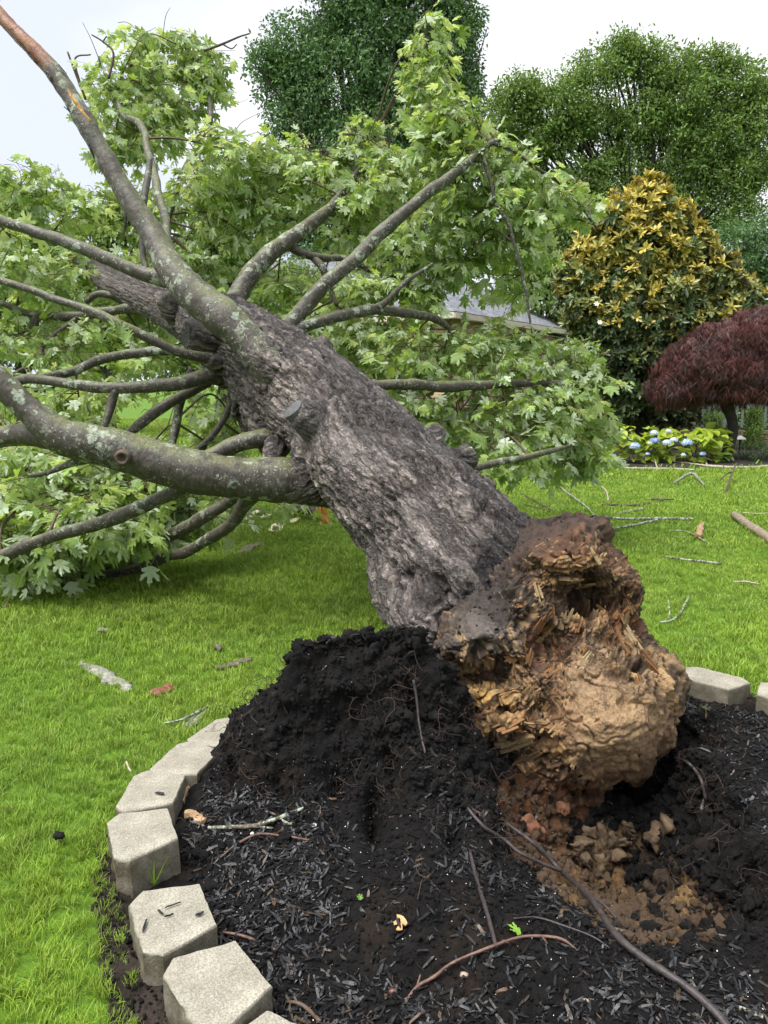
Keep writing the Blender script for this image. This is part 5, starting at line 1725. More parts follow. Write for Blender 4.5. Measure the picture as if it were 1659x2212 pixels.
# the shoots that show largest become single leaves
u_, w_ = pix(spts)
vis = (u_ > -20) & (u_ < 500) & (w_ > 980) & (w_ < 1260)
order = np.argsort(np.where(vis, spts[:, 1] + 0.0006 * np.abs(w_ - 1130), 99))
single, cnt = [], 0
for i in order:
    if cnt + len(SPRAYS[sidx[i]][1]) > 300:
        break
    single.append(i)
    cnt += len(SPRAYS[sidx[i]][1])
leaf_me = []
for v, t, ve in LEAVES:
    leaf_me.append(mesh_np('leaf', v, None, t, [M_MAPLE], False, {'vein': ve, 'rnd': np.zeros(len(v))}))
stalk_me = [stalk_mesh(s, 'shoot') for s in SPRAYS]
for i in single:
    M = Matrix.Translation(spts[i]) @ Euler(srot[i]).to_matrix().to_4x4() @ Matrix.Diagonal((sscl[i],) * 3 + (1,))
    o = link('shoot', stalk_me[sidx[i]], TREE)
    o.matrix_parent_inverse = TINV
    o.matrix_basis = M
    for li, LM, _ in SPRAYS[sidx[i]][1]:
        o = link('leaf', leaf_me[li], TREE)
        o.matrix_parent_inverse = TINV
        o.matrix_basis = M @ Matrix(LM.tolist())
rest = np.ones(len(spts), bool)
rest[single] = False
o = scatter('foliage', spts[rest], srot[rest], sscl[rest], spray_src, TREE, idx=sidx[rest])
o.matrix_parent_inverse = TINV
print('shoots', len(spts), 'single leaves', cnt)

# ---- side branches that carry the shoots
lk = KDTree(len(limb_pts))
for i, p in enumerate(limb_pts):
    lk.insert(p[:3], i)
lk.balance()
BR = np.random.default_rng(66)
for a, b, y, rx, ry, n_ in BLOBS:
    c = P(a, b, y)
    k = mpp(a, b, y)
    co, i, d = lk.find(c)
    st = np.array(co)
    r0_ = min(0.012, limb_pts[i, 3] * 0.6)
    mid = (st + c) / 2 + np.array([0, 0, 0.12 * d]) + BR.normal(0, 0.08 * d, 3)
    e = c + np.array([BR.normal(0, .3) * rx * k, BR.normal(0, .2), BR.uniform(.2, .8) * ry * k])
    if d < 2.6:
        A = Acc()
        v, q, t, _ = tube_np(np.array([[*st, r0_], [*mid, r0_ * .8], [*c, r0_ * .6], [*e, .003]]), 26, 6, 0.15, 20, 3, False)
        A.add(v, q)
        for _k in range(4):
            w0 = mid + (c - mid) * BR.random()
            w2 = c + np.array([BR.normal(0, .8) * rx * k, BR.normal(0, .3), BR.normal(0, .8) * ry * k])
            w1 = (w0 + w2) / 2 + BR.normal(0, .05, 3) + [0, 0, .05]
            v, q, t, _ = tube_np(np.array([[*w0, r0_ * .5], [*w1, .0035], [*w2, .002]]), 12, 5, 0, 1, 0, False)
            A.add(v, q)
        part('side_branch', A.mesh('side_branch', [M_TWIG]))
# bare twigs against the sky
for pts in ([(185, 215, 8.6, 3), (160, 150, 8.6, 2.5), (146, 112, 8.6, 2)], [(178, 195, 8.6, 2), (162, 128, 8.6, 2), (196, 118, 8.6, 1.5)], [(235, 170, 6.9, 3), (245, 115, 6.9, 2.5), (222, 90, 6.9, 2), (198, 75, 6.9, 1.5)], [(222, 90, 6.9, 1.8), (230, 78, 6.9, 1.3)],
            [(440, 110, 7.4, 3), (480, 95, 7.4, 2.5), (515, 80, 7.4, 2), (540, 72, 7.4, 1.5)], [(480, 95, 7.4, 2), (500, 105, 7.4, 1.5), (512, 95, 7.4, 1)], [(380, 95, 7.3, 2), (345, 78, 7.3, 1.6), (325, 72, 7.3, 1)], [(740, 290, 8.0, 3), (800, 292, 8.0, 2.5), (830, 300, 8, 2)]):
    v, q, t, _ = tube_np(px4(pts), 16, 5, 0.2, 30, 2, True)
    part('bare_twig', mesh_np('bare_twig', v, q, t, [M_TWIG]))
# a bright sprig on the thin limb
p = P(262, 722, 5.5)
for dx, dz, yaw in ((0, 0, .4), (.03, -.06, -.6), (-.02, .03, 2.0)):
    o = link('leaf', leaf_me[int(3 + dx * 40) % 7], TREE)
    o.matrix_parent_inverse = TINV
    o.matrix_basis = Matrix.Translation(p + np.array([dx, -.03, dz])) @ Euler((1.3, 0.3, yaw)).to_matrix().to_4x4() @ Matrix.Diagonal((.12, .12, .12, 1))

# ================================================================== trees, shrubs, house and fence beyond the lawn
def leafcard(A, o, tip, up, L, wd, rn, pts=((0, .1), (.35, .5), (.75, .42), (1, 0.02)), fold=0.15, vein=None):
    tip = np.asarray(tip, float)
    tip = tip / np.linalg.norm(tip)
    zz = up - tip * (np.asarray(up) @ tip)
    zz = zz / (np.linalg.norm(zz) + 1e-9)
    xx = np.cross(tip, zz)
    v = []
    for t, k in pts:
        c = o + tip * L * t - zz * (0.18 * L * t * t)
        v += [c - xx * wd * k + zz * fold * wd * k, c, c + xx * wd * k + zz * fold * wd * k]
    m = len(pts)
    q = []
    for i in range(m - 1):
        a = i * 3
        q += [(a, a + 1, a + 4, a + 3), (a + 1, a + 2, a + 5, a + 4)]
    ve = np.tile([0, 1.0, 0], m)
    A.add(np.array(v), q, None, rnd=rn, vein=ve)


def clump(seed, nl, rad, L, wd, mat, name, droop=0.3, flat=1.0):
    """a handful of leaves round a point"""
    r = np.random.default_rng(seed)
    A = Acc()
    for _ in range(nl):
        q = r.normal(0, 1, 3)
        q /= np.linalg.norm(q)
        o = q * rad * r.random() ** .5 * np.array([1, 1, flat])
        tip = q * .8 + r.normal(0, .5, 3) + np.array([0, 0, -droop])
        up = np.array([0, 0, 1]) + r.normal(0, .6, 3)
        leafcard(A, o, tip, up, L * r.uniform(.7, 1.2), wd * r.uniform(.8, 1.2), r.random(), ((0, .12), (.45, .5), (1, .02)))
    return source(name, A.mesh(name, [mat], False))


def crown_pts(blobs, dens, rng, shell=0.55):
    """points in the outer part of a set of ellipsoids (world x, y, z, rx, ry, rz)"""
    out, nrm = [], []
    for x, y, z, rx, ry, rz in blobs:
        m = int(dens * (rx * ry + ry * rz + rx * rz) * 4.2)
        q = rng.normal(0, 1, (m, 3))
        q /= np.linalg.norm(q, axis=1)[:, None]
        rr_ = shell + (1 - shell) * rng.random(m) ** .7
        lump_ = 1 + 0.34 * fbm(q * 2.6 + x * 3 + z, 3, 77)
        p = np.array([x, y, z]) + q * np.array([rx, ry, rz]) * (rr_ * lump_)[:, None]
        out.append(p)
        nrm.append(q)
    return np.vstack(out), np.vstack(nrm)


M_BARKD = simple('dark_tree_bark', (0.035, 0.03, 0.026), 0.8, 0.4, 12, 0.6, 0.03)


def limb_mesh(lines, name, parent, ns=8):
    A = Acc()
    for p4 in lines:
        v, q, t, _ = tube_np(np.asarray(p4, float), 30, ns, 0.12, 3, 4, True)
        A.add(v, q, t)
    return link(name, A.mesh(name, [M_BARKD]), parent)


def tree(name, label, base, blobs_px, Y, mat_srcs, dens, scl, limbs, seed, trunk_r=0.3, dz=0.55, group=None, shell=0.5, tk_top=None):
    """blobs_px: (px, py, rx_px, ry_px[, dY])"""
    rng = np.random.default_rng(seed)
    b = P(base[0], 830, Y)
    root = empty(name, (b[0], Y, 0), label, 'tree', group)
    bl = []
    for t in blobs_px:
        y = Y + (t[4] if len(t) > 4 else 0)
        p = P(t[0], t[1], y)
        k = mpp(t[0], t[1], y)
        bl.append((*p, t[2] * k, (t[2] + t[3]) * .5 * k * dz / .55 * .8, t[3] * k))
    pts, nr_ = crown_pts(bl, dens, rng, shell)
    eu = np.stack([rng.normal(0, .5, len(pts)), rng.normal(0, .5, len(pts)), rng.uniform(0, 6.28, len(pts))], -1)
    o = scatter('crown', pts, eu, rng.uniform(.7, 1.25, len(pts)) * scl, mat_srcs, root)
    o.matrix_parent_inverse = Matrix.Translation((-b[0], -Y, 0))
    top = P(tk_top[0], tk_top[1], Y) if tk_top else np.array(bl[0][:3])
    lines = [np.array([[b[0], Y, -.2, trunk_r], [b[0] * .7 + top[0] * .3, Y, top[2] * .35, trunk_r * .8], [*top, trunk_r * .35]])]
    for x in bl:
        c = np.array(x[:3])
        st = np.array([b[0] * .5 + top[0] * .5, Y, c[2] * .55])
        lines.append(np.array([[*st, trunk_r * .4], [*((st + c) / 2 + rng.normal(0, .15, 3) * x[3]), trunk_r * .25], [*(c + np.array([0, 0, x[5] * .6])), trunk_r * .08]]))
        for _ in range(3):
            e = c + rng.normal(0, .5, 3) * np.array(x[3:6])
            lines.append(np.array([[*((st + c) / 2), trunk_r * .2], [*((st + c) / 4 + e / 2), trunk_r * .14], [*e, trunk_r * .04]]))
    for lp in limbs:
        lines.append(px4(lp))
    o = limb_mesh(lines, 'trunk', root)
    o.matrix_parent_inverse = Matrix.Translation((-b[0], -Y, 0))
    return root


M_DARKLEAF = leaf_mat('dark_tree_leaf', (0.105, 0.20, 0.075), (0.14, 0.24, 0.11), .45, .2, .75, None, .35)
M_OAKLEAF = leaf_mat('oak_leaf', (0.17, 0.28, 0.065), (0.21, 0.31, 0.11), .45, .25, .75, None, .3)
M_BRIGHT = leaf_mat('bright_tree_leaf', (0.16, 0.28, 0.045), (0.2, 0.32, 0.1), .4, .3, .45, None, .9)
M_YELLOWG = leaf_mat('yellow_green_leaf', (0.24, 0.34, 0.075), (0.3, 0.4, 0.15), .35, .3, .45, None, 1.0)
S_DARK = [clump(s, 38, .42, .16, .075, M_DARKLEAF, 'dark_clump_shape', .5) for s in range(4)]
S_OAK = [clump(s + 10, 36, .42, .165, .08, M_OAKLEAF, 'oak_clump_shape', .2) for s in range(4)]
S_BRT = [clump(s + 20, 22, .20, .13, .05, M_BRIGHT, 'bright_clump_shape', .3) for s in range(4)]
S_YEL = [clump(s + 30, 20, .20, .15, .045, M_YELLOWG, 'yellow_clump_shape', .6) for s in range(4)]

tree('tall_tree', 'tall dark green tree standing behind the fallen crown', (800, 0),
     [(800, 60, 100, 90), (650, 110, 90, 70), (880, 30, 110, 90), (740, 190, 140, 90), (620, 190, 70, 60, 1), (960, 110, 80, 100), (860, 220, 130, 80), (640, 260, 70, 50), (800, 320, 170, 90), (930, 260, 100, 90), (1000, 60, 40, 60), (700, 420, 140, 90), (860, 440, 150, 90), (570, 130, 45, 40), (720, 60, 60, 50), (760, -40, 120, 60), (900, -70, 120, 70), (600, 430, 70, 90), (780, 560, 180, 90), (1000, 200, 50, 70)],
     34, S_DARK, 5.2, 1.05, [[(1020, 150, 33, 2), (1035, 120, 33, 1.5), (1052, 62, 33, 1)], [(1035, 120, 33, 1.2), (1050, 118, 33, .8)]], 71, .5, group=None)
tree('spreading_tree', 'spreading open-crowned tree behind the golden evergreen', (1400, 0),
     [(1130, 200, 70, 40), (1210, 230, 90, 60), (1290, 160, 70, 50), (1370, 120, 70, 45), (1440, 150, 90, 50), (1540, 140, 70, 40), (1590, 190, 80, 60), (1480, 220, 110, 60), (1400, 260, 90, 50), (1290, 260, 80, 50), (1180, 300, 90, 50), (1560, 290, 110, 60), (1460, 330, 90, 50),
      (1640, 240, 60, 70), (1120, 330, 70, 50), (1540, 380, 110, 50), (1620, 370, 70, 60), (1440, 430, 90, 60), (1330, 380, 70, 50), (1250, 400, 80, 60), (1570, 470, 90, 50), (1340, 100, 40, 30), (1090, 260, 50, 60), (1340, 320, 40, 30)],
     40, S_OAK, 4.8, 1.1, [[(1400, 620, 40, 9), (1395, 480, 40, 8), (1400, 330, 40, 5), (1430, 200, 40, 2)], [(1395, 480, 40, 5), (1350, 400, 40, 4), (1300, 340, 40, 2.5), (1250, 290, 40, 1.5)], [(1420, 520, 40, 5), (1480, 400, 40, 4), (1500, 300, 40, 2.5), (1540, 180, 40, 1)],
                            [(1420, 540, 40, 4), (1520, 440, 40, 3), (1600, 380, 40, 2)], [(1400, 380, 40, 3), (1360, 270, 40, 2), (1370, 160, 40, 1)]], 72, .42, shell=0.35, tk_top=(1410, 300))
tree('background_tree', 'mid green tree rising between the house roof and the golden evergreen', (1200, 0), [(1180, 480, 90, 70), (1120, 560, 80, 70), (1230, 560, 80, 80), (1160, 660, 100, 80), (1250, 680, 70, 80), (1120, 420, 60, 50), (1240, 480, 50, 50)], 27, S_OAK, 7, .85, [], 73, .25)
tree('background_tree', 'dark green tree at the right, behind the golden evergreen and red maple', (1600, 0), [(1580, 560, 90, 80), (1630, 660, 80, 80), (1520, 660, 60, 80), (1660, 540, 60, 70), (1480, 560, 60, 60), (1640, 760, 80, 90), (1540, 780, 90, 80)], 30, S_DARK, 7, .9, [], 74, .25)
tree('background_tree', 'small bright green evergreen behind the upright limbs', (480, 0), [(490, 400, 50, 60), (470, 470, 70, 60), (520, 520, 70, 70), (460, 560, 80, 70), (500, 640, 100, 80), (400, 660, 80, 80), (440, 380, 30, 40)], 17, S_BRT, 20, .9, [], 75, .15)
tree('background_tree', 'loose yellow-green tree seen through the limbs at the left', (230, 0), [(240, 440, 90, 45), (330, 450, 60, 50), (180, 500, 80, 50), (270, 520, 90, 60), (210, 600, 90, 60), (320, 600, 70, 60), (260, 690, 100, 70), (120, 660, 70, 60), (150, 760, 90, 60)], 14.5, S_YEL, 13, 1.0, [[(268, 520, 14, 4), (272, 460, 14, 3), (270, 430, 14, 2)]], 76, .12, shell=.2)
tree('background_tree', 'mid green tree far behind the left end of the crown', (40, 0), [(40, 520, 90, 60), (-40, 470, 80, 70), (120, 560, 70, 60), (20, 640, 100, 70), (100, 720, 100, 70), (-40, 740, 90, 80), (210, 760, 100, 60)], 24, S_OAK, 9, .8, [], 77, .2)
tree('background_tree', 'broad green tree filling the gap behind the trunk', (640, 0), [(620, 640, 100, 70), (700, 720, 100, 70), (560, 740, 90, 70), (820, 740, 110, 60), (420, 760, 90, 60), (330, 780, 80, 40), (500, 680, 80, 60)], 22, S_OAK, 9, .8, [], 78, .2)

tree('background_tree', 'full green tree beyond the red maple, outside the shrub border', (2000, 0), [(1850, 420, 120, 90), (1980, 380, 130, 100), (2080, 480, 120, 100), (1880, 560, 130, 90), (2020, 620, 150, 90), (1820, 680, 120, 80), (2150, 620, 110, 90)], 33, S_OAK, 6, .9, [], 79, .3)
tree('background_tree', 'green tree past the left end of the fallen crown', (-250, 0), [(-220, 480, 110, 80), (-320, 540, 110, 80), (-180, 600, 110, 80), (-280, 680, 140, 80), (-380, 640, 110, 90)], 24, S_OAK, 7, .8, [], 80, .2)

# ---- golden evergreen (magnolia shape): whorls of long glossy leaves
def whorl(seed, mat, name, L=0.17, wd=0.052, nl=11):
    r = np.random.default_rng(seed)
    A = Acc()
    for k in range(nl):
        a = k * 2.4 + r.normal(0, .2)
        el = r.uniform(-.3, 1.1)
        tip = np.array([math.cos(a) * math.cos(el), math.sin(a) * math.cos(el), math.sin(el)])
        leafcard(A, np.array([0, 0, 0.02 * r.random()]), tip, np.array([0, 0, 1.0]) + r.normal(0, .3, 3), L * r.uniform(.7, 1.15), wd, r.random(), ((0, .15), (.3, .45), (.7, .5), (1, .03)), .25)
    return source(name, A.mesh(name, [mat], False))


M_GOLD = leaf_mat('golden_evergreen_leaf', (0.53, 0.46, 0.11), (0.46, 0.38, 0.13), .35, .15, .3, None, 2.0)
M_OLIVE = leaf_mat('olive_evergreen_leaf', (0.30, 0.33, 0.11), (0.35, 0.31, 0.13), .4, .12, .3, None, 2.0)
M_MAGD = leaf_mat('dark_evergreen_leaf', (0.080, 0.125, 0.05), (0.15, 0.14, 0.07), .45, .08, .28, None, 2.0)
S_MAG = [whorl(s, m, 'evergreen_whorl_shape') for s, m in enumerate((M_GOLD, M_GOLD, M_OLIVE, M_OLIVE, M_MAGD, M_MAGD))]
YM = 18.0
mb = P(1390, 830, YM)
MAG = empty('golden_evergreen', (mb[0], YM, 0), 'broad conical evergreen with golden new leaves above dark foliage', 'tree')
mr = np.random.default_rng(81)
mbl = []
for t in [(1395, 430, 45, 50), (1340, 480, 60, 50), (1430, 480, 60, 50), (1300, 540, 60, 50), (1390, 550, 90, 60), (1480, 540, 60, 60), (1260, 590, 55, 50), (1340, 620, 90, 60), (1450, 620, 100, 60), (1540, 600, 60, 55), (1590, 640, 55, 40), (1250, 660, 50, 55), (1330, 700, 90, 60), (1430, 700, 100, 60), (1530, 680, 80, 55),
          (1290, 760, 60, 50), (1380, 770, 90, 55), (1470, 760, 90, 60), (1350, 830, 70, 45), (1430, 840, 80, 45), (1560, 720, 60, 50), (1360, 880, 60, 40), (1450, 890, 60, 35), (1410, 410, 25, 25), (1240, 610, 35, 30)]:
    p = P(t[0], t[1], YM)
    k = mpp(t[0], t[1], YM)
    mbl.append((*p, t[2] * k, (t[2] + t[3]) * .55 * k, t[3] * k))
pts, nr_ = crown_pts(mbl, 42, mr, .55)
u_, w_ = pix(pts)
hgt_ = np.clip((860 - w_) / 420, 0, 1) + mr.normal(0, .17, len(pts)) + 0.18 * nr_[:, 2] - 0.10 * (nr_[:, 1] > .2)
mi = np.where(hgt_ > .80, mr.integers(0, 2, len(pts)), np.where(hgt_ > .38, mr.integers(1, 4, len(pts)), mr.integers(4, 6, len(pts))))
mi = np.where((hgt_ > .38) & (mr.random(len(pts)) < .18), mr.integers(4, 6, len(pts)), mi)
eu = np.zeros((len(pts), 3))
for i in range(len(pts)):
    d = Vector(nr_[i]) + Vector((0, 0, .6)) + Vector(mr.normal(0, .35, 3))
    eu[i] = (d.to_track_quat('Z', 'Y').to_matrix() @ Matrix.Rotation(mr.uniform(0, 6.28), 3, 'Z')).to_euler()
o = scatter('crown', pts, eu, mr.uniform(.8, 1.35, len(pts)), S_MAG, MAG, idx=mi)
o.matrix_parent_inverse = Matrix.Translation((-mb[0], -YM, 0))
lines = [px4([(1380, 985, YM, 14), (1385, 920, YM, 12), (1390, 820, YM, 9), (1395, 600, YM, 5), (1396, 430, YM, 2)]), px4([(1410, 985, YM, 12), (1425, 900, YM, 11), (1440, 840, YM, 8), (1460, 740, YM, 5)]), px4([(1375, 985, YM, 9), (1350, 900, YM, 8), (1330, 820, YM, 6), (1300, 700, YM, 3)])]
o = limb_mesh(lines, 'trunk', MAG)
o.matrix_parent_inverse = Matrix.Translation((-mb[0], -YM, 0))
# a few pale blossoms in it
M_PETALW = simple('cream_petal', (0.72, 0.68, 0.56), 0.5, 0.1, 20, 0)
for a, b in ((1288, 657), (1295, 697)):
    A = Acc()
    for k in range(6):
        an = k * 1.05
        leafcard(A, np.zeros(3), np.array([math.cos(an), math.sin(an), .6]), np.array([0, 0, 1.]), .07, .04, .5, ((0, .2), (.5, .6), (1, .1)), .3)
    p = P(a, b, YM - 1.0)
    o = link('blossom', A.mesh('blossom', [M_PETALW]), MAG)
    o.matrix_parent_inverse = Matrix.Translation((-mb[0], -YM, 0))
    o.location = p
    o.rotation_euler = (1.1, 0, 0)

# ---- weeping red maple
YJ = 15.4
jb = G(1570, 1005)
RED = empty('red_maple', (jb[0], jb[1], 0), 'weeping dark red laceleaf maple with umbrella crown and bent trunk', 'tree')
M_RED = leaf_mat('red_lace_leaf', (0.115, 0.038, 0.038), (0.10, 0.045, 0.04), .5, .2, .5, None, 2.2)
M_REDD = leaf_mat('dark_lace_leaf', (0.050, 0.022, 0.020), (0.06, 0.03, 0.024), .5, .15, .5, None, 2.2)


def lace(seed, mat):
    r = np.random.default_rng(seed)
    A = Acc()
    for k in range(20):
        o = np.array([r.uniform(0, .28), r.normal(0, .05), 0]) + np.array([0, 0, -.25]) * r.random() ** 2
        for j in range(5):
            a = (j - 2) * .42 + r.normal(0, .15)
            tip = np.array([math.cos(a) * .8, math.sin(a), -r.uniform(.3, 1.3)])
            leafcard(A, o, tip, np.array([.3, 0, 1.]), r.uniform(.09, .17), .0065, r.random(), ((0, .5), (.5, .6), (1, .05)), .1)
    return source('lace_spray_shape', A.mesh('lace_spray_shape', [mat], False))


S_RED = [lace(s, M_RED) for s in range(3)] + [lace(s + 5, M_REDD) for s in range(2)]
jr = np.random.default_rng(91)
TI = [  # tiers: px, py, half width, half height
    (1560, 785, 130, 58), (1500, 815, 85, 48), (1640, 790, 120, 60), (1590, 730, 110, 45), (1660, 705, 90, 50), (1540, 760, 100, 45), (1468, 832, 48, 34), (1700, 780, 100, 65), (1620, 825, 120, 30)]
jp, je, ji = [], [], []
for a, b, rx, ry in TI:
    c = P(a, b, YJ)
    k = mpp(a, b, YJ)
    m = int(rx * ry * .105)
    q = jr.normal(0, 1, (m, 3))
    q[:, 2] = np.abs(q[:, 2]) * 1.0 - .25
    q /= np.linalg.norm(q, axis=1)[:, None]
    rr_ = .72 + .3 * jr.random(m)
    p = c + q * np.array([rx * k, rx * k * .6, ry * k]) * rr_[:, None]
    yaw = np.arctan2(q[:, 1], q[:, 0]) + jr.normal(0, .35, m)
    jp.append(p)
    je.append(np.stack([jr.normal(0, .2, m), .25 + .7 * np.hypot(q[:, 0], q[:, 1]) + jr.normal(0, .2, m), yaw], -1))
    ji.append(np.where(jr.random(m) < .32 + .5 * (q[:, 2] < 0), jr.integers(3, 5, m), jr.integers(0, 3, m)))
jp = np.vstack(jp)
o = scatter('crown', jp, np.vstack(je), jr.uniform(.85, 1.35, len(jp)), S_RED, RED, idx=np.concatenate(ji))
JI = Matrix.Translation((-jb[0], -jb[1], 0))
o.matrix_parent_inverse = JI
kk = YJ
lines = [px4([(1567, 1010, kk, 12), (1572, 975, kk, 11), (1583, 935, kk, 11), (1581, 905, kk, 11), (1570, 875, kk, 13), (1572, 840, kk, 12), (1600, 790, kk, 9)])]
for e in ((1480, 800), (1510, 760), (1640, 760), (1690, 740), (1560, 720), (1450, 850)):
    lines.append(px4([(1572, 862, kk, 8), ((1572 + e[0]) / 2, min(e[1], 800) - 8, kk + .2 + jr.normal(0, .1), 4), (e[0], e[1] + 12, kk + .3, 1.5)]))
o = limb_mesh(lines, 'trunk', RED, 12)
o.matrix_parent_inverse = JI

# ---- hydrangea: each leaf and flower head is a piece
HYG = G(1455, 1003)
HYD = empty('hydrangea', (HYG[0], HYG[1], 0), 'low hydrangea with lime green leaves and pale blue flower heads', 'shrub')
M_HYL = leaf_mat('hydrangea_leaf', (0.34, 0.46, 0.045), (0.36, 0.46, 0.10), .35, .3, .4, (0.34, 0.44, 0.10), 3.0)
M_HYD = leaf_mat('shaded_hydrangea_leaf', (0.16, 0.28, 0.05), (0.2, 0.3, 0.1), .35, .25, .4, (0.2, 0.3, 0.08), 3.0)  # darker copy of the leaf green, shade painted in for low leaves
hl = []
for s in range(4):
    A = Acc()
    leafcard(A, np.zeros(3), np.array([0, 1., 0]), np.array([0, 0, 1.]), 1.0, .62, s * .27, ((0, .06), (.15, .38), (.4, .56), (.65, .48), (.87, .2), (1, .01)), .3)
    hl.append(A.mesh('leaf', [M_HYD if s == 3 else M_HYL], True))
hr = np.random.default_rng(95)
HB = [(1385, 965, 50, 45, 66), (1440, 960, 55, 38, 64), (1500, 965, 55, 42, 66), (1545, 965, 30, 36, 36), (1360, 950, 28, 32, 32), (1530, 945, 35, 22, 34)]
for a, b, rx, ry, m in HB:
    for _ in range(m):
        th_, uu = hr.uniform(0, 6.28), hr.random() ** .4
        p = P(a + math.cos(th_) * rx * uu, b + math.sin(th_) * ry * uu, HYG[1] + .3 - .4 * (1 - uu) - hr.uniform(0, .45))
        if p[2] < .05:
            continue
        yaw = -1.57 + math.cos(th_) * 1.2 + hr.normal(0, .9)
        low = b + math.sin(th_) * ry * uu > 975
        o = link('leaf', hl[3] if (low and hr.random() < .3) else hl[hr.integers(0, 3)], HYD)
        o.location = p - np.array([HYG[0], HYG[1], 0])
        o.rotation_euler = (hr.normal(-.25, .35), hr.normal(0, .35), yaw - 1.57)
        s = hr.uniform(.15, .25)
        o.scale = (s, s, s)
A = Acc()
for _ in range(26):
    a = hr.uniform(1345, 1560)
    st = G(a, 1003)
    v, q, t, _x = tube_np(np.array([[st[0], st[1] + hr.uniform(0, .4), 0, .01], [st[0] + hr.normal(0, .1), st[1] + .3, .35, .008], [st[0] + hr.normal(0, .2), st[1] + .3, .75, .005]]), 8, 5)
    A.add(v, q)
o = link('stems', A.mesh('stems', [M_TWIG]), HYD, kind='stuff')
o.matrix_parent_inverse = Matrix.Translation((-HYG[0], -HYG[1], 0))


def mophead(seed, cA, cB):
    r = np.random.default_rng(seed)
    A = Acc()
    for k in range(70):
        z = 1 - 2 * (k + .5) / 100
        a = k * 2.399
        d = np.array([math.cos(a) * math.sqrt(max(0, 1 - z * z)), math.sin(a) * math.sqrt(max(0, 1 - z * z)), z])
        o = d * np.array([1, 1, .75]) * r.uniform(.88, 1.02)
        t1 = np.cross(d, r.normal(0, 1, 3))
        t1 /= np.linalg.norm(t1)
        t2 = np.cross(d, t1)
        v = []
        for j in range(8):
            an = j * math.pi / 4
            rr_ = .22 if j % 2 == 0 else .13
            v.append(o + (t1 * math.cos(an) + t2 * math.sin(an)) * rr_ + d * (.03 if j % 2 else 0))
        v.append(o + d * .03)
        A.add(np.array(v), None, [(j, (j + 1) % 8, 8) for j in range(8)], rnd=r.random())
    n = NT('hydrangea_petal', .5, .3)
    n.set('Base Color', n.ramp(n.attr('rnd').outputs['Fac'], [(0, cA), (1, cB)]))
    return A.mesh('flower_head', [n.m], False)


mh = [mophead(1, (.22, .36, .68), (.55, .68, .85)), mophead(2, (.40, .50, .68), (.75, .80, .82)), mophead(3, (.13, .20, .45), (.35, .45, .65))]
for a, b, r_, k in ((1371, 965, 12, 0), (1414, 953, 11, 2), (1405, 958, 7, 1), (1413, 936, 9, 1), (1440, 957, 10, 1), (1455, 951, 9, 1), (1484, 957, 12, 0), (1444, 932, 7, 1), (1518, 981, 7, 0), (1476, 983, 6, 1), (1399, 981, 5, 0)):
    yy = HYG[1] - .42
    p = P(a, b, yy)
    o = link('flower_head', mh[k], HYD)
    o.location = p - np.array([HYG[0], HYG[1], 0])
    s = r_ * mpp(a, b, yy)
    o.scale = (s, s, s)

# ---- strap-leaved border plants and small shrubs by the fence
M_STRAP = leaf_mat('strap_leaf', (0.10, 0.17, 0.07), (0.14, 0.2, 0.1), .4, .15, .45, None, 3)


def strapplant(seed):
    r = np.random.default_rng(seed)
    A = Acc()
    for k in range(46):
        a, L = r.uniform(0, 6.28), r.uniform(.28, .5)
        ox, oy = r.normal(0, .05, 2)
        v = []
        for t in (0, .3, .6, .85, 1.0):
            rr_ = L * .8 * t
            z = L * (1.5 * t - 1.15 * t * t)
            w_ = .007 * (1 - .85 * t * t)
            v += [(ox + math.cos(a) * rr_ - math.sin(a) * w_, oy + math.sin(a) * rr_ + math.cos(a) * w_, z), (ox + math.cos(a) * rr_ + math.sin(a) * w_, oy + math.sin(a) * rr_ - math.cos(a) * w_, z)]
        A.add(np.array(v), [(i * 2, i * 2 + 1, i * 2 + 3, i * 2 + 2) for i in range(4)], None, rnd=r.random(), vein=0.0)
    return A.mesh('border_grass_plant', [M_STRAP])


sp_ = [strapplant(s) for s in range(3)]
for i, (a, b) in enumerate(((1610, 995), (1632, 1000), (1652, 993), (1645, 975), (1612, 975), (1675, 1000), (1680, 985))):
    p = G(a, b)
    link('border_grass_plant', sp_[i % 3], None, p, (0, 0, i), 1.0, 'clump of narrow grey-green strap leaves beside the red maple trunk', 'plant', 'strap-leaved clumps in the border')
S_SHRUB = [clump(s + 60, 26, .10, .07, .02, M_OAKLEAF, 'shrub_clump_shape', -.4) for s in range(3)]
for a, b0, b1, Y, lb in ((1543, 915, 985, 17.5, 'slim green shrub between the hydrangea and the red maple trunk'), (1630, 900, 985, 18.0, 'slim green shrub beside the path light and stone wall')):
    p0 = G(a, 960)
    base = P(a, 900, Y)
    root = empty('slim_shrub', (base[0], Y, 0), lb, 'shrub')
    hz = P(a, b0, Y)[2] + .1
    rg = np.random.default_rng(int(a))
    m = 200
    t = rg.random(m)
    pts = np.stack([base[0] + rg.normal(0, .14, m) * (1.1 - .7 * t), Y + rg.normal(0, .14, m) * (1.1 - .7 * t), .05 + t * max(hz, .8)], -1)
    o = scatter('foliage', pts, rg.normal(0, .6, (m, 3)), rg.uniform(.7, 1.2, m), S_SHRUB, root)
    o.matrix_parent_inverse = Matrix.Translation((-base[0], -Y, 0))
    lm = limb_mesh([np.array([[base[0], Y, -.05, .02], [base[0], Y, max(hz, .8) * .9, .006]])], 'stem', root, 5)
    lm.matrix_parent_inverse = Matrix.Translation((-base[0], -Y, 0))
root = empty('path_light', (*G(1596, 985)[:2], 0), 'small dark path light with a pale cap beside the red maple', 'lamp')
M_LAMP = simple('lamp_metal', (0.03, 0.03, 0.03), .4, .2, 20, 0)
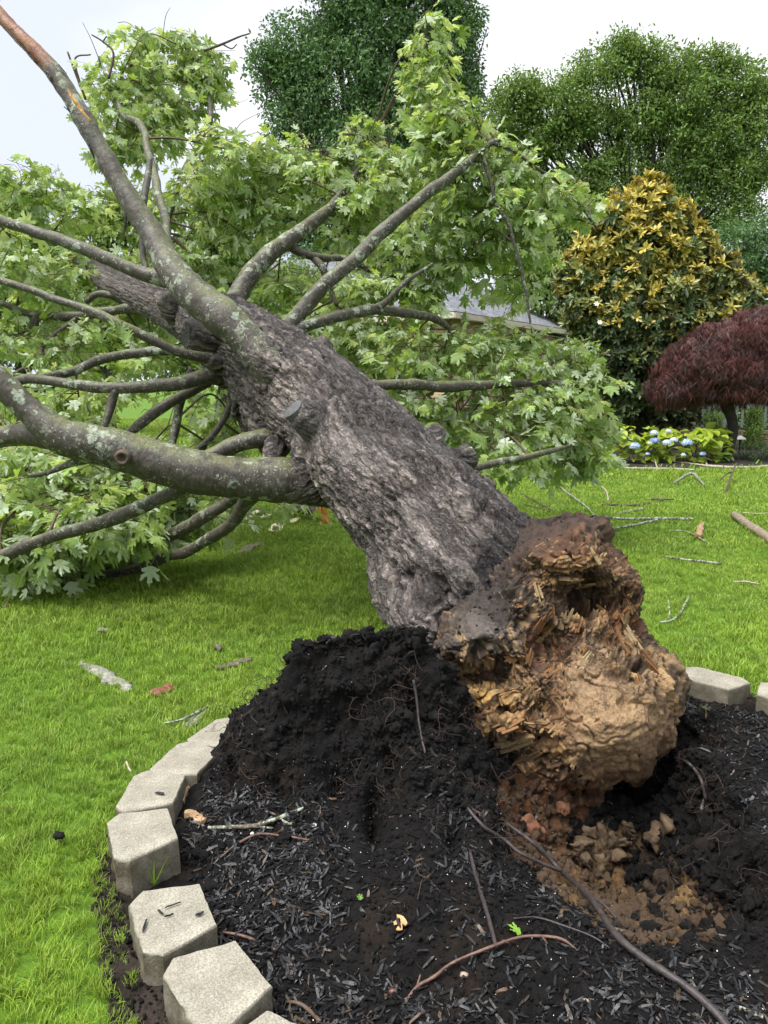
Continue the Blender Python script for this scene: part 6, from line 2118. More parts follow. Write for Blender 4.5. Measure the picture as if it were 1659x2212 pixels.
M_LAMPC = simple('lamp_cap', (0.5, 0.5, 0.48), .4, .1, 20, 0)
v, q, t, _ = tube_np(np.array([[0, 0, -.05, .02], [0, 0, .3, .02], [0, 0, .36, .035], [0, 0, .38, .035]]), 10, 10)
link('post', mesh_np('post', v, q, t, [M_LAMP]), root)
v, q, t, _ = tube_np(np.array([[0, 0, .375, .13], [0, 0, .40, .11], [0, 0, .44, .05], [0, 0, .46, .01]]), 8, 16)
link('cap', mesh_np('cap', v, q, t, [M_LAMPC]), root)

# ---- stone wall with a picket fence on it
M_STONE = NT('fieldstone', .85, .2)
_r = M_STONE.n('ObjectInfo').outputs['Random']
M_STONE.set('Base Color', M_STONE.mix(1.0, M_STONE.ramp(_r, [(0, (.16, .11, .075)), (.5, (.22, .16, .115)), (1, (.28, .20, .15))]), M_STONE.ramp(M_STONE.noise(M_STONE.obj(), 9, 5), [(.3, .7), (.7, 1.25)]), 'MULTIPLY'))
M_STONE.bump(M_STONE.noise(M_STONE.obj(), 14, 5), .6, .03)
M_STONE = M_STONE.m
M_MORT = simple('wall_joint', (.07, .055, .045), .9, .2, 20, .2)
M_PICK = simple('grey_green_paint', (.16, .19, .18), .6, .15, 15, .1)


def box(x0, x1, y0, y1, z0, z1, jit=0, r=None):
    v = np.array([(x, y, z) for z in (z0, z1) for y in (y0, y1) for x in (x0, x1)], float)
    if jit:
        v = v + r.normal(0, jit, v.shape)
    return v, [(0, 2, 3, 1), (4, 5, 7, 6), (0, 1, 5, 4), (2, 6, 7, 3), (0, 4, 6, 2), (1, 3, 7, 5)]


def bevbox(name, sx, sy, sz, mat, bev=.006):
    bm = bmesh.new()
    bmesh.ops.create_cube(bm, size=1.0)
    bmesh.ops.scale(bm, vec=(sx, sy, sz), verts=bm.verts)
    bmesh.ops.bevel(bm, geom=bm.edges[:], offset=bev, segments=2, affect='EDGES')
    me = bpy.data.meshes.new(name)
    bm.to_mesh(me)
    bm.free()
    me.materials.append(mat)
    return me


wa, wb = P(1430, 930, 21.0), P(2150, 930, 19.0)
wd_ = np.array([wb[0] - wa[0], wb[1] - wa[1], 0])
wl_ = np.linalg.norm(wd_)
yaw = math.atan2(wd_[1], wd_[0])
zt = P(1560, 934, 20.3)[2]
print('fence wall top', zt, 'length', wl_)
zt = max(zt, 0.35)
WALL = empty('stone_wall', (wa[0], wa[1], 0), 'low brown stone wall behind the red maple', 'wall')
WALL.rotation_euler = (0, 0, yaw)
v, q = box(0, wl_, .03, .30, -.1, zt - .02)
link('joint', mesh_np('joint', v, q, None, [M_MORT], False), WALL)
sr = np.random.default_rng(12)
z = -.02
st_me = [bevbox('stone', 1, 1, 1, M_STONE, .08) for _ in range(1)]
while z < zt - .06:
    hh_ = min(sr.uniform(.10, .16), zt - z)
    x = -sr.uniform(0, .2)
    while x < wl_:
        L = sr.uniform(.2, .5)
        o = link('stone', st_me[0], WALL, (x + L / 2, .15 + sr.normal(0, .008), z + hh_ / 2), (sr.normal(0, .02), 0, sr.normal(0, .02)), (L - .015, .33, hh_ - .012))
        x += L
    z += hh_
FEN = empty('picket_fence', (wa[0], wa[1], 0), 'weathered grey picket fence above the stone wall', 'fence')
FEN.rotation_euler = (0, 0, yaw)
fh = P(1640, 872, 20)[2] - zt + .12
fh = max(fh, .75)
pk = bevbox('picket', .065, .022, fh, M_PICK, .004)
bm = bmesh.new()
bm.from_mesh(pk)
for vv in bm.verts:          # pointed tops
    if vv.co.z > fh * .45:
        vv.co.z -= abs(vv.co.x) * 1.2
bm.to_mesh(pk)
bm.free()
x = .05
while x < wl_:
    link('picket', pk, FEN, (x, .12, zt + .06 + fh / 2))
    x += .145
for zz in (zt + .16, zt + fh * .78):
    link('rail', bevbox('rail', wl_, .04, .08, M_PICK), FEN, (wl_ / 2, .152, zz))
x = .3
while x < wl_:
    link('post', bevbox('post', .1, .1, fh + .05, M_PICK), FEN, (x, .225, zt + fh / 2 - .02))
    x += 2.1

# ---- hedge closing the view behind the fence
hb = P(1500, 830, 26)
HED = empty('hedge', (hb[0], 26, 0), 'dense leafy green hedge behind the picket fence', 'hedge')
hrg = np.random.default_rng(14)
hbl = []
for a in range(1180, 2700, 45):
    p = P(a, 830, 26 + hrg.normal(0, .4))
    hbl.append((p[0], p[1], .9 + hrg.normal(0, .15), .85, .7, 1.15 + hrg.normal(0, .2)))
pts, _n = crown_pts(hbl, 26, hrg, .6)
o = scatter('foliage', pts, hrg.normal(0, .6, (len(pts), 3)), hrg.uniform(.5, .8, len(pts)), S_OAK, HED)
o.matrix_parent_inverse = Matrix.Translation((-hb[0], -26, 0))
o = limb_mesh([np.array([[x[0], x[1], -.1, .05], [x[0], x[1], 1.0, .02]]) for x in hbl], 'stems', HED, 5)
o['kind'] = 'stuff'
o.matrix_parent_inverse = Matrix.Translation((-hb[0], -26, 0))

# ---- house seen through the leaves
HX, HY_, HZ = 1.82, 20.0, P(975, 673, 20.0)[2]
M_SHING = NT('grey_shingle', .8, .2)
_p = M_SHING.n('NewGeometry').outputs['Position']
_b = M_SHING.n('TexBrick', i_Scale=1.0, offset=.5)
_b.inputs['Brick Width'].default_value = .34
_b.inputs['Row Height'].default_value = .09
_b.inputs['Mortar Size'].default_value = .012
_b.inputs['Color1'].default_value = (.17, .18, .205, 1)
_b.inputs['Color2'].default_value = (.27, .28, .31, 1)
_b.inputs['Mortar'].default_value = (.10, .105, .12, 1)
M_SHING.t.links.new(M_SHING.attr('suv').outputs['Vector'], _b.inputs['Vector'])
M_SHING.set('Base Color', M_SHING.mix(1.0, _b.outputs['Color'], M_SHING.ramp(M_SHING.noise(_p, 3, 4), [(.3, .8), (.7, 1.15)]), 'MULTIPLY'))
M_SHING = M_SHING.m
M_BRICK = NT('peach_brick', .85, .2)
_b = M_BRICK.n('TexBrick', i_Scale=1.0)
_b.inputs['Brick Width'].default_value = .22
_b.inputs['Row Height'].default_value = .075
_b.inputs['Mortar Size'].default_value = .01
_b.inputs['Color1'].default_value = (.46, .26, .17, 1)
_b.inputs['Color2'].default_value = (.56, .35, .24, 1)
_b.inputs['Mortar'].default_value = (.55, .48, .40, 1)
M_BRICK.t.links.new(M_BRICK.attr('suv').outputs['Vector'], _b.inputs['Vector'])
M_BRICK.set('Base Color', _b.outputs['Color'])
M_BRICK = M_BRICK.m
M_TRIM = simple('cream_trim', (.66, .58, .47), .5, .08, 9, .05)
M_GLASS = simple('window_glass', (.03, .04, .045), .08, .1, 3, 0, spec=.6)
HOUSE = empty('house', (HX, HY_, 0), 'peach brick house with a grey shingle roof behind the fallen crown', 'house')
e1 = P(1165, 704, 24.6)
fd = np.array([e1[0] - HX, e1[1] - HY_])
HOUSE.rotation_euler = (0, 0, math.atan2(fd[1], fd[0]))
LW = np.linalg.norm(fd) + 3.0            # length of the front
DW = 8.0                                 # depth, running away to the back-left
hz = HZ


def panel(name, pts, mat, par, uv=None):
    v = np.array(pts, float)
    u = v[1] - v[0]
    u /= np.linalg.norm(u)
    w_ = v[-1] - v[0]
    w_ = w_ - u * (w_ @ u)
    w_ /= np.linalg.norm(w_)
    suv = np.stack([(v - v[0]) @ u, (v - v[0]) @ w_, 0 * v[:, 0]], -1)
    nn = np.cross(u, w_)
    vv = np.vstack([v, v - nn * .12])
    m = len(v)
    me = bpy.data.meshes.new(name)
    fs = [tuple(range(m)), tuple(range(2 * m - 1, m - 1, -1))] + [(i, i + m, (i + 1) % m + m, (i + 1) % m) for i in range(m)]
    me.from_pydata([tuple(x) for x in vv], [], fs)
    at = me.attributes.new('suv', 'FLOAT_VECTOR', 'POINT')
    at.data.foreach_set('vector', np.vstack([suv, suv]).astype(np.float32).ravel())
    me.materials.append(mat)
    return link(name, me, par)


rz = hz + 2.2
panel('wall', [(.3, .3, 0), (LW - .3, .3, 0), (LW - .3, .3, hz), (.3, .3, hz)], M_BRICK, HOUSE)
panel('wall', [(.3, DW - .3, 0), (.3, .3, 0), (.3, .3, hz), (.3, DW - .3, hz)], M_BRICK, HOUSE)
panel('wall', [(LW - .3, .3, 0), (LW - .3, DW - .3, 0), (LW - .3, DW - .3, hz), (LW - .3, .3, hz)], M_BRICK, HOUSE)
rf = panel('roof', [(-.1, -.1, hz), (LW + .1, -.1, hz), (LW - 3.4, DW / 2, rz), (3.4, DW / 2, rz)], M_SHING, HOUSE)
panel('roof', [(-.1, DW + .1, hz), (-.1, -.1, hz), (3.4, DW / 2, rz)], M_SHING, HOUSE)
panel('roof', [(LW + .1, DW + .1, hz), (-.1, DW + .1, hz), (3.4, DW / 2, rz), (LW - 3.4, DW / 2, rz)], M_SHING, HOUSE)
panel('roof', [(LW + .1, -.1, hz), (LW + .1, DW + .1, hz), (LW - 3.4, DW / 2, rz)], M_SHING, HOUSE)
link('gutter', bevbox('gutter', LW + .2, .10, .16, M_TRIM, .02), HOUSE, (LW / 2, -.06, hz - .10))
link('gutter', bevbox('gutter', .10, DW + .2, .16, M_TRIM, .02), HOUSE, (-.06, DW / 2, hz - .10))
for x in (1.6, 4.2, 6.6):
    w_ = link('window', bevbox('window', 1.1, .10, 1.5, M_TRIM, .01), HOUSE, (x, .18, 1.7))
    link('pane', bevbox('pane', .42, .02, 1.3, M_GLASS, .004), w_, (-.25, -.052, 0))
    link('pane', bevbox('pane', .42, .02, 1.3, M_GLASS, .004), w_, (.25, -.052, 0))
# a second wing further left
WING = empty('house_wing', (-4.2, 24.0, 0), 'left wing of the house with a grey shingle roof, glimpsed between limbs', 'house')
WING.rotation_euler = (0, 0, math.radians(-4))
panel('wall', [(0, .3, 0), (6.5, .3, 0), (6.5, .3, 3.4), (0, .3, 3.4)], M_BRICK, WING)
panel('wall', [(0, 6, 0), (0, .3, 0), (0, .3, 3.4), (0, 6, 3.4)], M_BRICK, WING)
panel('roof', [(-.3, 0, 3.35), (6.8, 0, 3.35), (6.8, 3.2, 5.9), (-.3, 3.2, 5.9)], M_SHING, WING)
panel('roof', [(6.8, 6.4, 3.35), (-.3, 6.4, 3.35), (-.3, 3.2, 5.9), (6.8, 3.2, 5.9)], M_SHING, WING)

# ---- dark planting strip under the shrubs at the lawn's far edge
xs = np.linspace(2.3, 22, 60)
fe = FAR_EDGE(xs)
v = np.vstack([np.c_[xs, fe, np.full(60, .012)], np.c_[xs, fe + .25, np.full(60, .05)], np.c_[xs, fe + 7, np.full(60, .05)]])
q = [(r * 60 + i, r * 60 + i + 1, (r + 1) * 60 + i + 1, (r + 1) * 60 + i) for r in range(2) for i in range(59)]
M_BORD = simple('border_soil', (.022, .018, .014), .85, .5, 12, .6, .03)
link('shrub_border', mesh_np('shrub_border', v, q, None, [M_BORD]), kind='structure')

# ================================================================== storm debris
M_STICKL = NT('lichened_stick', .7, .3)
_o = M_STICKL.n('NewGeometry').outputs['Position']
_c = M_STICKL.ramp(M_STICKL.noise(_o, 30, 4), [(.3, (.05, .038, .028)), (.7, (.13, .105, .08))])
_l = M_STICKL.ramp(M_STICKL.noise(_o, 38, 5, .7), [(.46, 0.), (.56, 1.)])
M_STICKL.set('Base Color', M_STICKL.mix(_l, _c, (.34, .39, .30)))
M_STICKL.bump(M_STICKL.noise(_o, 70, 4), .7, .004)
M_STICKL = M_STICKL.m
M_STICKB = simple('brown_stick', (.085, .058, .042), .6, .4, 40, .5)
M_STICKP = simple('pale_bare_stick', (.36, .31, .24), .6, .3, 40, .4)
M_STICKR = simple('reddish_stick', (.14, .08, .06), .6, .6, 45, .6)
M_ROOTK = simple('dark_root_bark', (.045, .037, .036), .45, .45, 50, .6)
M_LOG = simple('debarked_log', (.24, .19, .135), .6, .4, 22, .5)
M_BARKIN = simple('bark_inner_red', (.20, .085, .05), .5, .5, 30, .4)
M_BARKGR = simple('bark_grey_brown', (.13, .105, .085), .6, .4, 30, .5)
M_BARKLI = simple('bark_lichened_grey', (.22, .22, .18), .7, .6, 45, .7)
M_WOODCH = simple('cream_wood_chip', (.74, .64, .44), .6, .2, 20, .2)
M_ROTTEN = simple('rotten_tan_wood', (.33, .215, .115), .7, .5, 35, .6)
M_LEAFO = simple('tan_fallen_leaf', (.52, .33, .15), .5, .3, 30, .2)
M_LEAFG = leaf_mat('loose_green_leaf', (.20, .42, .05), (.3, .45, .2), .2, .3, .4, None, 1)
M_ACORN = simple('acorn_brown', (.13, .06, .045), .3, .2, 20, 0)


def stick(name, label, lines, mat, cat='stick', bed=False, lift=0.0, seed=0, cutends=False):
    """lines: lists of (px, py, radius_px[, height]); one object with a part for every side twig"""
    objs = []
    root = None
    for li, pts in enumerate(lines):
        p4 = []
        for t in pts:
            g = bed_pix(t[0], t[1]) if bed else G(t[0], t[1], 0.03)
            r = t[2] * mpp(t[0], t[1], g[1]) * (1.0 if cat in ('log', 'branch') else .68)
            zz = (t[3] if len(t) > 3 else 0) + lift
            if zz:
                g = P(t[0], t[1], g[1]) if False else np.array([g[0], g[1], g[2] + zz])
            p4.append([g[0], g[1], g[2] + (r * .6 if bed else r * .3), r])
        p4 = np.array(p4)
        if root is None:
            org = p4[0, :3].copy()
        p4[:, :3] -= org
        L = np.linalg.norm(np.diff(p4[:, :3], axis=0), axis=1).sum()
        v, q, t, _ = tube_np(p4, int(np.clip(L / .012, 12, 70)), 9, .28, 60, seed + li, True)
        me = mesh_np(name, v, q, t, [mat])
        if root is None:
            root = link(name, me, None, org, label=label, cat=cat)
        else:
            link('side_twig', me, root)
    return root


def shard(name, label, corners, mat, cat, thick=.012, curl=.25, bed=False, z=.014, seed=0, mat2=None, n1=9, n2=5):
    """curved slab between two picture points (long axis) with a width in metres"""
    (a, b), (c, d), w = corners
    p = bed_pix(a, b) if bed else G(a, b, z)
    q = bed_pix(c, d) if bed else G(c, d, z)
    L = np.linalg.norm(q - p)
    ux = (q - p) / L
    uy = np.cross([0, 0, 1.0], ux)
    uy /= np.linalg.norm(uy)
    uz = np.cross(ux, uy)
    r = np.random.default_rng(seed)
    top, bot = [], []
    for i in range(n1):
        s = i / (n1 - 1)
        k = (0.35 + .65 * math.sin(math.pi * min(1, max(0, .1 + s * .85))) ** .5) * r.uniform(.8, 1.15)
        sh = r.normal(0, .10) * w
        for j in range(n2):
            u = -1 + 2 * j / (n2 - 1)
            y = u * w * .5 * k + sh
            h = -curl * w * (u * u) * .6 + .10 * w * math.sin(s * 5 + seed) + r.normal(0, .04) * w
            top.append(p + ux * (s * L + r.normal(0, .02) * L) + uy * y + uz * (h + thick))
            bot.append(top[-1] - uz * thick * r.uniform(.8, 1.2))
    v = np.array(top + bot)
    o = v.mean(0)
    m = n1 * n2
    fq = []
    for i in range(n1 - 1):
        for j in range(n2 - 1):
            a_ = i * n2 + j
            fq.append((a_, a_ + n2, a_ + n2 + 1, a_ + 1))
            fq.append((m + a_, m + a_ + 1, m + a_ + n2 + 1, m + a_ + n2))
    for i in range(n1 - 1):
        for j in (0, n2 - 1):
            a_, b_ = i * n2 + j, (i + 1) * n2 + j
            f = (a_, b_, m + b_, m + a_)
            fq.append(f if j else f[::-1])
    for j in range(n2 - 1):
        for i in (0, n1 - 1):
            a_, b_ = i * n2 + j, i * n2 + j + 1
            f = (a_, b_, m + b_, m + a_)
            fq.append(f[::-1] if i else f)
    me = mesh_np(name, v - o, fq, None, [mat])
    me.set_sharp_from_angle(angle=math.radians(50))
    return link(name, me, None, o, label=label, cat=cat)


# lawn, right of the trunk
stick('log', 'thick bark-shedding branch log lying alone on the lawn below the red maple', [[(1586, 1114, 8), (1612, 1134, 9), (1640, 1152, 10), (1668, 1172, 10), (1700, 1196, 10)]], M_LOG, 'log', seed=1)
stick('stick', 'long straight lichened stick with a forked side stick beyond the root plate', [[(1300, 1117, 3.5), (1360, 1122, 4.5), (1430, 1121, 5), (1497, 1123, 5)], [(1327, 1142, 3), (1370, 1135, 4), (1420, 1124, 4)]], M_STICKL, seed=2)
stick('stick', 'short dark stick beyond the longer forked stick', [[(1295, 1091, 2.5), (1330, 1091, 3.5), (1370, 1092, 4), (1404, 1088, 4)]], M_STICKB, seed=3)
shard('bark_strip', 'pale flaky bark strip next to the short dark stick', ((1325, 1107), (1397, 1097), .07), M_BARKLI, 'bark', .006, .3, seed=4)
stick('stick', 'blunt-ended dark stick lying by itself in the open lawn', [[(1431, 1202, 2.5), (1470, 1208, 3), (1520, 1214, 4), (1560, 1219, 4.5)]], M_STICKL, seed=5)
stick('stick', 'slim lichened twig touching the broken rotten wood', [[(1445, 1146, 2), (1480, 1148, 2.5), (1505, 1160, 3), (1524, 1170, 2.5)]], M_STICKL, seed=6)
shard('rotten_wood', 'upright chunk of rotten tan wood on the lawn beside a twig', ((1506, 1160), (1517, 1132), .07), M_ROTTEN, 'wood', .03, .3, seed=7, z=.04)
stick('twig', 'curved twig with a prong lying near the root plate on the lawn', [[(1427, 1345, 3), (1452, 1340, 3), (1470, 1325, 3), (1478, 1308, 3), (1490, 1286, 2)], [(1447, 1341, 2), (1445, 1328, 2, .04), (1441, 1318, 1.2, .08)]], M_STICKL, 'twig', seed=8)
stick('stick', 'arched mossy stick in front of the hydrangea', [[(1453, 1046, 3), (1475, 1038, 4, .05), (1495, 1034, 4.5, .08), (1510, 1042, 4, .04), (1522, 1050, 3)]], M_STICKL, seed=9)
stick('twig', 'dark twig propped upright on the lawn in front of the red maple', [[(1566, 1064, 3), (1575, 1050, 3, .08), (1586, 1034, 2.5, .22)], [(1558, 1042, 2, .05), (1570, 1036, 2, .1), (1580, 1038, 2, .14)]], M_STICKB, 'twig', seed=10)
stick('twig', 'thin bent twig between the forked stick and the arched mossy stick', [[(1390, 1080, 2), (1420, 1079, 3), (1456, 1079, 2)], [(1422, 1079, 2), (1432, 1082, 3)]], M_STICKB, 'twig', seed=11)
stick('twig', 'long slender twig running from the leaf pile to the root plate', [[(1134, 1022, 2.5), (1181, 1034, 3), (1215, 1058, 3.5), (1253, 1085, 3.5), (1272, 1100, 3), (1290, 1125, 3)], [(1225, 1064, 2), (1238, 1060, 1.5, .05)]], M_STICKL, 'twig', seed=12)
stick('twig', 'forked brown twig on the grass just behind the leaning trunk', [[(1125, 1066, 2), (1160, 1085, 2.5), (1192, 1103, 3)], [(1134, 1090, 2), (1165, 1098, 2), (1190, 1106, 2)]], M_STICKB, 'twig', seed=13)
stick('twig', 'short bent twig below a fallen petal at the edge of the leaf pile', [[(1298, 1050, 2), (1310, 1062, 2.5), (1314, 1081, 2.5)]], M_STICKP, 'twig', seed=14)
stick('twig', 'pale twig half sunk in the grass, well away from the other sticks', [[(1584, 1257, 2.5), (1612, 1257, 3), (1640, 1262, 2)]], M_STICKP, 'twig', seed=15)
stick('twig', 'thin twig on the lawn beyond the thick log', [[(1604, 1108, 2), (1640, 1110, 2), (1680, 1107, 2)]], M_STICKP, 'twig', seed=16)
stick('branch_pole', 'long bare grey branch lying along the edge of the shrub border', [[(1440, 997, 2), (1480, 1002, 3), (1530, 1008, 3.5), (1590, 1011, 3.5), (1640, 1010, 3.5), (1690, 1004, 3)], [(1528, 1008, 2), (1520, 995, 2, .1), (1514, 985, 1.5, .22)]], M_STICKP, 'branch', seed=17)
stick('branch_pole', 'thin grey branch lying below the hydrangea flowers', [[(1350, 1012, 2), (1400, 1013, 2.5), (1460, 1014, 2.5), (1500, 1016, 2)], [(1420, 1012, 1.6), (1412, 1000, 1.4, .1)]], M_STICKP, 'branch', seed=18)
for i, (a, b, lb) in enumerate(((1298, 1041, 'cream petal resting above a short bent twig'), (1157, 1043, 'cream petal at the foot of the leaf pile'), (1311, 1030, 'pale pink petal under the end of the leaf pile'))):
    shard('petal', lb, ((a - 6, b), (a + 6, b - 1), .05), M_WOODCH, 'petal', .004, -.3, seed=20 + i, n1=5, n2=4)
shard('loose_leaf', 'single pale green leaf on the lawn beside the arched mossy stick', ((1462, 1060), (1477, 1056), .08), M_LEAFG, 'leaf', .003, -.3, seed=24, n1=6)
# lawn, left
shard('bark_strip', 'curling pale lichened bark strip on the open lawn', ((176, 1432), (284, 1484), .09), M_BARKLI, 'bark', .012, .35, seed=31, n1=14)
shard('bark_piece', 'reddish piece of inner bark lying in the grass', ((330, 1502), (366, 1478), .085), M_BARKIN, 'bark', .012, .2, seed=32)
stick('stick', 'knobbly lichened stick near the edging blocks on the lawn', [[(355, 1563, 3), (390, 1556, 4), (425, 1540, 4.5), (450, 1527, 4)]], M_STICKL, seed=33)
shard('bark_strip', 'pale bark strip beside the knobbly stick at the edging', ((397, 1570), (447, 1536), .05), M_BARKLI, 'bark', .008, .3, seed=34)
shard('bark_strip', 'long narrow grey bark strip on the lawn behind the soil mound', ((466, 1441), (543, 1425), .05), M_BARKGR, 'bark', .010, .3, seed=35, n1=11)
shard('bark_piece', 'small upright grey bark flake beyond the narrow strip', ((458, 1386), (478, 1402), .045), M_BARKGR, 'bark', .008, .3, seed=36)
shard('bark_piece', 'flat brown bark board on the lawn below the thick limb', ((518, 1197), (563, 1174), .12), M_BARKGR, 'bark', .02, .1, seed=37)
shard('loose_leaf', 'pale upturned leaf on the open lawn at the left', ((213, 1366), (238, 1363), .07), M_BARKLI, 'leaf', .003, -.3, seed=38, n1=6)
CH = [((588, 1150), (603, 1136), .16, 'largest cream wood chip on the grass below the limb'), ((567, 1119), (582, 1114), .08, 'flat cream wood chip left of the broken branch'), ((529, 1122), (545, 1117), .07, 'cream wood chip under the curved low limb'),
      ((548, 1111), (560, 1103), .08, 'upright cream wood chip near the curved low limb'), ((632, 1130), (643, 1119), .08, 'cream wood chip touching the mossy broken branch'), ((614, 1095), (632, 1090), .06, 'cream wood chip among fallen leaves under the limb'),
      ((296, 1240), (313, 1230), .07, 'white wood chip beside the limb resting on the lawn')]
for i, (a, b, w, lb) in enumerate(CH):
    shard('wood_chip', lb, (a, b, w), M_WOODCH, 'wood chip', .012, -.1, seed=40 + i, n1=6, n2=4)
# broken branch with torn orange end under the trunk
o = stick('broken_branch', 'mossy broken branch with a torn orange end under the trunk', [[(612, 1108, 8), (640, 1113, 11), (670, 1118, 13), (700, 1122, 15)]], M_LIMB, 'branch', lift=.08, seed=50)
for k, (a, b, an) in enumerate(((697, 1115, .5), (704, 1125, .3), (709, 1135, -.3), (702, 1106, .9), (714, 1140, -.5))):
    me = spl[k].copy()
    me.materials.clear()
    me.materials.append(M_ORANGE)
    s_ = link('torn_fibre', me, o)
    s_.location = P(a, b, 8.45) - np.array(o.location)
    s_.rotation_euler = (.3, an + .5, .4 * k)
    s_.scale = (.26, .34, .34)
for k in range(7):
    lf = link('leaf', leaf_me[k], o)
    lf.location = P(690 + k * 6, 1135 + (k % 3) * 9, 8.3) - np.array(o.location)
    lf.rotation_euler = (-.8 + .2 * k, .3 * k, k * 1.1)
    lf.scale = (.17, .17, .17)
stick('twig', 'dry brown twig standing in the grass at the far left', [[(-10, 1315, 2), (10, 1312, 2.5), (24, 1308, 2)], [(12, 1312, 1.5), (16, 1302, 1.2, .04)]], M_STICKR, 'twig', seed=51)
stick('twig', 'short dry twig leaning on the edging blocks', [[(274, 1660, 2.5), (278, 1672, 3), (284, 1682, 3)]], M_STICKP, 'twig', lift=.03, seed=52)
v, f = lump(77, 2, .5)
link('soil_clod', mesh_np('soil_clod', v * .022, None, f, [M_CRUMB]), None, G(127, 1805, .03), label='single dark soil clod on the grass left of the blocks', cat='clod')

# ---- in the bed
B = dict(bed=True)
stick('stick', 'lichened forked stick lying in front of the soil mound', [[(450, 1794, 5), (500, 1793, 6), (553, 1790, 6.5), (607, 1772, 6.5), (656, 1752, 5)], [(604, 1774, 4), (625, 1786, 4), (632, 1782, 3)], [(553, 1792, 4), (590, 1794, 3)]], M_STICKL, seed=61, lift=.008, **B)
stick('twig', 'thin pinkish twig below the lichened forked stick', [[(477, 1857, 3), (511, 1829, 3.5), (557, 1807, 4), (610, 1810, 3.5), (668, 1819, 3)]], M_STICKR, 'twig', seed=62, lift=.006, **B)
shard('rotten_wood', 'tan splintered wood piece standing against the edging block', ((401, 1706), (391, 1736), .032), M_ROTTEN, 'wood', .018, .2, True, seed=63)
shard('rotten_wood', 'pale splintered wood piece lying by the raised block', ((404, 1760), (440, 1780), .034), M_ROTTEN, 'wood', .018, .2, True, seed=64)
stick('twig', 'red-brown twig poking out between two edging blocks', [[(481, 2019, 4), (520, 2026, 4.5), (560, 2040, 4), (596, 2058, 4)]], M_STICKR, 'twig', seed=65, lift=.006, **B)
stick('stick', 'bent stick ending at the block at the open end of the row', [[(618, 2170, 4), (640, 2172, 6), (662, 2184, 7), (692, 2214, 7)]], M_STICKB, seed=66, lift=.006, **B)
stick('torn_root', 'long dark torn root running from the pit across the soil', [[(1090, 1789, 6, .02), (1150, 1849, 6.5, .05), (1210, 1909, 7.5, .05), (1270, 1969, 9, .05), (1330, 2044, 12, .03), (1405, 2099, 13, .02), (1480, 2149, 13, .02), (1545, 2199, 14, .01), (1580, 2235, 14, 0)], [(1010, 1759, 5, .02), (1045, 1799, 6, .02), (1090, 1834, 6, .03), (1125, 1868, 6, .04), (1180, 1899, 6, .05), (1212, 1911, 6, .05)], [(1270, 1965, 5, .05), (1300, 1985, 4.5, .05), (1330, 2010, 4, .04)]], M_ROOTK, 'root', seed=67, **B)
stick('stick', 'reddish arched stick lying across the soil before the pit', [[(868, 2176, 3.5), (900, 2141, 5, .01), (940, 2121, 5.5, .015), (980, 2094, 4.5, .02), (1065, 2059, 4.8, .02), (1120, 2040, 4, .02), (1170, 2031, 5, .01), (1215, 2038, 4.5, .01), (1246, 2054, 3.5)], [(900, 2141, 3.5, .01), (908, 2128, 3, .03)], [(1170, 2031, 3.5, .01), (1182, 2046, 2.5, .01)]], M_STICKR, seed=68, **B)
stick('torn_root', 'dark root hanging down the spur of soil beside the pit', [[(1015, 1849, 5, .01), (1030, 1909, 7, .01), (1045, 1959, 7, .01), (1060, 2010, 7, .01), (1072, 2056, 6, .01)]], M_ROOTK, 'root', seed=69, **B)
stick('torn_root', 'bare brown root arching over the right wall of the pit', [[(1455, 1659, 4, .05), (1480, 1670, 5, .05), (1500, 1684, 6, .04), (1515, 1705, 6, .03), (1525, 1730, 6, .0)]], M_ROOTK, 'root', seed=70, **B)
stick('torn_root', 'thin root lying across the spur near the green leaf', [[(1110, 1985, 3), (1160, 1990, 3.5, .01), (1220, 2015, 3.5, .02), (1280, 2038, 3, .02), (1318, 2050, 3)]], M_ROOTK, 'root', seed=71, **B)
stick('stick', 'mossy stick end at the front edge of the mulch', [[(1596, 2180, 7), (1630, 2192, 8), (1670, 2208, 8)]], M_STICKL, seed=72, **B)
stick('torn_root', 'slim black root on the left side of the root plate', [[(893, 1480, 4, .02), (900, 1530, 4.5, .03), (905, 1580, 4, .03), (918, 1640, 4, .02)]], M_ROOTK, 'root', seed=73, **B)


def flat_leaf(label, a, b, size, mat, rot, cat='leaf'):
    p = bed_pix(a, b)
    o = link('fallen_leaf', leaf_me[int(a) % 7].copy(), None, p + np.array([0, 0, .012]), rot, size, label, cat)
    o.data.materials.clear()
    o.data.materials.append(mat)
    return o


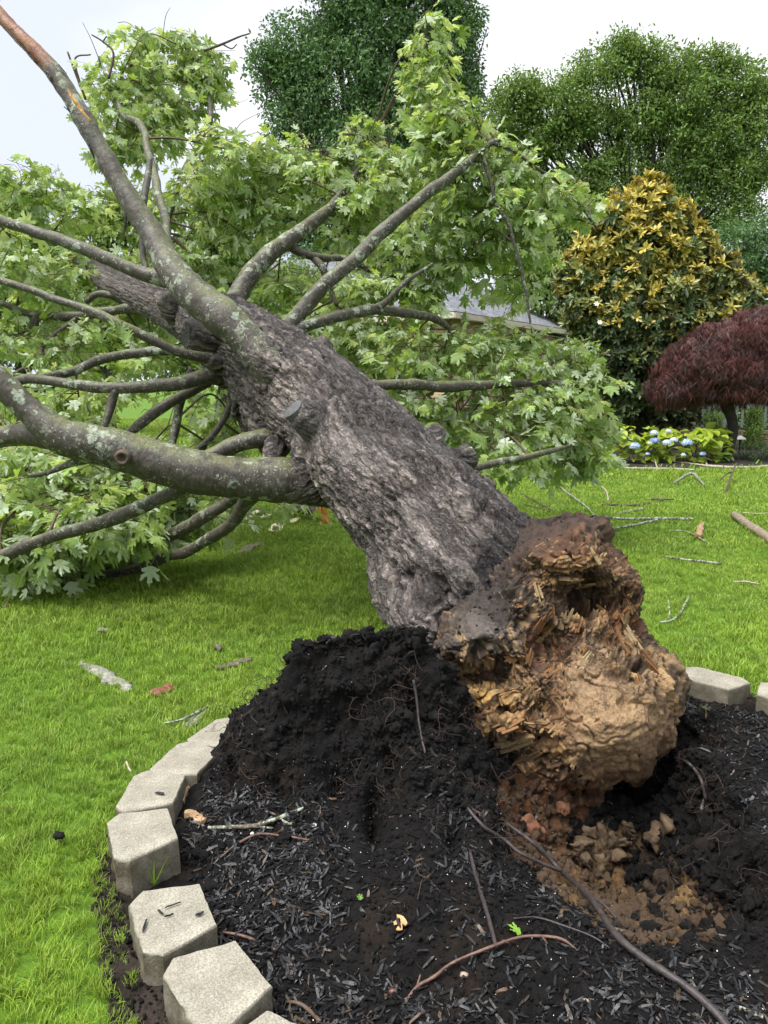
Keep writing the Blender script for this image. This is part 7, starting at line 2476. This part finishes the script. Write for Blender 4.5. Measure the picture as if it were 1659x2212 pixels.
shard('fallen_leaf', 'curled tan leaf on the black soil', ((854, 2006), (880, 1998), .042), M_LEAFO, 'leaf', .002, -.5, True, seed=80, n1=7)
flat_leaf('bright green leaf beside the reddish arched stick', 1125, 2026, .045, M_LEAFG, (.5, .2, 1.2))
flat_leaf('tiny bright green seedling leaf on the mulch', 780, 1952, .022, M_LEAFG, (.6, 0, .5))
flat_leaf('tiny green leaf on the mulch by the edging blocks at the right', 1525, 1537, .04, M_LEAFG, (.8, 0, 2.5))
v, f = lump(5, 2, .05)
ac = link('acorn', mesh_np('acorn', v * np.array([.012, .010, .012]), None, f, [M_ACORN]), None, bed_pix(849, 2146) + np.array([0, 0, .006]), label='shiny brown nut on the mulch below the reddish stick', cat='nut')
for i, (a, b, s, lb) in enumerate(((1002, 2109, .012, 'pale tan pebble on the soil near the reddish stick'), (523, 1823 - 20, .008, 'white pebble beside the lichened forked stick'), (545, 1824 - 22, .008, 'small white pebble right of another by the forked stick'), (678, 1785, .010, 'white stone at the foot of the soil mound'), (1265, 2165, .009, 'cream pebble among the mulch before the long root'))):
    v, f = lump(90 + i, 2, .3)
    link('pebble', mesh_np('pebble', v * s, None, f, [M_SPECK if 'white' in lb else M_PEBBLE]), None, bed_pix(a, b) + np.array([0, 0, s * .4]), label=lb, cat='pebble')
# clay clods in the pit
CL = [(1250, 1825, .05), (1285, 1840, .045), (1310, 1815, .06), (1330, 1850, .05), (1300, 1870, .055), (1270, 1805, .04), (1345, 1820, .045), (1140, 1795, .05), (1160, 1800, .04), (1215, 1745, .035), (1420, 1815, .06), (1440, 1790, .05), (1260, 1860, .04), (1355, 1790, .04)]
M_CLAYC = simple('dry_clay', (.125, .085, .05), .8, .5, 25, .7, .01)
M_CLAYR = simple('red_clay', (.17, .075, .04), .8, .35, 25, .6, .01)
LBL = ['pale', 'blocky', 'curved', 'rounded', 'largest tan', 'small', 'flaky', 'reddish', 'small reddish', 'pinkish', 'dark brown', 'greyish brown', 'little tan', 'wedge-shaped']
for i, (a, b, s) in enumerate(CL):
    v, f = lump(120 + i, 3, .8)
    v = v + .22 * np.stack([fbm(v * 3.5, 4, 130 + i + k, .65) for k in range(3)], -1)
    v[:, 2] *= .75
    link('clay_clod', mesh_np('clay_clod', v * s, None, f, [M_CLAYR if 'red' in LBL[i] or 'pink' in LBL[i] else M_CLAYC]), None, bed_pix(a, b) + np.array([0, 0, s * .2]), (i, i * 2.0, i * 3.0), label=LBL[i] + ' clay clod on the floor of the torn pit', cat='clod', group='clay clods in the pit')
# slivers lying on the blocks
SL = [((452, 1958 + 5), (484, 1951), 'longest dark sliver on the block strewn with mulch'), ((341, 1968), (353, 1977), 'short bent sliver at the middle of the strewn block'), ((354, 1983), (376, 1976), 'thin sliver below the longest on the strewn block'), ((420, 1980), (443, 1972), 'broad dark flake near the bed edge of the strewn block'), ((309, 2011), (317, 1991), 'upright sliver near the lawn edge of the strewn block'), ((338, 1714), (353, 1717), 'dark flake on the single-chip block')]
SL[0] = ((358, 1963), (389, 1951), SL[0][2])
for i, (a, b, lb) in enumerate(SL):
    p, q = G(*a, .104), G(*b, .104)
    o = link('mulch_sliver', chips[i].data, None, (p + q) / 2 + np.array([0, 0, .003]), (0, 0, math.atan2(q[1] - p[1], q[0] - p[0])), np.linalg.norm(q - p) / .05, lb, 'wood chip')
    o.scale = (o.scale[0], o.scale[0] * (1.6 if i in (3, 5) else .8), .8)
# grass sprout by the raised block
A = Acc()
sr2 = np.random.default_rng(9)
for k in range(9):
    a, L = k * .75 + sr2.normal(0, .2), sr2.uniform(.07, .16)
    ln = sr2.uniform(.15, .75)
    v = []
    for t in (0, .35, .7, 1.0):
        w_ = .0028 * (1 - .9 * t)
        v += [(math.cos(a) * L * ln * t - math.sin(a) * w_, math.sin(a) * L * ln * t + math.cos(a) * w_, L * (t - .3 * ln * t * t)), (math.cos(a) * L * ln * t + math.sin(a) * w_, math.sin(a) * L * ln * t - math.cos(a) * w_, L * (t - .3 * ln * t * t))]
    A.add(np.array(v), [(i * 2, i * 2 + 1, i * 2 + 3, i * 2 + 2) for i in range(3)], None, rnd=.5, tip=1.0)
link('grass_sprout', A.mesh('grass_sprout', [M_GRASS]), None, G(333, 1912, -.01), label='green grass sprout growing between two edging blocks', cat='grass')
